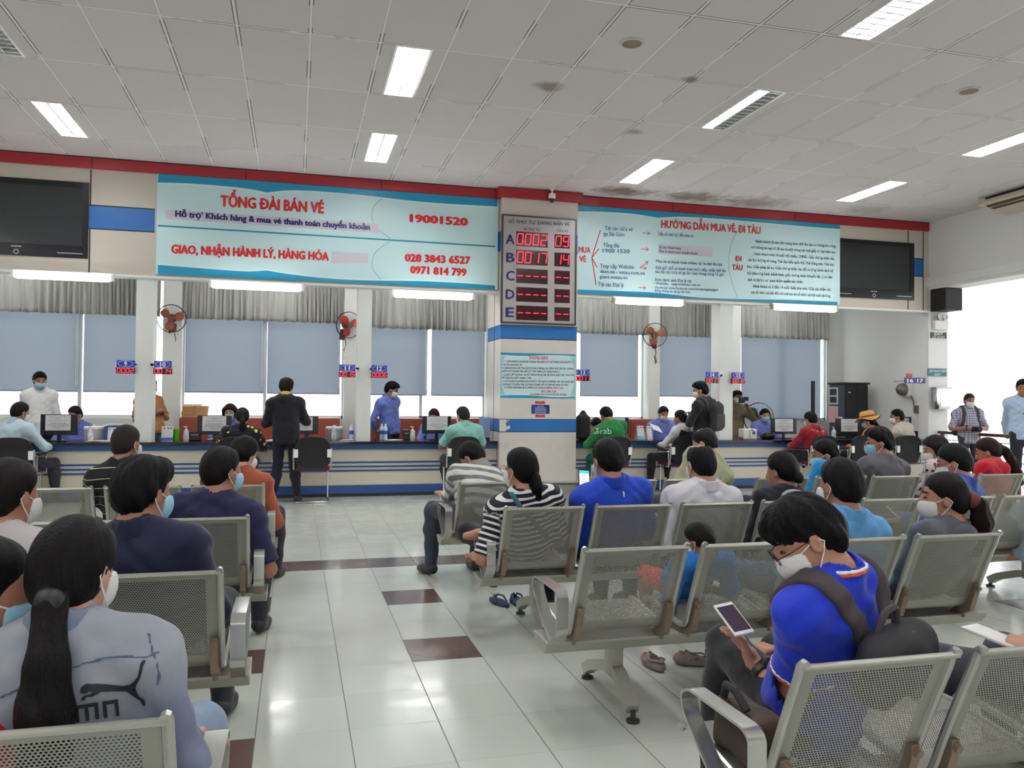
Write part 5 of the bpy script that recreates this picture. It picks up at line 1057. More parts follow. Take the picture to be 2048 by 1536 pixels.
for k, (px, w, lab) in enumerate(((200, 0.32, 'white papers and booklet beside the monitor at window 9'), (540, 0.24, 'white papers on the counter between the floral customer and the standing customer'), (785, 0.2, 'white slips on the counter in front of the standing officer'), (690, 0.14, 'white napkins beside the water bottle'))):
    e = empty('paper_sheets', (at(px, 11.9), 11.9, CT)); tag(e, lab, 'papers'); mb = MB()
    for i in range(3): a_ = 0.2*i-0.1+k; c, s_ = math.cos(a_)*w/2, math.sin(a_)*w/2; mb.obox((0.02*i, 0.01*i, 0.003+0.004*i), ((math.cos(a_), math.sin(a_), 0), (-math.sin(a_), math.cos(a_), 0), (0, 0, 1)), (w/2, 0.08, 0.0015))
    mb.build('sheets', M_PAPER, e)
# acrylic shield by the pillar
x = WY(958, 850, 12.05)[0]; x2 = PX0-0.03; e = empty('desk_shield', ((x+x2)/2, 12.05, CT)); tag(e, 'clear blue tinted acrylic shield standing on the counter beside the pillar', 'screen'); of = tuple(e.location)
mb = MB(); mb.box((x, 12.05, CT+0.03), (x2, 12.056, CT+0.34)); mb.build('pane', mat('acrylic', (150, 178, 215), 0.15, spec=0.6), e, off=of)
mb = MB(); mb.box((x-0.02, 11.98, CT), (x+0.02, 12.12, CT+0.035), 0.004); mb.box((x2-0.06, 11.98, CT), (x2-0.02, 12.12, CT+0.035), 0.004); mb.build('foot', M_SCRB, e, off=of)
# ================================================================== small things on the floor and the railing outside
def thong(c, rz, lab):
    e = empty('flip_flop', (c[0], c[1], 0.001), rz); tag(e, lab, 'flip-flop', 'pair of dark blue flip-flops'); out = [(0.045*math.cos(t)*(1.0 if math.sin(t) > 0 else 0.8), 0.125*math.sin(t)) for t in np.linspace(0, 2*PI, 28, endpoint=False)]
    mb = MB(); mb.prism(out, 2, 0, 0.022); mb.build('sole', mat('sandal_navy', (32, 52, 76), 0.7), e, bevel=0.004)
    mb = MB(); mb.tube([(-0.04, -0.03, 0.02), (-0.036, 0.01, 0.05), (-0.012, 0.05, 0.055), (0, 0.075, 0.02)], 0.007, 6); mb.tube([(0.04, -0.03, 0.02), (0.036, 0.01, 0.05), (0.012, 0.05, 0.055), (0, 0.075, 0.02)], 0.007, 6); mb.build('strap', mat('sandal_strap', (26, 40, 62), 0.5), e, smooth=True)
thong(WZ(999, 1208, 0.0), 0.25, 'dark blue flip-flop lying under the bench, the one farther from the bench leg'); thong(WZ(1033, 1206, 0.0), -0.12, 'dark blue flip-flop lying behind the bench foot')
# ================================================================== figures: smooth bodies from blended distance fields
def nrm(v): v = np.array(v, float); return v/(np.linalg.norm(v)+1e-9)
class Field:
    def __init__(s, lo, hi, h):
        s.h = h; s.lo = np.array(lo, float)-3*h; n = np.ceil((np.array(hi, float)+3*h-s.lo)/h).astype(int)+1
        s.n = n; s.g = np.full(tuple(n), 0.5, np.float32); s.ax = [s.lo[i]+h*np.arange(n[i]) for i in range(3)]
    def sub(s, lo, hi):
        i0 = np.clip(np.floor((np.array(lo)-s.lo)/s.h).astype(int), 0, s.n); i1 = np.clip(np.ceil((np.array(hi)-s.lo)/s.h).astype(int)+1, 0, s.n)
        sl = tuple(slice(a, b) for a, b in zip(i0, i1)); return sl, np.meshgrid(*[s.ax[k][sl[k]] for k in range(3)], indexing='ij', sparse=True)
    def prim(s, p, k=0.03, infl=0.0):
        lo, hi = p.bounds(infl+k*1.3+2*s.h); sl, X = s.sub(lo, hi); a = s.g[sl]
        if a.size == 0: return
        d = (p.dist(X)-infl).astype(np.float32); h = np.clip(k-np.abs(a-d), 0, None)/max(k, 1e-6); s.g[sl] = np.minimum(a, d)-h*h*k*0.25
    def cut(s, p, infl=0.0, k=0.0):
        lo, hi = p.bounds(infl+0.03); sl, X = s.sub(lo, hi); a = s.g[sl]
        if a.size: s.g[sl] = np.maximum(a, -(p.dist(X)-infl).astype(np.float32))
    def full(s): return np.meshgrid(*s.ax, indexing='ij', sparse=True)
    def clip_plane(s, pt, n):
        """keep the side the normal points away from"""
        X = s.full(); n = nrm(n); s.g = np.maximum(s.g, sum((X[i]-pt[i])*n[i] for i in range(3)).astype(np.float32))
    def mesh(s): return surface_nets(s.g, s.lo, s.h)
class RC:
    """round cone between two points"""
    def __init__(s, a, b, ra, rb): s.a = np.array(a, float); s.b = np.array(b, float); s.ra = ra; s.rb = rb
    def bounds(s, m): r = max(s.ra, s.rb)+m; return np.minimum(s.a, s.b)-r, np.maximum(s.a, s.b)+r
    def dist(s, X):
        ab = s.b-s.a; L2 = ab@ab+1e-9; q = [X[i]-s.a[i] for i in range(3)]; t = np.clip((q[0]*ab[0]+q[1]*ab[1]+q[2]*ab[2])/L2, 0, 1)
        return np.sqrt(sum((q[i]-t*ab[i])**2 for i in range(3)))-(s.ra+(s.rb-s.ra)*t)
class EL:
    """ellipsoid with an orientation (rows of R are its axes)"""
    def __init__(s, c, r, R=None): s.c = np.array(c, float); s.r = np.array(r, float); s.R = np.eye(3) if R is None else np.array(R, float)
    def bounds(s, m): e = np.sqrt(((s.R*s.r[:, None])**2).sum(0))+m; return s.c-e, s.c+e
    def dist(s, X):
        q = [X[i]-s.c[i] for i in range(3)]; l = [sum(s.R[k, i]*q[i] for i in range(3)) for k in range(3)]
        k0 = np.sqrt(sum((l[k]/s.r[k])**2 for k in range(3))); k1 = np.sqrt(sum((l[k]/s.r[k]**2)**2 for k in range(3))); return k0*(k0-1)/np.maximum(k1, 1e-6)
class BX:
    """rounded box"""
    def __init__(s, c, hs, R=None, rd=0.02): s.c = np.array(c, float); s.hs = np.array(hs, float); s.R = np.eye(3) if R is None else np.array(R, float); s.rd = rd
    def bounds(s, m): e = (np.abs(s.R)*s.hs[:, None]).sum(0)+m; return s.c-e, s.c+e
    def dist(s, X):
        q = [X[i]-s.c[i] for i in range(3)]; l = [np.abs(sum(s.R[k, i]*q[i] for i in range(3)))-(s.hs[k]-s.rd) for k in range(3)]
        return np.sqrt(sum(np.maximum(a, 0)**2 for a in l))+np.minimum(np.maximum(np.maximum(l[0], l[1]), l[2]), 0)-s.rd
def surface_nets(g, lo, h):
    neg = g < 0; n = np.array(g.shape); c = np.zeros(tuple(n-1), np.int8)
    for i in (0, 1):
        for j in (0, 1):
            for k in (0, 1): c += neg[i:n[0]-1+i, j:n[1]-1+j, k:n[2]-1+k]
    act = (c > 0) & (c < 8); idx = np.full(act.shape, -1, np.int64); I = np.argwhere(act); idx[act] = np.arange(len(I))
    if len(I) == 0: return np.zeros((0, 3)), np.zeros((0, 4), int)
    acc = np.zeros((len(I), 3)); cnt = np.zeros(len(I)); C = np.array([(i, j, k) for i in (0, 1) for j in (0, 1) for k in (0, 1)])
    V = np.stack([g[I[:, 0]+a, I[:, 1]+b, I[:, 2]+d] for a, b, d in C], 1)
    for a in range(8):
        for b in range(a+1, 8):
            if abs(C[a]-C[b]).sum() != 1: continue
            va, vb = V[:, a], V[:, b]; m = (va < 0) != (vb < 0); t = np.where(m, va/np.where(m, va-vb, 1), 0)
            acc += np.where(m[:, None], C[a]+t[:, None]*(C[b]-C[a]), 0); cnt += m
    P = lo+h*(I+acc/cnt[:, None]); F = []
    for ax in range(3):
        o = [1, 2] if ax == 0 else [0, 2] if ax == 1 else [0, 1]
        A = neg; sh = [slice(1, n[k]-1) if k != ax else slice(0, n[k]-1) for k in range(3)]; sh2 = list(sh); sh2[ax] = slice(1, n[ax])
        a0 = A[tuple(sh)]; a1 = A[tuple(sh2)]; E = np.argwhere(a0 != a1); 
        if len(E) == 0: continue
        s0 = a0[tuple(E.T)]; base = E.copy()
        for k in range(3):
            if k != ax: base[:, k] += 1
        def cell(d1, d2):
            q = base.copy(); q[:, o[0]] += d1; q[:, o[1]] += d2; return idx[tuple(q.T)]
        Q = np.stack([cell(-1, -1), cell(0, -1), cell(0, 0), cell(-1, 0)], 1); flip = s0 if ax != 1 else ~s0; Q[~flip] = Q[~flip][:, ::-1]; F.append(Q)
    return P, np.concatenate(F)
def np_mesh(name, P, F, m, parent, off):
    me = bpy.data.meshes.new(name); P = (P-np.array(off, float)).astype(np.float32)
    me.vertices.add(len(P)); me.vertices.foreach_set('co', P.ravel()); me.loops.add(F.size); me.loops.foreach_set('vertex_index', F.ravel().astype(np.int32))
    me.polygons.add(len(F)); me.polygons.foreach_set('loop_start', np.arange(0, F.size, 4, dtype=np.int32)); me.polygons.foreach_set('loop_total', np.full(len(F), 4, np.int32)); me.update(calc_edges=True); me.validate()
    me.polygons.foreach_set('use_smooth', [True]*len(me.polygons)); return link(name, me, parent, m)
# ------------------------------------------------------------------ materials for people
def skin_mat(tone):
    k = 'skin_%d_%d_%d' % tone
    if k in MATS: return MATS[k]
    m = mat(k, tone, 0.5, bump=0.08, bscale=160, var=0.06, vscale=14); pb = m.node_tree.nodes['Principled BSDF']; pb.inputs['Subsurface Weight'].default_value = 0.08; pb.inputs['Subsurface Radius'].default_value = (0.4, 0.15, 0.1); pb.inputs['Subsurface Scale'].default_value = 0.01
    return m
def hair_mat(tone=(20, 17, 17)):
    k = 'hair_%d_%d_%d' % tone
    return MATS.get(k) or mat(k, tuple(int(t*0.62) for t in tone), 0.5, spec=0.11, bump=0.5, bscale=34, var=0.45, vscale=24, stretch=(6, 6, 0.7))
def cloth_mat(col, rough=0.85, pat=None):
    k = 'cloth_%d_%d_%d_%s' % (col[0], col[1], col[2], pat[0] if pat else '')
    if k in MATS: return MATS[k]
    m = mat(k, col, rough, spec=0.2, bump=0.3, bscale=20, var=0.06, vscale=9, sheen=0.15)
    if pat:
        nt = m.node_tree; N = nt.nodes; L = nt.links; p = N['Principled BSDF']; at_ = N.new('ShaderNodeAttribute'); at_.attribute_name = 'along'
        if pat[0].startswith('stripe'):
            _, period, duty, col2, phase = pat; f = math_node(nt, 'FRACT', math_node(nt, 'ADD', math_node(nt, 'DIVIDE', at_.outputs['Fac'], period), phase)); k_ = math_node(nt, 'LESS_THAN', f, duty); L.new(mix_col(nt, k_, rgb(*col), rgb(*col2)), p.inputs['Base Color'])
        elif pat[0].startswith('blots'):
            _, sc, th, col2 = pat; tc = N.new('ShaderNodeTexCoord'); v = N.new('ShaderNodeTexVoronoi'); v.inputs['Scale'].default_value = sc; L.new(tc.outputs['Object'], v.inputs['Vector']); n_ = noise(nt, tc.outputs['Object'], sc*0.8, 1)
            k_ = math_node(nt, 'MULTIPLY', math_node(nt, 'LESS_THAN', v.outputs['Distance'], th), math_node(nt, 'GREATER_THAN', n_, 0.47)); L.new(mix_col(nt, k_, rgb(*col), rgb(*col2)), p.inputs['Base Color'])
        elif pat[0].startswith('check'):
            tc = N.new('ShaderNodeTexCoord'); sx = N.new('ShaderNodeSeparateXYZ'); L.new(tc.outputs['Object'], sx.inputs[0]); acc = None
            for i_ in (0, 2):
                f = math_node(nt, 'LESS_THAN', math_node(nt, 'FRACT', math_node(nt, 'MULTIPLY', sx.outputs[i_], pat[1])), 0.35); acc = f if acc is None else math_node(nt, 'ADD', acc, f)
            L.new(mix_col(nt, math_node(nt, 'MULTIPLY', acc, 0.5), rgb(*col), rgb(*pat[2])), p.inputs['Base Color'])
        elif pat[0].startswith('wash'):
            tc = N.new('ShaderNodeTexCoord'); n_ = noise(nt, tc.outputs['Object'], pat[1], 6); mr = N.new('ShaderNodeMapRange'); mr.inputs[1].default_value = 0.35; mr.inputs[2].default_value = 0.65; L.new(n_, mr.inputs[0])
            c_ = mix_col(nt, mr.outputs[0], rgb(*col), rgb(*pat[2]))
            if len(pat) > 3:   # bleached yoke above a line along the spine
                k_ = N.new('ShaderNodeMapRange'); k_.inputs[1].default_value = pat[3]-0.02; k_.inputs[2].default_value = pat[3]+0.06; L.new(at_.outputs['Fac'], k_.inputs[0]); c_ = mix_col(nt, math_node(nt, 'MULTIPLY', k_.outputs[0], 0.75), c_, rgb(*pat[4]))
            L.new(c_, p.inputs['Base Color'])
    return m
M_MASKB = mat('mask_blue', (150, 196, 216), 0.75, bump=0.2, bscale=60, stretch=(1, 1, 6)); M_MASKW = mat('mask_white', (216, 214, 210), 0.75, bump=0.2, bscale=50, stretch=(1, 1, 5)); M_STRAP = mat('mask_strap', (220, 218, 214), 0.7)
M_EYE = mat('eye_dark', (28, 22, 20), 0.2); M_GLS = mat('glasses_frame', (30, 28, 30), 0.3, metal=0.4)
# ------------------------------------------------------------------ a person
def rotz(a): c, s = math.cos(a), math.sin(a); return np.array([[c, s, 0], [-s, c, 0], [0, 0, 1]]).T   # yaw to the right for positive angles
def head_axes(yaw, pitch, roll):
    """right, forward, up of a head; yaw 0 looks along +Y, positive turns to +X; pitch positive looks down"""
    f = np.array([math.sin(yaw)*math.cos(pitch), math.cos(yaw)*math.cos(pitch), -math.sin(pitch)]); r = np.array([math.cos(yaw), -math.sin(yaw), 0.0]); u = np.cross(r, f)
    c, s = math.cos(roll), math.sin(roll); return c*r+s*u, f, -s*r+c*u
ARMS = {  # elbow and wrist offsets from the shoulder in body axes (outward, forward, up), in arm lengths of a grown-up
    'lap': ((0.09, 0.06, -0.27), (-0.02, 0.27, -0.36)), 'phone': ((0.10, 0.02, -0.27), (-0.08, 0.24, -0.22)), 'counter': ((0.12, 0.14, -0.22), (-0.03, 0.38, -0.24)), 'down': ((0.07, -0.02, -0.28), (0.09, 0.03, -0.53)),
    'behind': ((0.09, -0.08, -0.27), (-0.08, -0.20, -0.42)), 'rest': ((0.10, -0.02, -0.28), (0.06, 0.23, -0.31)), 'belly': ((0.12, 0.02, -0.27), (-0.10, 0.20, -0.26)), 'knees': ((0.10, 0.10, -0.26), (0.02, 0.32, -0.33)), 'fold': ((0.12, 0.06, -0.26), (-0.14, 0.20, -0.16)), 'up': ((0.14, 0.14, -0.18), (-0.02, 0.26, 0.06)), 'show': ((0.06, 0.16, -0.24), (-0.06, 0.38, -0.14)), 'hip': ((0.18, -0.08, -0.25), (0.10, 0.12, -0.36))}
PEOPLE = []
def person(label, head, hip, yaw=0.0, hyaw=None, hpitch=6, hroll=0.0, s=1.0, w=1.0, h=0.011, arms=('lap', 'lap'), legs='sit', skin=(176, 126, 100), hair='short', hairc=(20, 17, 17), top=None, bottom=None, mask=None, shoes=(34, 32, 34), sleeve=0.3, glasses=False, collar=None, hood=False, spread=0.10, syaw=None, watch=None, knee=None, extras=None, hem=0.10, group=None, eyes=True, neckback=0.045, nape=-0.075, shorts=False, arm_abs=None, fingers='curl', bald=0.0, feet=None, hl=0.14, fold=0.0042, trousers=True, footdir=None, handdir=None):
    yaw = rad(yaw); hyaw = yaw+rad(hyaw or 0.0); syaw = yaw if syaw is None else yaw+rad(syaw)
    head = np.array(head, float); hip = np.array(hip, float); HR, HF, HU = head_axes(hyaw, rad(hpitch), rad(hroll))
    HA = np.stack([HR, HF, HU])
    BR = np.array([math.cos(yaw), -math.sin(yaw), 0.0]); BF = np.array([math.sin(yaw), math.cos(yaw), 0.0]); SR = np.array([math.cos(syaw), -math.sin(syaw), 0.0]); UP = np.array([0, 0, 1.0])
    def hp(x, y, z): return head+(HR*x+HF*y+HU*z)*s
    nb = hp(0, -0.028, -0.075); neck = nb-UP*0.050*s-BF*neckback*s*0.5
    spine = neck-hip; L_ = np.linalg.norm(spine); U = spine/L_
    mid = hip+spine*0.5-BF*0.03*s*(1 if legs == 'sit' else 0)
    U2 = nrm(neck-mid); U1 = nrm(mid-hip); F2 = nrm(np.cross(U2, SR)); R2 = np.cross(F2, U2); F1 = nrm(np.cross(U1, BR)); R1 = np.cross(F1, U1); B2 = np.stack([R2, F2, U2]); B1 = np.stack([R1, F1, U1])
    sw = 0.176*s*w; shc = neck-U2*0.088*s; SH = [shc-R2*sw, shc+R2*sw]
    kz = min(1.0, max(0.62, L_/(0.47*s)))
    torso = [EL(hip+U1*0.03, (0.163*s*w, 0.118*s*w, 0.115*s), B1), EL(hip+U1*L_*0.33, (0.142*s*w, 0.104*s*w, 0.17*s*kz), B1), EL(neck-U2*(0.185 if kz > 0.95 else 0.17)*s*min(1, kz+0.12), (0.158*s*w, (0.108-0.012*(1-kz))*s*w, 0.175*s*kz), B2),
             RC(SH[0]-U2*0.01, SH[1]-U2*0.01, 0.060*s, 0.060*s), RC(neck-U2*0.012+R2*0.03*s, SH[1]+U2*0.002, 0.054*s, 0.050*s), RC(neck-U2*0.012-R2*0.03*s, SH[0]+U2*0.002, 0.054*s, 0.050*s)]
    # arms
    uarm = []; farm = []; hands = []; joints = []
    for i, side in enumerate((-1, 1)):
        sh = SH[i]; nm = arms[i]
        if arm_abs and arm_abs[i] is not None: el, wr = (np.array(q, float) for q in arm_abs[i])
        else:
            eo, wo = ARMS[nm] if isinstance(nm, str) else nm
            el = sh+(BR*side*eo[0]+BF*eo[1]+UP*eo[2])*s; wr = sh+(BR*side*wo[0]+BF*wo[1]+UP*wo[2])*s
        uarm.append(RC(sh, el, 0.050*s*w, 0.040*s*w)); farm.append(RC(el, wr, 0.041*s*w, 0.026*s)); joints.append((sh, el, wr))
        d = nrm(wr-el); hd = nrm(d*0.9+BF*0.1) if not handdir or handdir[i] is None else nrm(handdir[i]); across = nrm(np.cross(hd, UP) if abs(hd[2]) < 0.9 else BR); pn = np.cross(across, hd)
        if pn[2] > 0: pn = -pn
        k = wr+hd*0.085*s; P = [RC(wr, wr+hd*0.03*s, 0.026*s, 0.026*s)]
        for q, (o, ln) in enumerate(((-1.5, 0.060), (-0.5, 0.072), (0.5, 0.076), (1.5, 0.068))):
            b0 = wr+hd*0.015*s+across*o*0.012*s; b1 = k+across*o*0.0195*s; P.append(RC(b0, b1, 0.013*s, 0.0115*s))
            cv = {'curl': (0.45, 0.95), 'flat': (0.08, 0.15), 'grip': (0.8, 1.7)}[fingers]; c1 = nrm(hd*math.cos(cv[0])+pn*math.sin(cv[0])); c2 = nrm(hd*math.cos(cv[1])+pn*math.sin(cv[1])); m1 = b1+c1*ln*0.5*s; P += [RC(b1, m1, 0.0100*s, 0.0092*s), RC(m1, m1+c2*ln*0.5*s, 0.0092*s, 0.0075*s)]
        tsd = across*(-1 if np.dot(across, BR)*side > 0 else 1); t0 = wr+hd*0.025*s+tsd*0.018*s; t1 = t0+nrm(hd*0.75+tsd*0.75+pn*0.35)*0.042*s; P += [RC(t0, t1, 0.014*s, 0.0115*s), RC(t1, t1+nrm(hd+pn*0.5+tsd*0.1)*0.032*s, 0.0108*s, 0.0085*s)]
        hands.append(P)
    # legs
    thigh = []; calf = []; foot = []
    for i, side in enumerate((-1, 1)):
        hj = hip+R1*side*0.088*s*w-U1*0.02*s
        if legs == 'sit':
            kn = hj+(BF*0.42+BR*side*spread-UP*0.02)*s; kn[2] = max(kn[2], 0.46*s); an = np.array([kn[0], kn[1], 0.085*s])+BF*0.03*s
            if feet is not None: an = an+BF*feet
        elif legs == 'stand': kn = hj-UP*(hj[2]-0.09*s-hl*0)*0.52+BR*side*0.02+BF*0.02; an = np.array([hj[0], hj[1], 0.0])+BR*side*spread*0.5-BF*0.02; an[2] = 0.085*s + (hip[2]-0.93*s if False else 0)
        elif isinstance(legs, dict): kn, an = (np.array(q, float) for q in legs['LR'[i]])
        if isinstance(feet, (list, tuple)) is False and legs == 'stand' and knee: pass
        thigh.append(RC(hj, kn, 0.082*s*w, 0.056*s)); calf += [RC(kn, kn+(an-kn)*0.35, 0.054*s, 0.056*s), RC(kn+(an-kn)*0.35, an, 0.056*s, 0.036*s)]
        fd = nrm(BF+BR*side*0.12) if not footdir or footdir[i] is None else nrm(footdir[i]); foot.append([RC(an-UP*0.03*s-fd*0.02*s, an-UP*0.045*s+fd*0.09*s, 0.038*s, 0.034*s), RC(an-UP*0.045*s+fd*0.09*s, an-UP*0.055*s+fd*0.165*s, 0.034*s, 0.024*s)])
    # head
    hd_ = [EL(hp(0, -0.010, 0.032), (0.074*s, 0.093*s, 0.088*s), HA), EL(hp(0, 0.022, -0.035), (0.062*s, 0.074*s, 0.078*s), HA), EL(hp(0, 0.045, -0.078), (0.036*s, 0.040*s, 0.034*s), HA), RC(hp(0, 0.092, 0.008), hp(0, 0.108, -0.024), 0.010*s, 0.0145*s)]
    ears = [EL(hp(sd*0.079, -0.008, -0.008), (0.011*s, 0.021*s, 0.033*s), HA) for sd in (-1, 1)]; neckp = [RC(hp(0, -0.028, -0.05), neck-U2*0.02*s, 0.056*s*min(w, 1.1), 0.062*s*min(w, 1.1))]
    allp = torso+uarm+farm+thigh+calf+hd_+ears+neckp+[p_ for H_ in hands for p_ in H_]+[p_ for F_ in foot for p_ in F_]
    lo = np.min([p_.bounds(0.02)[0] for p_ in allp], 0); hi = np.max([p_.bounds(0.02)[1] for p_ in allp], 0); f = Field(lo, hi, h)
    for p_ in torso+thigh: f.prim(p_, 0.05*s)
    for p_ in neckp: f.prim(p_, 0.03*s)
    for p_ in hd_: f.prim(p_, 0.028*s)
    for p_ in uarm+calf: f.prim(p_, 0.03*s)
    for p_ in farm: f.prim(p_, 0.02*s)
    for F_ in foot:
        for p_ in F_: f.prim(p_, 0.02*s)
    for H_ in hands:
        for p_ in H_: f.prim(p_, 0.008*s)
    for i_, e_ in enumerate(ears): f.prim(e_, 0.006*s); f.cut(EL(hp((-1, 1)[i_]*0.090, -0.003, -0.005), (0.008*s, 0.011*s, 0.019*s), HA))
    if eyes:
        eyes = float(HF@nrm(CAMP-head)) > -0.25
        for sd in (-1, 1): f.cut(EL(hp(sd*0.032, 0.104, 0.012), (0.019*s, 0.018*s, 0.012*s), HA))
    P, F = f.mesh(); base = np.array([hip[0], hip[1], 0.0]); root = np_mesh('person', P, F, skin_mat(skin), None, base); root.location = base; tag(root, label, 'person', group)
    kid = lambda nm, fl, m_: (lambda PF: np_mesh(nm, PF[0], PF[1], m_, root, base) if len(PF[0]) else None)(fl.mesh())
    ctx = dict(root=root, base=base, hp=hp, HA=HA, HR=HR, HF=HF, HU=HU, BR=BR, BF=BF, UP=UP, neck=neck, hip=hip, SH=SH, joints=joints, U2=U2, R2=R2, F2=F2, U1=U1, R1=R1, F1=F1, s=s, w=w, h=h, hands=hands, torso=torso, uarm=uarm, kid=kid, L=L_, mid=mid)
    # ---- shirt
    if top:
        col, pat = top if isinstance(top[0], (tuple, list)) else (top, None)
        it = 0.013*s; lo = np.min([p_.bounds(0.05)[0] for p_ in torso+uarm+(farm if sleeve > 0.6 else [])], 0); hi = np.max([p_.bounds(0.05)[1] for p_ in torso+uarm+(farm if sleeve > 0.6 else [])], 0); g = Field(lo, hi, h)
        for p_ in torso: g.prim(p_, 0.05*s, it)
        g.prim(RC(hip+U1*0.02, hip-U1*hem*0.55*s, 0.135*s*w, 0.14*s*w) if legs != 'sit' else EL(hip+U1*0.10, (0.158*s*w, 0.125*s*w, 0.13*s), B1), 0.05*s, it)
        for sd in (-1, 1): g.prim(RC(neck-U2*0.125*s+R2*sd*0.075*s*w, hip+U1*0.07*s+R1*sd*0.05*s*w, 0.088*s*w, 0.112*s*w), 0.05*s, 0.006)
        for i in range(2):
            sh, el, wr = joints[i]
            if sleeve <= 0.6:
                t = min(1.0, sleeve*2.1); e2 = sh+(el-sh)*t; g.prim(RC(sh, e2, 0.056*s*w, (0.060 if sleeve < 0.45 else 0.056)*s*w), 0.05*s, 0.006); 
            else: g.prim(RC(sh, el, 0.055*s*w, 0.049*s*w), 0.05*s, 0.006); g.prim(RC(el, wr-(wr-el)*0.02, 0.050*s*w, 0.036*s), 0.02*s, 0.006)
        X = g.full(); 
        wr_ = (np.sin(X[2]*38+X[0]*21+2.2*np.sin(X[1]*17+X[0]*13+X[2]*6))*np.sin(X[0]*25-X[1]*19+X[2]*11+1.5*np.sin(X[2]*21+X[0]*7))+0.5*np.sin(X[2]*71-X[0]*47+2*np.sin(X[1]*31))).astype(np.float32); g.g = g.g+fold*s*wr_
        if sleeve <= 0.6:
            for i in range(2):
                sh, el, wr = joints[i]; t = min(1.0, sleeve*2.1); e2 = sh+(el-sh)*t; d = nrm(el-sh); q = sum((X[k]-e2[k])*d[k] for k in range(3)); rr_ = sum((X[k]-e2[k])**2 for k in range(3))-q*q; g.g = np.where((q > 0) & (q < 0.14*s) & (rr_ < (0.082*s*w)**2), np.maximum(g.g, q), g.g)
        g.clip_plane(hip-U1*hem*s, -U1)
        for p_ in neckp: g.cut(RC(p_.a, neck+U2*0.035*s+F2*0.012*s, p_.ra*0.96, p_.ra*0.96), 0.004)
        PV, PF = g.mesh(); sm = cloth_mat(col, 0.85, pat); so = np_mesh('shirt', PV, PF, sm, root, base); ctx['shirt'] = so; ctx['shirt_field'] = g
        if pat:
            al = (PV-hip)@U; 
            for i in range(2):
                sh, el, wr = joints[i]; d = nrm(el-sh); q = (PV-sh)@d; rr_ = np.linalg.norm((PV-sh)-q[:, None]*d, axis=1); out = ((PV-sh)@(R2*(-1 if i == 0 else 1))) > 0.02*s; m_ = (rr_ < 0.085*s*w) & (q > 0.03*s) & out; al = np.where(m_, (sh-hip)@U-q, al)
                if sleeve > 0.6:
                    d2 = nrm(wr-el); q2 = (PV-el)@d2; r2 = np.linalg.norm((PV-el)-q2[:, None]*d2, axis=1); m2 = (r2 < 0.07*s) & (q2 > 0); al = np.where(m2, (sh-hip)@U-np.linalg.norm(el-sh)-q2, al)
            a_ = so.data.attributes.new('along', 'FLOAT', 'POINT'); a_.data.foreach_set('value', al.astype(np.float32))
        if collar:
            cf = Field(neck-0.14*s, neck+0.14*s+U2*0.06, min(h, 0.008)); ring_c = neck+U2*0.012*s; cf.prim(RC(neck-U2*0.030*s, neck+U2*0.050*s, 0.086*s*min(w, 1.08), 0.072*s*min(w, 1.08)), 0.001)
            cf.cut(RC(neck-U2*0.09*s, neck+U2*0.10*s, 0.068*s*min(w, 1.08), 0.062*s*min(w, 1.08))); tn = nrm(U2+F2*(0.42 if collar[1] else 0.2)); cf.clip_plane(neck+U2*0.044*s-F2*0.03*s, tn); cf.clip_plane(neck-U2*0.02*s, -U2)
            kid('collar', cf, cloth_mat(collar[0]))
        if hood:
            hf_ = Field(neck-0.2*s, neck+0.2*s, h); hf_.prim(EL(neck-F2*0.062*s-U2*0.055*s, (0.115*s, 0.050*s, 0.085*s), B2), 0.02); hf_.prim(RC(neck-R2*0.078*s-U2*0.015*s-F2*0.02*s, neck-F2*0.075*s-U2*0.03*s, 0.018*s, 0.034*s), 0.05); hf_.prim(RC(neck+R2*0.078*s-U2*0.015*s-F2*0.02*s, neck-F2*0.075*s-U2*0.03*s, 0.018*s, 0.034*s), 0.05); hf_.cut(RC(neck-U2*0.05*s+F2*0.01, neck+U2*0.12*s+F2*0.01, 0.066*s, 0.066*s))
            kid('hood', hf_, cloth_mat(hood if isinstance(hood, tuple) else col))
    # ---- trousers
    if bottom and trousers:
        bl = thigh+calf+[torso[0]]; lo = np.min([p_.bounds(0.04)[0] for p_ in bl], 0); hi = np.max([p_.bounds(0.04)[1] for p_ in bl], 0); g = Field(lo, hi, max(h, 0.010)); g.prim(torso[0], 0.04*s, 0.008)
        for p_ in thigh: g.prim(p_, 0.05*s, 0.010)
        if not shorts:
            for p_ in calf: g.prim(p_, 0.03*s, 0.012)
        X = g.full(); g.g = g.g+(0.003*np.sin(X[2]*50+X[1]*20)*np.sin(X[0]*33+X[1]*29)).astype(np.float32); kid('trousers', g, cloth_mat(*((bottom,) if not isinstance(bottom[0], (tuple, list)) else (bottom[0], 0.85, bottom[1]))))
    # ---- shoes
    if shoes:
        for F_ in foot:
            g = Field(np.min([p_.bounds(0.03)[0] for p_ in F_], 0), np.max([p_.bounds(0.03)[1] for p_ in F_], 0), 0.009)
            for p_ in F_: g.prim(p_, 0.02, 0.007)
            zmin = min(p_.bounds(0)[0][2] for p_ in F_); g.clip_plane((0, 0, max(zmin, 0.004)), (0, 0, -1)); kid('shoe', g, mat('shoe_%d_%d_%d' % shoes, shoes, 0.5))
    # ---- hair
    hm = hair_mat(hairc); hh = min(h, 0.008)
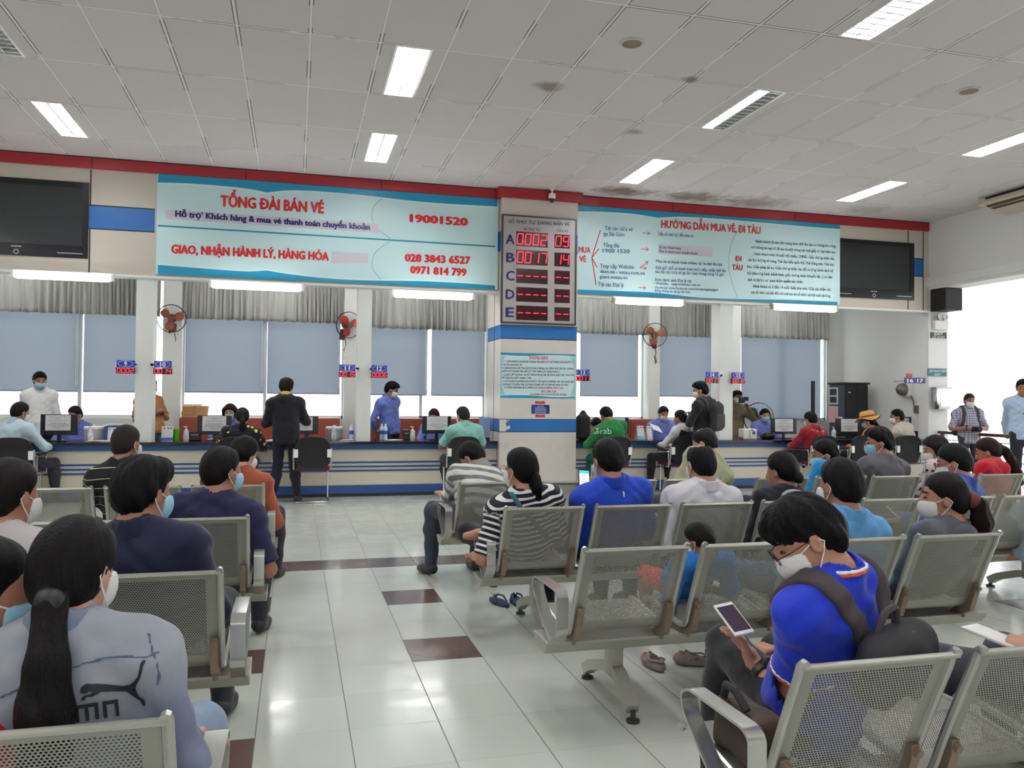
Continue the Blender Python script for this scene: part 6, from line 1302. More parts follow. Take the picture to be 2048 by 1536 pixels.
    if hair:
        X0 = hp(0, 0, 0); g = Field(X0-0.17*s, X0+0.17*s, hh); thick = {'short': 0.012, 'buzz': 0.006, 'thick': 0.014, 'pony': 0.013, 'bun': 0.013, 'long': 0.010, 'bob': 0.020, 'mop': 0.012, 'balding': 0.008, 'low': 0.013}[hair]
        g.prim(EL(hp(0, -0.014, 0.034), (0.076*s, 0.095*s, 0.090*s), HA), 0.01, 0.002*s); g.prim(EL(hp(0, -0.045, -0.02), (0.066*s, 0.062*s, 0.075*s), HA), 0.03, 0.002*s)
        if hair in ('thick', 'mop'): g.prim(EL(hp(0, 0.018, 0.076), (0.066*s, 0.074*s, 0.042*s), HA), 0.03, 0.003*s)
        if hair == 'bob':
            for sd in (-1, 1): g.prim(RC(hp(sd*0.07, -0.01, 0.03), hp(sd*0.07, -0.015, -0.10), 0.035*s, 0.03*s), 0.03)
            g.prim(EL(hp(0, -0.06, -0.06), (0.08*s, 0.05*s, 0.09*s), HA), 0.03)
        X = g.full(); q = [X[i]-head[i] for i in range(3)]; lx = sum(HR[i]*q[i] for i in range(3))/s; ly = sum(HF[i]*q[i] for i in range(3))/s; lz = sum(HU[i]*q[i] for i in range(3))/s
        np_y = [-0.16, -0.075, -0.03, -0.008, 0.012, 0.03, 0.055, 0.085, 0.13]; 
        full_ = hair in ('long', 'bob', 'low'); np_z = [nape-0.02, nape, -0.052 if not full_ else -0.09, -0.012 if not full_ else -0.09, 0.004 if not full_ else -0.05, 0.018, 0.05, 0.072, 0.085] if hair != 'mop' else [nape-0.02, nape, -0.050, -0.012, 0.000, 0.012, 0.030, 0.036, 0.040]
        zl = np.interp(ly, np_y, np_z).astype(np.float32); tp_ = np.clip((lz-zl)/((0.12 if hair == 'mop' else 0.085) if hair not in ('bob', 'long') else 0.02), 0.0, 1.0); g.g = g.g-(thick*s*(tp_*(2-tp_))).astype(np.float32); g.g = np.maximum(g.g, ((zl-lz)*s*0.75).astype(np.float32))
        if hair in ('balding',): g.cut(EL(hp(0, -0.035+0.02, 0.13), (0.055*s, 0.07*s, 0.05*s), HA))
        am = {'thick': 0.0042, 'mop': 0.0036, 'short': 0.0018, 'low': 0.002}.get(hair, 0.0012); an_ = np.arctan2(lx, -ly); rad_ = np.sqrt(lx*lx+ly*ly); g.g = g.g+(am*s*(np.sin(an_*9+2.2*np.sin(lz*26))*np.clip(rad_*16, 0, 1)+0.5*np.sin(an_*23+lz*18)*np.clip(rad_*14, 0, 1)+0.4*np.sin(lx*70+ly*45))).astype(np.float32)
        if hair in ('pony', 'long', 'bun', 'low'): ctx['hair_field'] = g
        kid('hair', g, hm)
        if hair == 'bun': g2 = Field(hp(0, -0.12, -0.03)-0.09*s, hp(0, -0.12, -0.03)+0.09*s, hh); g2.prim(EL(hp(0, -0.118, -0.055), (0.042*s, 0.036*s, 0.040*s), HA), 0.01); kid('hair_bun', g2, hm)
    # ---- mask and straps
    if mask:
        mm = M_MASKB if mask == 'blue' else M_MASKW; c_ = hp(0, 0.05, -0.045); g = Field(c_-0.13*s, c_+0.13*s, min(h, 0.007)); g.prim(EL(hp(0, 0.024, -0.038), (0.063*s, 0.075*s, 0.078*s), HA), 0.02, 0.004); g.prim(EL(hp(0, 0.074, -0.042), (0.036*s, 0.040*s, 0.044*s), HA), 0.04, 0.004)
        X = g.full(); q = [X[i]-head[i] for i in range(3)]; ly = sum(HF[i]*q[i] for i in range(3)); lz = sum(HU[i]*q[i] for i in range(3)); lx = np.abs(sum(HR[i]*q[i] for i in range(3)))
        g.g = np.maximum(np.maximum(np.maximum(g.g, (0.036*s-ly+0.0*lx).astype(np.float32)), (lz+0.006*s-0.10*(ly-0.09*s)*0).astype(np.float32)), (-0.118*s-lz).astype(np.float32)); kid('mask', g, mm)
        for sd in (-1, 1):
            mb = MB()
            for za, zb in ((-0.012, 0.012), (-0.095, -0.035)):
                mb.tube([hp(sd*0.062, 0.045, za), hp(sd*0.076, 0.015, (za+zb)/2), hp(sd*0.083, -0.012, zb)], 0.0022*s, 5)
            mb.tube([hp(sd*0.083, -0.012, 0.012), hp(sd*0.088, -0.03, -0.008), hp(sd*0.083, -0.012, -0.035)], 0.0022*s, 5)
            mb.build('mask_strap', M_STRAP, root, off=base)
    if eyes:
        for sd in (-1, 1): mb = MB(); mb.tube([hp(sd*0.018, 0.088, 0.011), hp(sd*0.032, 0.087, 0.013), hp(sd*0.046, 0.078, 0.011)], [0.002*s, 0.0055*s, 0.002*s], 6); mb.build('eye', M_EYE, root, off=base)
        for sd in (-1, 1): mb = MB(); mb.tube([hp(sd*0.014, 0.091, 0.034), hp(sd*0.032, 0.085, 0.040), hp(sd*0.050, 0.070, 0.036)], [0.0025*s, 0.0038*s, 0.0018*s], 5); mb.build('eyebrow', hm, root, off=base)
    if glasses:
        mb = MB()
        for sd in (-1, 1): mb.tube([hp(sd*0.034+0.026*math.cos(t), 0.110, 0.004+0.020*math.sin(t)) for t in np.linspace(0, 2*PI, 20, endpoint=False)], 0.0018*s, 5, closed=True); mb.tube([hp(sd*0.060, 0.110, 0.008), hp(sd*0.079, 0.07, 0.010), hp(sd*0.084, -0.01, 0.012)], 0.0016*s, 5)
        mb.tube([hp(-0.009, 0.112, 0.008), hp(0.009, 0.112, 0.008)], 0.0018*s, 5); mb.build('glasses', M_GLS, root, off=base)
    if watch is not None:
        sh, el, wr = joints[watch]; d = nrm(wr-el); c_ = wr-d*0.045*s; g = Field(c_-0.07, c_+0.07, 0.005); g.prim(RC(c_-d*0.012, c_+d*0.012, 0.036*s, 0.036*s), 0.004); g.clip_plane(c_+d*0.014, d); g.clip_plane(c_-d*0.014, -d); o_ = nrm(np.cross(d, BR)+0.001); o_ = o_ if o_[2] > 0 else -o_; g.prim(RC(c_+o_*0.030*s, c_+o_*0.042*s, 0.020*s, 0.020*s), 0.004); kid('wristwatch', g, mat('watch_black', (26, 25, 26), 0.35))
    if extras: extras(ctx)
    PEOPLE.append(ctx); return ctx
def project(f, pts):
    """densify a polyline and pull it onto the zero surface of a field"""
    P = [np.array(p, float) for p in pts]; Q = []
    for a, b in zip(P[:-1], P[1:]):
        n = max(2, int(np.linalg.norm(b-a)/0.02)); Q += [a+(b-a)*t for t in np.linspace(0, 1, n, endpoint=False)]
    Q.append(P[-1]); Q = np.array(Q)
    def val(X):
        u = np.clip((X-f.lo)/f.h, 0, np.array(f.g.shape)-1.001); i = u.astype(int); t = u-i; i2 = np.minimum(i+1, np.array(f.g.shape)-1); r = 0
        for c in range(8):
            k = [(i2 if (c >> a) & 1 else i)[:, a] for a in range(3)]; wt = np.prod([t[:, a] if (c >> a) & 1 else 1-t[:, a] for a in range(3)], 0); r = r+wt*f.g[tuple(k)]
        return r
    for _ in range(8):
        e = f.h; d = val(Q); G = np.stack([(val(Q+np.eye(3)[a]*e)-val(Q-np.eye(3)[a]*e))/(2*e) for a in range(3)], 1); nn = np.linalg.norm(G, axis=1)[:, None]; ok = np.abs(d) < 0.3
        Q = np.where(ok[:, None] & (nn > 0.2), Q-np.clip(d, -0.03, 0.03)[:, None]*G/np.maximum(nn, 0.2), Q)
    return list(Q)
def band(ctx, name, pts, width, m_, t=0.010, fld=None, h=None):
    """strap or seam lying on the shirt: the shell of the shirt close to a line through the points"""
    src = fld or ctx['shirt_field']; pts = project(src, pts); lo = np.min(pts, 0)-width-0.05; hi = np.max(pts, 0)+width+0.05; sl, X = src.sub(lo, hi); a = src.g[sl]
    if a.size == 0: return None
    d = None
    for p, q in zip(pts[:-1], pts[1:]):
        e = RC(p, q, 0.0, 0.0).dist(X); d = e if d is None else np.minimum(d, e)
    g = np.maximum(a-t, (d-width).astype(np.float32)); g = np.maximum(g, -(a+0.012)); g = np.pad(g, 1, constant_values=0.5); st = np.array([k.start for k in sl]); P, F = surface_nets(g, src.lo+src.h*(st-1), src.h)
    return np_mesh(name, P, F, m_, ctx['root'], ctx['base']) if len(P) else None
def tail(ctx, name, pts, rs, m_, flat=0.7):
    """a hank of hair along points"""
    pts = [np.array(p, float) for p in pts]; lo = np.min(pts, 0)-0.12; hi = np.max(pts, 0)+0.12; g = Field(lo, hi, min(ctx['h'], 0.008))
    for i in range(len(pts)-1): g.prim(RC(pts[i], pts[i+1], rs[i], rs[i+1]), 0.02)
    X = g.full(); g.g = g.g+(0.004*np.sin(X[0]*120+X[1]*70+6*np.sin(X[2]*9))).astype(np.float32); return ctx['kid'](name, g, m_)
def on_back(ctx, body, rect, m_, obj=None, lift=0.004, bold=0.04, name='lettering', polys=None, dirv=None, frame=None):
    """lettering or a shape printed on clothing: rect = centre, right vector, up vector, width, cap height; cast onto the shirt"""
    o = obj or ctx['shirt']; me = o.data; base = ctx['base']; n = len(me.vertices); co = np.empty(n*3, np.float32); me.vertices.foreach_get('co', co); co = co.reshape(-1, 3)+base
    bv = BVHTree.FromPolygons([tuple(map(float, v)) for v in co], [tuple(p.vertices) for p in me.polygons]); c, rt, up, wd_, cap = rect; rt = nrm(rt); up = nrm(up); dv = nrm(dirv) if dirv is not None else nrm(np.cross(up, rt)); bm = bmesh.new()
    if polys is None:
        tv, tf = text_mesh(body, 0.0, 0.0, 2); x0, x1 = tv[:, 0].min(), tv[:, 0].max(); capH = _cap.get('H', 0.7); P2 = np.stack([(tv[:, 0]-x0)/(x1-x0)*wd_-wd_/2, tv[:, 1]/capH*cap], 1); vs = [bm.verts.new((a, b, 0)) for a, b in P2]
        for f_ in tf:
            try: bm.faces.new([vs[i] for i in f_])
            except Exception: pass
    else:
        for pg in polys:
            vs = [bm.verts.new((a, b, 0)) for a, b in pg]; f_ = bm.faces.new(vs); bmesh.ops.triangulate(bm, faces=[f_])
    for _ in range(3):
        ed = [e for e in bm.edges if e.calc_length() > 0.02]
        if ed: bmesh.ops.subdivide_edges(bm, edges=ed, cuts=1, use_grid_fill=False)
        bmesh.ops.triangulate(bm, faces=bm.faces[:])
    bm.verts.index_update(); out = []
    for v in bm.verts:
        p = c+rt*v.co[0]+up*v.co[1]; hit = bv.ray_cast(Vector(p-dv*0.5), Vector(dv), 1.2); out.append(tuple((np.array(hit[0])-dv*lift-base) if hit[0] is not None else (p-base)))
    me2 = bpy.data.meshes.new(name); me2.from_pydata(out, [], [tuple(v.index for v in f_.verts) for f_ in bm.faces]); me2.update(); bm.free(); return link(name, me2, ctx['root'], m_)
# ================================================================== the people
def HD(px, py, Y, s=1.0): return WY(px, py, Y)-np.array([0, 0, 0.128*s])
def seat_hip(x, y0, dz=0.0, dy=0.0): return (x, y0+0.33+dy, 0.535+dz)
SK1, SK2, SK3, SK4 = (166, 118, 94), (150, 104, 82), (184, 140, 118), (138, 94, 74)
def phone(name, lab, c, rt, up, w=0.072, hgt=0.15, col=(225, 225, 225), scr=(40, 34, 46), emit=0.0, rows=0):
    c = np.array(c, float); rt = nrm(rt); up = nrm(np.array(up, float)-rt*np.dot(up, rt)); n_ = nrm(np.cross(rt, up)); e = empty('phone', c); tag(e, lab, 'phone'); of = c
    mb = MB(); mb.obox(c, (rt, up, n_), (w/2, hgt/2, 0.004)); mb.build('case', mat('phone_case_%d' % col[0], col, 0.3), e, off=of, bevel=0.002)
    mb = MB(); mb.obox(c+n_*0.0043, (rt, up, n_), (w*0.44, hgt*0.40, 0.0004)); mb.obox(c-n_*0.0043, (rt, up, n_), (w*0.01, hgt*0.01, 0.0002)); mb.build('screen', mat('screen_%d_%d' % (scr[0], scr[2]), scr, 0.15, emit=emit), e, off=of)
    if rows:
        mb = MB(); mb.obox(c+n_*0.005+up*hgt*0.34, (rt, up, n_), (w*0.44, hgt*0.055, 0.0003)); mb.build('screen_bar', mat('screen_bar', (40, 140, 220), 0.2, emit=0.7), e, off=of)
        mb = MB()
        for i in range(rows): mb.obox(c+n_*0.005+up*hgt*(0.2-0.13*i)-rt*w*0.08, (rt, up, n_), (w*0.28, hgt*0.012, 0.0003))
        mb.build('screen_rows', mat('screen_row', (90, 96, 110), 0.3), e, off=of)
    return e
def backpack(ctx, lab, c, size, m_, m2, straps, loop=None, pocket=True):
    """soft pack: top-level thing with straps as parts"""
    B = np.stack([ctx['R2'], ctx['F2'], ctx['U2']]); c = np.array(c, float); e = empty('backpack', c); tag(e, lab, 'backpack'); of = c
    g = Field(c-max(size)*1.3, c+max(size)*1.3, 0.009); g.prim(BX(c, size, B, 0.06), 0.02); g.prim(EL(c+B[2]*size[2]*0.75, (size[0]*0.85, size[1]*0.9, size[2]*0.45), B), 0.05)
    X = g.full(); g.g = g.g+(0.004*np.sin(X[0]*33+X[2]*21)*np.sin(X[1]*37)).astype(np.float32); P, F = g.mesh(); np_mesh('bag', P, F, m_, e, of)
    if pocket:
        g = Field(c-max(size)*1.3, c+max(size)*1.3, 0.009); g.prim(BX(c-B[1]*size[1]*0.9-B[2]*size[2]*0.25, (size[0]*0.85, size[1]*0.45, size[2]*0.62), B, 0.05), 0.02); P, F = g.mesh(); np_mesh('front_pocket', P, F, m2, e, of)
    mb = MB(); zt = c+B[2]*(size[2]*1.02)-B[1]*0.01
    mb.tube(rounded([zt-B[0]*0.05+B[1]*size[1]*0.8, zt-B[0]*0.035+B[2]*0.06+B[1]*size[1]*0.8, zt+B[0]*0.035+B[2]*0.06+B[1]*size[1]*0.8, zt+B[0]*0.05+B[1]*size[1]*0.8], 0.03), 0.010, 6); mb.build('grab_loop', m2, e, off=of, smooth=True)
    mb = MB(); mb.tube([c+B[0]*size[0]*1.0*math.cos(t)+B[2]*size[2]*(0.25+0.95*math.sin(t))-B[1]*size[1]*0.35 for t in np.linspace(0.05, PI-0.05, 16)], 0.004, 5); mb.build('zip', M_SCRB, e, off=of)
    for pts, wd_ in straps:
        o = band(ctx, 'shoulder_strap', pts, wd_, m2, 0.016)
        if o: o.parent = e; o.location = -c+ctx['base']
    return e
M_BAGD = mat('bag_black', (30, 28, 32), 0.8, bump=0.25, bscale=250); M_BAGG = mat('bag_grey', (62, 54, 58), 0.8, bump=0.25, bscale=250)
# ---- 1 woman in the denim jacket
PUMA = [[(-0.0646, 0.0019), (-0.0615, 0.0115), (-0.0558, 0.0154), (-0.0500, 0.0173), (-0.0423, 0.0154), (-0.0288, 0.0135), (-0.0058, 0.0077), (0.0173, 0.0008), (0.0308, 0.0008), (0.0385, 0.0058), (0.0442, 0.0000), (0.0404, -0.0077), (0.0435, -0.0192), (0.0462, -0.0269), (0.0558, -0.0346), (0.0569, -0.0442), (0.0538, -0.0481), (0.0500, -0.0423), (0.0488, -0.0365), (0.0385, -0.0269), (0.0308, -0.0192), (0.0231, -0.0115), (0.0135, -0.0096), (-0.0019, -0.0069), (-0.0135, -0.0058), (-0.0250, -0.0038), (-0.0327, -0.0077), (-0.0442, -0.0108), (-0.0538, -0.0096), (-0.0577, -0.0154), (-0.0635, -0.0162), (-0.0635, -0.0108), (-0.0577, -0.0058), (-0.0462, -0.0046), (-0.0412, -0.0019), (-0.0481, 0.0008), (-0.0519, -0.0023), (-0.0596, -0.0023)],
        [(0.0385, 0.0058), (0.0481, 0.0154), (0.0519, 0.0288), (0.0558, 0.0423), (0.0615, 0.0481), (0.0662, 0.0469), (0.0654, 0.0423), (0.0604, 0.0365), (0.0569, 0.0250), (0.0519, 0.0115), (0.0442, 0.0000)]]
def denim(ctx):
    hp, nk, B, s = ctx['hp'], ctx['neck'], ctx['BR'], ctx['s']; navy = mat('denim_seam', (84, 96, 124), 0.9); d = ctx['BF']; rt = ctx['R2']; up = ctx['U2']
    for pts in ([(128, 1339), (165, 1328), (209, 1318), (270, 1309), (330, 1304)], [(-20, 1402), (10, 1389), (36, 1377)]): band(ctx, 'yoke_seam', [WY(x, y, 1.82) for x, y in pts], 0.004, navy, 0.006)
    band(ctx, 'arm_seam', [WY(x, y, 1.84) for x, y in ((300, 1262), (306, 1304), (318, 1350), (318, 1400))], 0.004, navy, 0.006)
    ink = mat('print_black', (26, 26, 34), 0.7); c = WY(228, 1376, 1.80); on_back(ctx, '', (c, (0.985, -0.10, 0.12), (-0.12, 0.0, 0.99), 0, 0), ink, polys=PUMA, dirv=ray(228, 1376), name='printed_cat'); c = WY(150, 1446, 1.80)
    PM = []
    for k, x in enumerate((-0.076, -0.022, 0.028, 0.082)):     # rounded block letters of the wordmark
        t = 0.0085; h_ = 0.038; w_ = 0.036 if k != 2 else 0.052
        def bar(x0, x1, z0, z1): PM.append([(x+x0, z0), (x+x1, z0), (x+x1, z1), (x+x0, z1)])
        if k == 0: bar(-w_/2, -w_/2+t, -0.03, h_); bar(-w_/2+t, w_/2, h_-t, h_); bar(w_/2-t, w_/2, 0.0, h_-t); bar(-w_/2+t, w_/2-t, 0, t)
        if k == 1: bar(-w_/2, -w_/2+t, 0, h_); bar(w_/2-t, w_/2, 0, h_); bar(-w_/2+t, w_/2-t, 0, t)
        if k == 2: bar(-w_/2, -w_/2+t, 0, h_); bar(-t/2, t/2, 0, h_-t); bar(w_/2-t, w_/2, 0, h_-t); bar(-w_/2+t, w_/2, h_-t, h_)
        if k == 3: bar(-w_/2, -w_/2+t, 0, h_); bar(w_/2-t, w_/2, 0, h_); bar(-w_/2+t, w_/2-t, h_-t, h_); 
    on_back(ctx, '', (c, (0.985, -0.10, 0.12), (-0.12, 0.0, 0.99), 0, 0), ink, polys=[[(a*0.86, b*0.9) for a, b in q] for q in PM], dirv=ray(150, 1446), name='printed_word')
    hm = hair_mat((22, 17, 17)); a = WY(120, 1150, 1.93); b = WY(100, 1215, 1.86); c = WY(92, 1330, 1.80); e_ = WY(88, 1440, 1.775); f_ = WY(92, 1500, 1.765)
    tail(ctx, 'hair_tail', [a, b, c, e_, f_], [0.045, 0.028, 0.040, 0.050, 0.050], hm); g = Field(b-0.06, b+0.06, 0.006); g.prim(RC(b-np.array([0, 0, 0.012]), b+np.array([0, 0, 0.012]), 0.031, 0.031), 0.004); ctx['kid']('hair_tie', g, mat('hair_tie', (16, 15, 18), 0.5))
    q = WY(150, 1140, 1.95); tail(ctx, 'hair_fall', [hp(0.01, -0.055, 0.02), hp(-0.015, -0.07, -0.03), a], [0.034, 0.036, 0.032], hm)
person('woman with a long dark ponytail and washed denim jacket with a leaping black cat print', HD(156, 1035, 1.97, 0.90), (-0.43, 1.98, 0.535), yaw=4, hyaw=22, hpitch=8, s=0.90, w=1.02, h=0.006, arms=('lap', 'rest'), skin=SK3, hair='long', hairc=(22, 17, 17), top=((92, 98, 120), ('wash_denim', 7, (116, 124, 144), 0.20, (152, 155, 160))), bottom=(120, 138, 160), mask='white', sleeve=1.0, collar=((112, 122, 142), True), extras=denim, nape=-0.09, hem=0.13)
person('person at the picture edge in a red shirt with short hair and a blue mask', HD(-27, 1078, 2.02), (-0.80, 1.98, 0.535), yaw=18, hyaw=55, hpitch=5, arms=('lap', 'lap'), skin=SK2, hair='short', top=(190, 34, 44), bottom=(44, 46, 56), mask='blue', h=0.009)
person('man with cropped hair in a light grey T-shirt behind the long-haired woman', HD(22, 920, 3.28), seat_hip(-0.99, 2.99), yaw=6, hyaw=28, hpitch=6, skin=SK1, hair='short', hairc=(34, 28, 27), top=(186, 180, 178), bottom=(50, 52, 60), mask='white', h=0.009, nape=-0.085)
person('man in a navy collared polo with thick black hair and a mask under his chin', HD(291, 917, 3.26), seat_hip(-0.50, 2.99), yaw=3, hyaw=38, hpitch=6, skin=SK2, hair='thick', top=(30, 32, 56), bottom=(48, 50, 58), mask='blue', collar=((28, 30, 54), False), h=0.009, arm_abs=((WY(150, 1160, 3.10), WY(35, 1170, 3.05)), None), sleeve=0.95, w=0.99)
person('man with greying cropped hair in a black shirt with thin yellow stripes', HD(255, 850, 6.12), seat_hip(-1.07, 5.83), yaw=4, hyaw=28, hpitch=4, skin=SK4, hair='buzz', hairc=(62, 54, 52), top=((22, 22, 28), ('stripe_yellow', 0.062, 0.07, (196, 200, 120), 0.3)), bottom=(50, 50, 58), mask='white', nape=-0.085)
person('man in a dark navy T-shirt with his arm along the aisle armrest, blue mask', HD(447, 895, 4.56), seat_hip(-0.42, 4.29), yaw=6, hyaw=44, hpitch=4, skin=SK2, hair='short', hairc=(28, 24, 24), top=(34, 34, 66), bottom=(46, 48, 58), mask='blue', w=1.03, h=0.009, arms=('lap', 'rest'), sleeve=0.42)
person('woman in a rust brown top with pinned-back black hair and a mask', HD(490, 873, 6.1), seat_hip(-0.38, 5.83), yaw=10, hyaw=35, hpitch=22, s=0.97, skin=SK3, hair='low', top=(138, 72, 48), bottom=(44, 40, 44), mask='white', sleeve=1.0, arms=('lap', 'rest'))
# ---- behind and before window 9 and 10
person('man in a pale blue shirt leaning on the counter at window 9', HD(42, 805, 11.42), (-3.36, 11.36, 0.56), yaw=28, hyaw=15, hpitch=14, skin=SK2, hair='short', hairc=(38, 34, 34), top=(176, 196, 208), bottom=(44, 42, 50), sleeve=1.0, arms=('counter', 'counter'), collar=((176, 196, 208), True), w=1.1, mask='white')
person('standing man in a white shirt and blue mask behind window 9', HD(80, 744, 12.9), (-3.50, 12.92, 0.93), yaw=165, hyaw=-12, hpitch=14, legs='stand', skin=SK2, hair='short', top=(226, 226, 226), bottom=(34, 34, 46), mask='blue', sleeve=1.0, arms=('down', 'down'), collar=((230, 230, 230), True), w=0.91)
person('clerk with tied hair half hidden behind the monitor at window 9', HD(150, 812, 12.8), (-3.03, 12.85, 0.56), yaw=180, hyaw=25, hpitch=20, skin=SK3, hair='pony', hairc=(46, 34, 32), top=(98, 108, 176), bottom=(40, 44, 70), mask='white', sleeve=0.5, arms=('counter', 'counter'), s=0.95, w=0.93)
person('man in a brown T-shirt with folded arms half hidden by the slim column', HD(302, 757, 12.95), (-2.02, 12.95, 0.93), yaw=125, hpitch=8, legs='stand', skin=SK1, hair='short', top=(168, 116, 72), bottom=(86, 104, 140), arms=('fold', 'fold'), sleeve=0.42, watch=0, w=1.0)
person('clerk with shoulder-length brown hair and a blue mask behind window 10', HD(460, 808, 12.8), (-0.94, 12.85, 0.56), yaw=180, hyaw=8, hpitch=14, skin=SK3, hair='bob', hairc=(54, 38, 34), top=(104, 114, 180), bottom=(40, 44, 70), mask='blue', sleeve=0.5, arms=('counter', 'counter'), s=0.95, w=0.93)
def lowtail(ctx):
    hp = ctx['hp']; tail(ctx, 'hair_tail', [hp(0, -0.10, -0.02), hp(0, -0.125, -0.09), hp(0.01, -0.12, -0.17), hp(0.01, -0.11, -0.22)], [0.035, 0.036, 0.03, 0.014], hair_mat((40, 32, 36)))
person('woman in a black top with yellow leaf print seated at window 10', HD(485, 816, 11.36), (-0.70, 11.36, 0.56), yaw=0, hyaw=-4, hpitch=16, skin=SK1, hair='pony', hairc=(40, 32, 36), top=((28, 28, 44), ('blots_yellow', 15, 0.30, (226, 212, 60))), bottom=(40, 40, 50), sleeve=0.45, arms=('counter', 'counter'), w=1.04, s=0.98, extras=lowtail)
def track(ctx):
    mb = MB()
    for i, sd in enumerate((-1, 1)):
        hj = ctx['hip']+ctx['BR']*sd*0.178*ctx['s']; mb.tube([hj-np.array([0, 0, 0.36]), hj+ctx['BR']*sd*-0.03-np.array([0, 0, 0.60]), hj+ctx['BR']*sd*-0.045-np.array([0, 0, 0.82])], 0.007, 5)
    mb.build('side_stripe', M_WHITE, ctx['root'], off=ctx['base'])
    g = Field(ctx['neck']-0.12, ctx['neck']+0.12, 0.009); g.prim(RC(ctx['neck']-ctx['U2']*0.0, ctx['neck']+ctx['U2']*0.022, 0.072, 0.068), 0.005); ctx['kid']('inner_collar', g, cloth_mat((196, 170, 70)))
person('standing customer in a long black hoodie and black track trousers with white side stripes', HD(573, 757, 11.30), (-0.11, 11.25, 0.94), yaw=6, hyaw=4, hpitch=18, legs='stand', skin=SK3, hair='thick', top=(26, 27, 36), bottom=(26, 28, 40), hood=True, sleeve=1.0, arms=(((0.085, 0.02, -0.27), (-0.06, 0.22, -0.24)), ((0.10, 0.06, -0.26), (-0.02, 0.26, -0.22))), w=0.98, hem=0.24, extras=track, spread=0.14, shoes=(24, 24, 28), nape=-0.08)
def officer(ctx):
    for dx in (-0.075, 0.06):
        c = ctx['neck']+ctx['R2']*dx-ctx['U2']*0.20+ctx['F2']*0.16; band(ctx, 'badge', [c-ctx['R2']*0.02, c+ctx['R2']*0.02-ctx['U2']*0.008], 0.012, mat('badge_gold', (206, 170, 70), 0.5), 0.006)
    band(ctx, 'placket', [ctx['neck']-ctx['U2']*0.03+ctx['F2']*0.08, ctx['neck']-ctx['U2']*0.2+ctx['F2']*0.14, ctx['hip']+ctx['F2']*0.15], 0.012, cloth_mat((92, 112, 184)), 0.004)
person('standing officer in a blue uniform shirt and white mask with hands behind his back', HD(784, 764, 12.9), (1.46, 12.95, 0.93), yaw=140, hyaw=-30, hpitch=22, legs='stand', skin=SK2, hair='thick', top=(98, 118, 190), bottom=(32, 34, 54), mask='white', sleeve=1.0, arms=('behind', 'behind'), collar=((98, 118, 190), True), extras=officer, w=0.98)
person('clerk with brown tied hair bending behind the monitor at window 12', HD(868, 817, 12.8), (2.13, 12.85, 0.53), yaw=180, hyaw=28, hpitch=24, skin=SK3, hair='low', hairc=(80, 58, 48), top=(112, 122, 188), bottom=(40, 44, 70), mask='white', sleeve=0.5, arms=('counter', 'counter'), s=0.94, w=0.93)
person('customer in a pale teal polo leaning on the counter at window 12', HD(925, 814, 11.36), (2.33, 11.34, 0.56), yaw=-4, hyaw=-22, hpitch=14, skin=SK2, hair='short', hairc=(66, 54, 50), top=(130, 182, 172), bottom=(60, 62, 70), mask='white', sleeve=0.42, arms=('counter', 'counter'), collar=((130, 182, 172), False), w=1.06)
# ---- middle rows
person('man in a white polo with wide grey stripes bending forward before the pillar', HD(944, 884, 6.28), (1.36, 6.02, 0.535), yaw=-14, hyaw=-30, hpitch=48, skin=SK1, hair='short', top=((204, 204, 198), ('stripe_grey', 0.078, 0.44, (112, 114, 114), 0.35)), bottom=(52, 58, 74), mask='white', collar=((130, 134, 132), False), sleeve=0.46, arm_abs=((WY(896, 1008, 6.30), WY(884, 990, 6.52)), None), arms=('knees', 'knees'), w=1.10, h=0.009, neckback=0.02, shoes=(40, 38, 38))
def crossbody(ctx):
    hp = ctx['hp']; n_ = ctx['neck']; rt = ctx['R2']; up = ctx['U2']; d = ctx['F2']; band(ctx, 'shoulder_strap', [n_-rt*0.085+up*0.005-d*0.02, n_-rt*0.05-up*0.06-d*0.12, n_+rt*0.02-up*0.15-d*0.13, n_+rt*0.10-up*0.28-d*0.12], 0.016, mat('strap_teal', (40, 92, 98), 0.7), 0.008)
    tail(ctx, 'hair_tail', [hp(0.01, -0.105, -0.04), hp(0.02, -0.115, -0.10), hp(0.03, -0.10, -0.16), hp(0.035, -0.09, -0.215)], [0.036, 0.034, 0.032, 0.016], hair_mat((20, 17, 19)))
an = WY(985, 1056, 4.80)
person('woman with a low black ponytail in a black and white striped T-shirt, barefoot', HD(1040, 897, 4.57, 0.97), seat_hip(1.34, 4.36), yaw=-8, hyaw=-22, hpitch=2, s=0.97, w=0.97, skin=SK1, hair='pony', hairc=(20, 17, 19), top=((26, 28, 40), ('stripe_white', 0.0335, 0.40, (214, 210, 210), 0.0)), bottom=(28, 28, 36), mask='white', glasses=True, sleeve=0.44, arms=('rest', 'lap'), extras=crossbody, h=0.009, shoes=None, legs={'L': ((1.06, 5.02, 0.56), (1.30, 5.15, 0.50)), 'R': ((1.50, 5.05, 0.60), tuple(an))}, footdir=((1, 0.2, -0.2), (-1, 0.1, 0.05)), nape=-0.085)
def tagback(ctx):
    c = ctx['neck']-ctx['U2']*0.035-ctx['F2']*0.10+ctx['R2']*0.03; band(ctx, 'reflective_tag', [c, c-ctx['U2']*0.03], 0.008, mat('reflector', (200, 205, 215), 0.3), 0.004)
lh = WY(1168, 985, 4.86)
person('man in a royal blue jersey holding up a phone in the third row', HD(1213, 879, 4.6), seat_hip(1.86, 4.36), yaw=-6, hyaw=-6, hpitch=12, skin=SK2, hair='short', hairc=(24, 21, 22), top=(28, 62, 168), bottom=(36, 40, 54), sleeve=0.5, arm_abs=((WY(1150, 1085, 4.72), lh), None), arms=('phone', 'lap'), w=1.06, h=0.009, extras=tagback, nape=-0.085, mask='white', collar=((26, 58, 160), False))
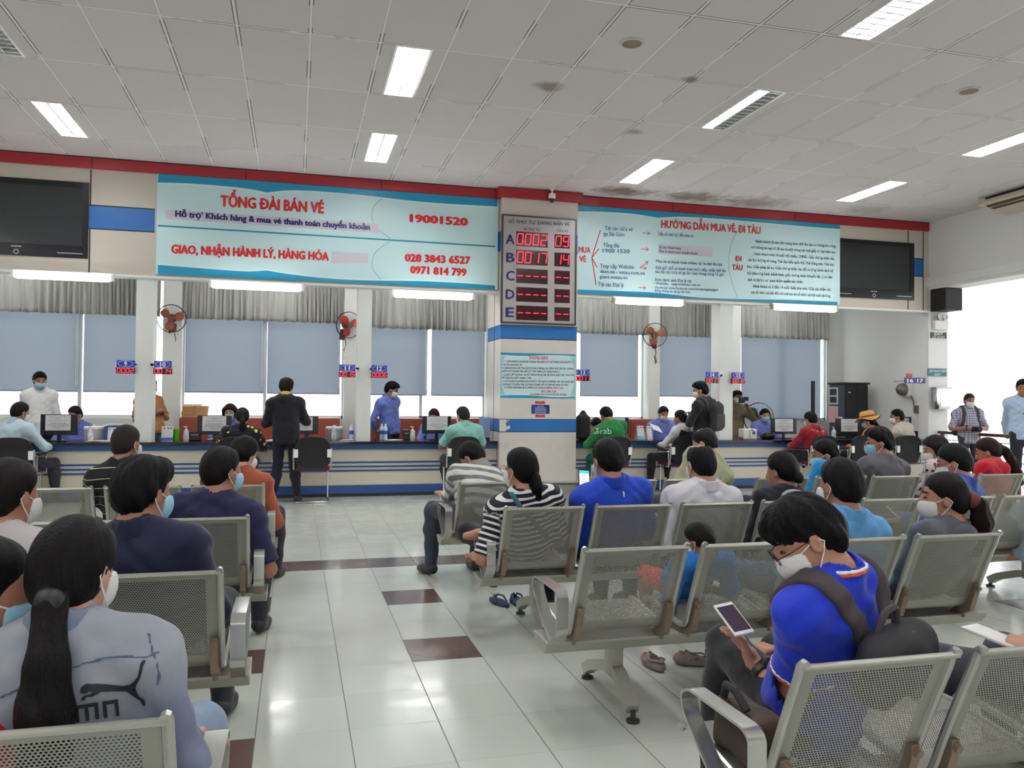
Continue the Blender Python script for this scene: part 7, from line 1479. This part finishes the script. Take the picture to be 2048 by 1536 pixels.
phone('phone', 'dark phone with a lit screen held by the man in the blue jersey', WY(1168, 961, 4.87), (0.98, 0.1, -0.1), (-0.18, 0.25, 0.95), 0.075, 0.155, (26, 28, 34), (226, 228, 240), 0.75, 5)
p_ = None
person('man in a white shirt with balding black hair in the third row', HD(1400, 888, 4.6), seat_hip(2.42, 4.36), yaw=-2, hyaw=-4, hpitch=8, skin=SK1, hair='balding', hairc=(30, 26, 26), top=(206, 204, 208), bottom=(60, 62, 74), sleeve=1.0, arms=('rest', 'lap'), collar=((208, 206, 210), False), w=1.06, h=0.009, mask='white', nape=-0.09)
person('man in a khaki jacket bending forward, crown thinning, on the bench by the pillar', HD(1408, 856, 6.12), (3.10, 6.02, 0.535), yaw=-14, hyaw=-30, hpitch=26, skin=SK1, hair='balding', hairc=(48, 42, 40), top=(164, 166, 130), bottom=(60, 60, 66), mask='white', sleeve=1.0, arms=('knees', 'knees'), w=1.0)
# ---- windows 13 and 14
def grab(ctx): on_back(ctx, 'Grab', (WY(1210, 867, 11.1), (1, 0, -0.02), (0, 0, 1), 0.27, 0.085), mat('print_pale', (196, 214, 196), 0.6), dirv=(0, 1, -0.1), bold=0.05)
person('rider in a green jersey with white lettering on the back seated at window 13', HD(1212, 814, 11.42), (4.62, 11.34, 0.56), yaw=-8, hyaw=-8, hpitch=34, skin=SK2, hair='short', top=(28, 112, 56), bottom=(20, 104, 84), sleeve=1.0, arms=('counter', 'counter'), w=1.12, extras=grab)
person('clerk in a lavender blue shirt bending down behind the rider in green', HD(1192, 836, 12.7), (4.80, 12.85, 0.55), yaw=180, hyaw=-10, hpitch=40, skin=SK3, hair='short', top=(122, 126, 188), bottom=(40, 44, 70), sleeve=0.5, arms=('counter', 'counter'), mask='white', w=1.0)
person('clerk with a white mask and cropped hair holding papers at window 14', HD(1327, 813, 12.75), (6.08, 12.8, 0.56), yaw=180, hyaw=6, hpitch=18, skin=SK1, hair='short', hairc=(52, 46, 44), top=(104, 116, 184), bottom=(40, 44, 70), mask='white', sleeve=0.5, arms=('counter', 'counter'), collar=((104, 116, 184), True))
def vest(ctx):
    g = Field(ctx['hip']-0.4, ctx['neck']+0.35, 0.011)
    for p_ in ctx['torso'][:4]: g.prim(p_, 0.05, 0.024)
    g.clip_plane(ctx['neck']-ctx['U2']*0.06, ctx['U2']); g.clip_plane(ctx['hip']-ctx['U1']*0.1, -ctx['U1'])
    for i in (0, 1): g.clip_plane(ctx['neck']+ctx['R2']*(0.15 if i else -0.15), ctx['R2']*(1 if i else -1))
    ctx['kid']('vest', g, cloth_mat((30, 30, 44))); hp = ctx['hp']; tail(ctx, 'hair_tail', [hp(0, -0.10, 0.0), hp(0, -0.13, -0.05), hp(0, -0.12, -0.12)], [0.03, 0.032, 0.012], hair_mat((40, 30, 32)))
person('girl in a black vest over pale grey sleeves leaning on the counter at window 14', HD(1360, 820, 11.30), (5.64, 11.30, 0.56), yaw=-20, hyaw=-18, hpitch=12, skin=SK2, hair='pony', hairc=(40, 30, 32), top=(196, 196, 200), bottom=(32, 32, 40), hood=(196, 196, 200), sleeve=1.0, arms=('counter', 'counter'), s=0.95, w=0.9, extras=vest)
def slim_pack(ctx):
    nk, rt, up, d = ctx['neck'], ctx['R2'], ctx['U2'], ctx['F2']; c = nk-up*0.27-d*0.20+rt*0.01
    backpack(ctx, 'slim black backpack on the standing man in black at window 14', c, (0.135, 0.07, 0.20), M_BAGD, M_BAGG, [([nk+rt*sd*0.10+d*0.08-up*0.06, nk+rt*sd*0.10+up*0.01, nk+rt*sd*0.09-d*0.10-up*0.06, nk+rt*sd*0.08-d*0.13-up*0.16], 0.026) for sd in (-1, 1)])
person('standing man in black with a black backpack turned towards window 14', HD(1400, 764, 10.95), (5.88, 10.95, 0.94), yaw=-32, hyaw=-28, hpitch=10, legs='stand', skin=SK2, hair='thick', top=(30, 28, 34), bottom=(32, 32, 38), sleeve=1.0, arms=('fold', 'fold'), mask='white', extras=slim_pack, w=1.04, nape=-0.08)
def videocam(ctx):
    hp = ctx['hp']; c = hp(0.03, 0.20, -0.02); B = ctx['HA']; e = empty('video_camera', c); tag(e, 'black video camera held up by the camera operator behind the slim column', 'video camera'); of = c
    mb = MB(); mb.obox(c, (B[0], B[1], B[2]), (0.05, 0.11, 0.05)); mb.build('body', M_SCRB, e, off=of, bevel=0.01); mb = MB(); mb.cyl(c+B[1]*0.10, c+B[1]*0.2, 0.038, 16); mb.build('lens', M_BLK, e, off=of, smooth=True); mb = MB(); mb.obox(c-B[0]*0.11+B[2]*0.02, (B[0], B[1], B[2]), (0.06, 0.006, 0.035)); mb.build('flip_screen', M_BLK, e, off=of)
    mb = MB(); mb.tube([c-B[1]*0.08+B[2]*0.05, c-B[1]*0.07+B[2]*0.08, c+B[1]*0.08+B[2]*0.08, c+B[1]*0.09+B[2]*0.05], 0.01, 6); mb.build('handle', M_SCRB, e, off=of)
person('camera operator in an olive jacket beside the slim column at window 15', HD(1474, 782, 13.3), (7.74, 13.35, 0.90), yaw=195, hyaw=-5, hpitch=4, legs='stand', skin=SK2, hair='thick', top=(112, 100, 78), bottom=(70, 64, 54), sleeve=1.0, arms=('up', 'up'), mask='white', extras=videocam, w=1.06, hem=0.2)
person('clerk in a blue blouse and blue mask with tied black hair at window 15', HD(1530, 817, 12.8), (8.03, 12.85, 0.56), yaw=180, hyaw=10, hpitch=10, skin=SK3, hair='pony', top=(104, 116, 186), bottom=(40, 44, 70), mask='blue', sleeve=0.5, arms=('counter', 'counter'), s=0.95, w=0.9, collar=((104, 116, 186), True))
def redprint(ctx):
    g = MB(); c0 = ctx['neck']-ctx['F2']*0.03-ctx['U2']*0.02; 
    for i in range(9):
        t = -0.95+1.9*i/8+0.03; p = c0-ctx['F2']*0.135*math.cos(t*0.9)+ctx['R2']*0.17*math.sin(t)-ctx['U2']*(0.035+0.02*(i % 2)); band(ctx, 'white_print', [p, p+ctx['U2']*0.018+ctx['R2']*0.008*(i % 3-1)], 0.0085, M_TWHITE, 0.012)
person('customer in a dark red hoodie with white print and a black cap at window 15', HD(1620, 824, 11.42), (8.00, 11.32, 0.57), yaw=-10, hyaw=-8, hpitch=16, skin=SK1, hair='short', hairc=(24, 22, 24), top=(132, 24, 36), bottom=(40, 38, 46), sleeve=1.0, arms=('counter', 'counter'), hood=True, w=1.02, hem=0.16, extras=redprint, glasses=True, mask='white')
def straw(ctx):
    hp, HA, s = ctx['hp'], ctx['HA'], 1.0; prof = [(0.185, 0.012), (0.165, 0.024), (0.14, 0.032), (0.112, 0.045), (0.108, 0.09), (0.10, 0.125), (0.075, 0.145), (0.0, 0.150)]; n = 36; e = empty('straw_hat', hp(0, 0, 0.07)); tag(e, 'wide-brimmed tan sun hat worn by the customer in orange', 'hat'); of = hp(0, 0, 0.07)
    mb = MB(); q = MB(); q.lathe(prof, (0, 0, 0), n); Rm = np.stack([ctx['HR'], ctx['HF'], ctx['HU']]); q.v = [tuple(of+np.array((v[0]*0.95, v[1]*1.1, v[2]-0.03+0.03*math.sin(3*math.atan2(v[1], v[0]))*(np.hypot(v[0], v[1]) > 0.15)))@Rm) for v in q.v]; o = q.build('hat', mat('straw_tan', (186, 142, 78), 0.85, bump=0.4, bscale=120), e, off=of, smooth=True); md = o.modifiers.new('t', 'SOLIDIFY'); md.thickness = 0.004
    q = MB(); q.lathe([(0.116, 0.042), (0.114, 0.068)], (0, 0, 0), n); q.v = [tuple(of+np.array((v[0]*0.95, v[1]*1.1, v[2]-0.03))@Rm) for v in q.v]; q.build('hat_band', mat('hat_band', (110, 40, 34), 0.7), e, off=of, smooth=True)
    nk, rt, up, d = ctx['neck'], ctx['R2'], ctx['U2'], ctx['F2']; band(ctx, 'bag_strap', [nk+rt*0.06+d*0.02, nk+rt*0.05-d*0.1-up*0.08, nk+rt*0.03-d*0.14-up*0.22, nk-d*0.14-up*0.34], 0.012, M_BAGD, 0.008); hp = ctx['hp']; tail(ctx, 'hair_tail', [hp(0.0, -0.10, -0.04), hp(0.02, -0.12, -0.10), hp(0.03, -0.12, -0.16)], [0.03, 0.032, 0.018], hair_mat((24, 20, 20)))
    c = ctx['hip']-ctx['BR']*0.06-ctx['BF']*0.19+np.array([0, 0, 0.02]); g = Field(c-0.2, c+0.2, 0.011); g.prim(BX(c, (0.12, 0.05, 0.13), np.stack([ctx['BR'], ctx['BF'], np.array([0, 0, 1.0])]), 0.04), 0.02); P, F = g.mesh(); o = np_mesh('handbag', P, F, mat('bag_purple', (60, 44, 92), 0.7), None, c); o.location = c; tag(o, 'purple handbag hanging behind the customer in the sun hat', 'bag')
person('customer in an orange jacket and sun hat seated at window 16', HD(1737, 828, 11.38), (9.12, 11.32, 0.57), yaw=-22, hyaw=-20, hpitch=12, skin=SK1, hair='pony', top=(190, 104, 34), bottom=(40, 38, 46), sleeve=1.0, arms=('counter', 'counter'), mask='blue', extras=straw, s=0.95, w=0.94)
person('man in a beige T-shirt and white mask seated at the last counter window', HD(1793, 819, 11.40), (9.80, 11.32, 0.57), yaw=-20, hyaw=-42, hpitch=8, skin=SK2, hair='short', top=(182, 174, 162), bottom=(44, 42, 46), sleeve=0.46, arms=('counter', 'counter'), mask='white', w=1.14, hem=0.16)
# ---- benches on the exit side
person('woman with a low hair bun and a black jacket with a pale hood', HD(1562, 905, 4.6, 0.96), seat_hip(2.98, 4.36), yaw=-6, hyaw=-18, hpitch=12, s=0.96, w=0.98, skin=SK2, hair='bun', hairc=(22, 19, 21), top=(26, 26, 36), bottom=(34, 34, 42), sleeve=1.0, hood=(160, 164, 166), arms=('rest', 'lap'), h=0.009)
person('man in a bright blue T-shirt and blue mask facing the counter by window 15', HD(1648, 880, 5.98), (4.12, 6.0, 0.53), yaw=-32, hyaw=-34, hpitch=12, skin=SK2, hair='short', top=(30, 122, 178), bottom=(50, 52, 60), mask='blue', sleeve=0.46, arms=('knees', 'knees'))
person('man with glasses and a blue mask in a dark grey T-shirt facing the counter', HD(1757, 856, 5.95), (4.84, 6.0, 0.535), yaw=-8, hyaw=-52, hpitch=8, skin=SK1, hair='thick', hairc=(36, 30, 30), top=(88, 86, 92), bottom=(50, 52, 60), mask='blue', glasses=True, sleeve=0.46, w=1.08, nape=-0.085)
person('man in a light blue polo with short black hair in the second row', HD(1678, 918, 3.32), seat_hip(2.45, 3.10), yaw=-2, hyaw=-10, hpitch=4, skin=SK2, hair='short', hairc=(26, 22, 22), top=(94, 156, 206), bottom=(60, 80, 104), mask='white', collar=((90, 152, 202), False), sleeve=0.42, h=0.009, w=1.04, nape=-0.08)
def jointail(ctx):
    hp = ctx['hp']; hm = hair_mat((44, 24, 26)); tail(ctx, 'hair_tail', [hp(0.0, -0.115, 0.0), hp(0.005, -0.16, -0.035), hp(0.01, -0.165, -0.12), hp(0.01, -0.145, -0.20), hp(0.0, -0.13, -0.26)], [0.034, 0.036, 0.048, 0.044, 0.03], hm); g = Field(hp(0, -0.125, -0.01)-0.07, hp(0, -0.125, -0.01)+0.07, 0.006); g.prim(RC(hp(0, -0.120, -0.004), hp(0, -0.135, -0.014), 0.040, 0.040), 0.004); ctx['kid']('hair_tie', g, mat('hair_tie_red', (96, 34, 34), 0.7))
person('woman with a reddish ponytail, white mask and grey hooded jacket in the second row', HD(1886, 947, 3.32, 0.97), seat_hip(3.02, 3.10), yaw=-14, hyaw=-42, hpitch=4, s=0.97, w=1.0, skin=SK1, hair='pony', hairc=(36, 26, 28), top=(78, 82, 88), bottom=(94, 122, 138), mask='white', hood=True, sleeve=1.0, arms=('knees', 'lap'), extras=jointail, h=0.009, nape=-0.085)
person('small boy in a blue T-shirt and red shorts slumped on the bench looking down', HD(1397, 1046, 3.44, 0.66), (1.86, 3.70, 0.50), yaw=-10, hyaw=-20, hpitch=24, s=0.66, w=0.95, skin=SK2, hair='short', hairc=(38, 30, 30), top=(34, 108, 186), bottom=(206, 44, 40), shorts=True, shoes=None, arms=('phone', 'phone'), sleeve=0.46, h=0.009, legs={'L': ((1.80, 3.98, 0.49), (1.82, 4.02, 0.26)), 'R': ((1.96, 3.98, 0.49), (1.98, 4.02, 0.26))}, mask='white')
person('woman with a black bob and pale mask in a floral blouse', HD(1870, 872, 5.97), (5.34, 6.0, 0.53), yaw=-25, hyaw=-35, hpitch=14, s=0.96, w=0.95, skin=SK3, hair='bob', hairc=(26, 22, 26), top=((210, 190, 190), ('blots_floral', 30, 0.42, (48, 34, 40))), bottom=(50, 44, 50), mask='white', sleeve=0.5, arms=('lap', 'lap'))
fh = WY(1803, 1040, 4.75)
person('man in a blue polo with a washed print, glasses and white mask', HD(1906, 889, 4.57), seat_hip(4.25, 4.33), yaw=-16, hyaw=-30, hpitch=16, skin=SK1, hair='short', hairc=(30, 26, 28), top=((44, 72, 150), ('wash_print', 16, (70, 98, 170))), bottom=(50, 54, 70), mask='white', glasses=True, collar=((44, 72, 150), False), sleeve=1.0, arm_abs=((WY(1866, 1035, 4.70), fh), None), h=0.009)
phone('phone', 'pale phone held out by the man in the blue polo in the third row', WY(1790, 1027, 4.80), (0.85, 0.1, -0.5), (0.2, 0.9, 0.3), 0.07, 0.145, (200, 204, 210), (60, 66, 80))
def redtail(ctx):
    hp = ctx['hp']; hm = hair_mat((62, 38, 34)); tail(ctx, 'hair_tail', [hp(0.02, -0.10, 0.02), hp(0.05, -0.14, -0.05), hp(0.09, -0.15, -0.16), hp(0.12, -0.14, -0.28), hp(0.12, -0.13, -0.36)], [0.034, 0.036, 0.042, 0.046, 0.03], hm)
person('woman with a long brown ponytail and a red hooded jacket beside the railing', HD(1975, 877, 6.02, 0.96), (5.98, 6.02, 0.53), yaw=-16, hyaw=-26, hpitch=22, s=0.96, skin=SK1, hair='pony', hairc=(62, 38, 34), top=(176, 26, 44), bottom=(50, 44, 50), hood=True, sleeve=1.0, arms=('lap', 'lap'), extras=redtail)
person('person in a grey denim jacket at the picture edge on the third bench row', HD(2085, 925, 4.55), (5.02, 4.66, 0.535), yaw=-40, hyaw=0, hpitch=10, skin=SK1, hair='short', top=((110, 128, 138), ('wash_jean', 10, (140, 156, 164))), bottom=(80, 90, 100), sleeve=1.0, arms=('knees', 'knees'), mask='white', shoes=(92, 54, 36))
# ---- by the opening
RZ = WX(1960, 866, 10.75)[2]
e = empty('railing', (10.75, 9.0, 0)); tag(e, 'dark brown metal railing across the opening to the outside', 'railing'); of = tuple(e.location); M_RLG = mat('railing_brown', (84, 46, 44), 0.45)
mb = MB(); mb.box((10.72, 5.0, RZ-0.05), (10.78, FY-0.02, RZ), 0.01); mb.build('handrail', M_RLG, e, off=of)
for y in (11.6, 10.08, 8.5, 6.9, 5.05):
    mb = MB(); mb.box((10.73, y-0.025, 0.0), (10.77, y+0.025, RZ-0.05)); mb.build('post', M_RLG, e, off=of)
for z in (0.2, 0.35, 0.5, 0.65, 0.8):
    mb = MB(); mb.cyl((10.75, 5.0, z*RZ/0.95), (10.75, FY-0.03, z*RZ/0.95), 0.006, 6); mb.build('cable', M_RLG, e, off=of)
def photographer(ctx):
    nk, rt, up, d = ctx['neck'], ctx['R2'], ctx['U2'], ctx['F2']
    backpack(ctx, 'dark backpack worn by the photographer in the check shirt', nk-up*0.25-d*0.21, (0.15, 0.08, 0.21), M_BAGD, M_BAGG, [([nk+rt*sd*0.10-d*0.06, nk+rt*sd*0.10+up*0.012+d*0.02, nk+rt*sd*0.115+d*0.12-up*0.07, nk+rt*sd*0.14+d*0.12-up*0.22, nk+rt*sd*0.16+d*0.04-up*0.33], 0.026) for sd in (-1, 1)])
    a, b = ctx['joints'][0][2], ctx['joints'][1][2]; c = (a+b)/2+d*0.07-up*0.02; e = empty('camera', c); tag(e, 'black camera with a yellow strap held by the man in the check shirt', 'camera')
    mb = MB(); mb.obox(c, (rt, d, np.array([0, 0, 1.0])), (0.065, 0.035, 0.045)); mb.build('body', M_SCRB, e, off=c, bevel=0.01); mb = MB(); mb.cyl(c+d*0.03, c+d*0.11, 0.036, 18); mb.build('lens', M_BLK, e, off=c, smooth=True); mb = MB(); mb.tube([c-rt*0.06-np.array([0, 0, 0.05]), c-np.array([0, 0, 0.075])+d*0.02, c+rt*0.06-np.array([0, 0, 0.05])], 0.007, 5); mb.build('strap', mat('strap_yellow', (200, 180, 60), 0.6), e, off=c, smooth=True)
    g = Field(ctx['hip']-0.2, ctx['hip']+0.2, 0.011); g.prim(EL(ctx['hip']+ctx['U1']*0.07, (0.172, 0.128, 0.03), np.stack([ctx['R1'], ctx['F1'], ctx['U1']])), 0.01); ctx['kid']('belt', g, M_BLK)
hc = CAMP+ray(1939, 786)*13.3-np.array([0, 0, 0.128]); 
person('standing photographer in a check shirt with a backpack and white mask beside the pier', hc, (hc[0]+0.02, hc[1]+0.03, 0.86), yaw=196, hyaw=4, hpitch=10, legs='stand', skin=SK2, hair='buzz', hairc=(70, 58, 52), top=((170, 168, 184), ('check_grey', 26.0, (92, 92, 112))), bottom=(52, 56, 64), mask='white', sleeve=0.5, arms=('belly', 'belly'), extras=photographer, watch=1, s=0.95, hem=0.12, collar=((170, 168, 184), True))
hc = CAMP+ray(2046, 759)*11.9-np.array([0, 0, 0.130])
person('standing man in a pale blue long-sleeved shirt resting a hand on the railing', hc, (hc[0]+0.03, hc[1]+0.02, 0.98), yaw=205, hyaw=20, hpitch=10, legs='stand', skin=SK2, hair='short', hairc=(36, 30, 30), top=(176, 196, 222), bottom=(40, 40, 52), sleeve=1.0, arms=('fold', 'rest'), arm_abs=(None, ((hc[0]+0.02, hc[1]+0.32, 1.12), (10.62, WX(2012, 862, 10.72)[1]-0.10, RZ+0.035))), s=1.03, collar=((176, 196, 222), True))
# ---- the man with the backpack in front
def near(ctx):
    nk, rt, up, d = ctx['neck'], ctx['R2'], ctx['U2'], ctx['F2']; hp = ctx['hp']
    backpack(ctx, 'black and grey backpack on the man in the royal blue polo on the nearest bench', WY(1788, 1330, 1.82), (0.150, 0.06, 0.085), M_BAGD, M_BAGG, [([nk-rt*0.125+d*0.10-up*0.10, nk-rt*0.115+d*0.03+up*0.005, nk-rt*0.085-d*0.085-up*0.03, nk-rt*0.025-d*0.135-up*0.12, nk+rt*0.03-d*0.14-up*0.20], 0.030), ([nk+rt*0.14+d*0.10-up*0.08, nk+rt*0.135+d*0.02+up*0.0, nk+rt*0.12-d*0.08-up*0.06, nk+rt*0.085-d*0.13-up*0.17], 0.028)], pocket=False)
    for nm, off_, cl in (('collar_stripe_white', 0.022, (232, 230, 230)), ('collar_stripe_orange', 0.0125, (216, 84, 40))):
        g = Field(nk-0.14, nk+0.14, 0.004); tn = nrm(up+d*0.30); c = nk+up*off_
        g.prim(RC(nk-up*0.035, nk+up*0.045, 0.080, 0.070), 0.001); g.cut(RC(nk-up*0.09, nk+up*0.10, 0.066, 0.062)); g.clip_plane(c+up*0.0052, tn); g.clip_plane(c-up*0.0052, -tn); g.clip_plane(nk+d*0.04, d); ctx['kid'](nm, g, cloth_mat(cl))
    for i in (0, 1):
        sh, el, wr = ctx['joints'][i]; dd = nrm(el-sh); e2 = sh+(el-sh)*0.50*2.1*0.94
        for nm, o_, cl in (('cuff_stripe_orange', -0.004, (216, 84, 40)), ('cuff_stripe_white', -0.012, (232, 230, 230))):
            c = sh+(el-sh)*min(1.0, 0.28*2.1)+dd*o_; sl, X = ctx['shirt_field'].sub(c-0.12, c+0.12); a = ctx['shirt_field'].g[sl]; q = sum((X[k]-c[k])*dd[k] for k in range(3)); rr_ = np.sqrt(sum((X[k]-c[k])**2 for k in range(3))); g = np.maximum(np.maximum(a-0.003, np.abs(q)-0.0042), rr_-0.095).astype(np.float32); g = np.maximum(g, -(a+0.008)); g = np.pad(g, 1, constant_values=0.5); st = np.array([k.start for k in sl]); P, F = surface_nets(g, ctx['shirt_field'].lo+ctx['shirt_field'].h*(st-1), ctx['shirt_field'].h)
            if len(P): np_mesh(nm, P, F, cloth_mat(cl), ctx['root'], ctx['base'])
    sh, el, wr = ctx['joints'][0]; dd = nrm(el-sh); c = sh+(el-sh)*0.60; on_back(ctx, 'NHANH KIM', (c-ctx['BF']*0.0, nrm(np.cross(dd, (0.4, -0.9, 0)))*1.0, -dd, 0.055, 0.008), M_TWHITE, dirv=nrm(np.array([0.55, 0.8, -0.1])), bold=0.02)
LE = WY(1600, 1428, 2.00); LWR = WY(1508, 1326, 2.20); RE = WY(1690, 1400, 2.28); RWR = WY(1572, 1308, 2.32)
person('man in a royal blue polo with orange-edged collar, glasses and mask, looking at a phone', HD(1612, 985, 1.97, 0.92)+np.array([-0.0, 0.0, -0.01]), (1.44, 2.04, 0.525), yaw=-26, hyaw=-44, hpitch=34, s=0.92, w=0.94, h=0.0065, skin=SK1, hair='mop', hairc=(18, 16, 17), top=(26, 50, 176), bottom=((28, 28, 31), ('wash_trouser', 12, (44, 44, 45))), mask='white', glasses=True, sleeve=0.28, handdir=((-0.35, 0.15, 0.75), (-0.85, -0.15, 0.35)), collar=((26, 50, 176), False), watch=0, arm_abs=((LE, LWR), (RE, RWR)), legs={'L': ((1.385, 2.42, 0.60), (1.36, 2.46, 0.10)), 'R': ((1.60, 2.44, 0.56), (1.60, 2.48, 0.10))}, extras=near, fingers='curl', neckback=0.06, nape=-0.10, fold=0.006)
phone('phone', 'white phone held in both hands by the man in the royal blue polo', WY(1467, 1238, 2.22), (0.985, 0.0, 0.13), (-0.074, 0.89, 0.45), 0.064, 0.134, (222, 220, 218), (50, 38, 52), 0.15)
e_ = WY(1990, 1273, 1.78); e = phone('phone', 'white phone in a hand above the second seat of the nearest bench', e_, (0.9, 0.2, 0.0), (-0.35, 0.9, 0.12), 0.072, 0.15, (226, 224, 220), (226, 224, 220))
person('person mostly out of the picture, only a hand with a white phone showing', (2.44, 1.98, 1.06), seat_hip(2.43, 1.64), yaw=-12, hyaw=-20, hpitch=20, skin=SK1, hair='short', top=(70, 74, 84), bottom=(60, 60, 70), arm_abs=((np.array((2.20, 1.98, 0.66)), e_+np.array([0.11, -0.01, -0.022])), None), sleeve=0.42, mask='white')
# brown bag beside him
c = np.array((1.20, 1.98, 0.505)); g = Field(c-0.2, c+0.2, 0.009); g.prim(BX(c, (0.05, 0.12, 0.075), None, 0.03), 0.02); X = g.full(); g.g = g.g+(0.004*np.sin(X[1]*40+X[2]*22)*np.sin(X[0]*50)).astype(np.float32); P, F = g.mesh(); o = np_mesh('shoulder_bag', P, F, mat('bag_brown', (66, 50, 42), 0.8, bump=0.3, bscale=120), None, c); o.location = c; tag(o, 'brown cloth bag on the nearest bench beside the man in the royal blue polo', 'bag')
mb = MB(); mb.tube([c+np.array((-0.04, 0.06, 0.08)), c+np.array((-0.05, 0.03, 0.12)), c+np.array((-0.05, -0.02, 0.12)), c+np.array((-0.04, -0.06, 0.08))], 0.012, 8); mb.build('bag_handle', M_BAGD, o, off=c, smooth=True)
# black backpack on the counter beside the pillar, papers in the clerk's hands
c = WY(1166, 862, 11.9); c[2] = CT+0.19; g = Field(c-0.28, c+0.28, 0.011); g.prim(BX(c, (0.10, 0.09, 0.19), None, 0.05), 0.02); g.prim(EL(c+np.array([-0.0, 0, 0.17]), (0.06, 0.06, 0.10)), 0.04); P, F = g.mesh(); o = np_mesh('rucksack', P, F, M_BAGD, None, c); o.location = c; tag(o, 'black rucksack standing on the counter against the square pillar', 'bag')
for (px, py, Y, lab) in ((1312, 856, 12.45, 'white sheet of paper in the hands of the clerk at window 14'),):
    q = WY(px, py, Y); e = empty('paper', q); tag(e, lab, 'paper'); mb = MB(); mb.obox(q, ((1, 0, -0.35), (0.1, 0.9, 0.4), (0.35, -0.3, 0.9)), (0.09, 0.12, 0.001)); mb.build('sheet', M_PAPER, e, off=q)
# clogs on the floor
def clog(c, rz, lab):
    e = empty('clog', (c[0], c[1], 0.001), rz); tag(e, lab, 'shoe', "pair of child's grey clogs"); q = np.array((0, 0, 0.0)); M_CL = mat('clog_grey', (124, 112, 108), 0.7, bump=0.1)
    g = Field((-0.07, -0.11, 0), (0.07, 0.12, 0.1), 0.005); g.prim(EL((0, 0.025, 0.030), (0.043, 0.075, 0.040)), 0.02); g.prim(EL((0, -0.045, 0.024), (0.036, 0.048, 0.032)), 0.02); g.cut(EL((0, -0.035, 0.060), (0.029, 0.055, 0.042))); g.clip_plane((0, 0, 0.004), (0, 0, -1)); P, F = g.mesh(); np_mesh('upper', P, F, M_CL, e, q)
    mb = MB(); mb.tube([(-0.037, -0.005, 0.05), (-0.034, -0.05, 0.055), (0, -0.085, 0.055), (0.034, -0.05, 0.055), (0.037, -0.005, 0.05)], 0.006, 6); mb.build('heel_strap', M_CL, e, smooth=True)
    for k, (x, y, z, cl) in enumerate(((-0.02, 0.05, 0.064, (190, 60, 50)), (0.015, 0.06, 0.062, (190, 140, 60)), (0.0, 0.03, 0.07, (60, 110, 70)), (0.036, 0.03, 0.045, (180, 60, 60)), (-0.040, 0.02, 0.04, (170, 130, 60)), (-0.038, -0.02, 0.035, (70, 120, 80)))):
        mb = MB(); mb.lathe([(0, 0.008), (0.007, 0.006), (0.009, 0)], (x, y, z), 8); mb.build('charm', mat('charm_%d_%d' % cl[:2], cl, 0.5), e, smooth=True)
clog(WZ(1307, 1336, 0.0), 0.15, "child's grey clog on the floor pointing to the counters, nearer the bench leg"); clog(WZ(1384, 1330, 0.0), 1.15, "child's grey clog on the floor lying sideways beside the other")
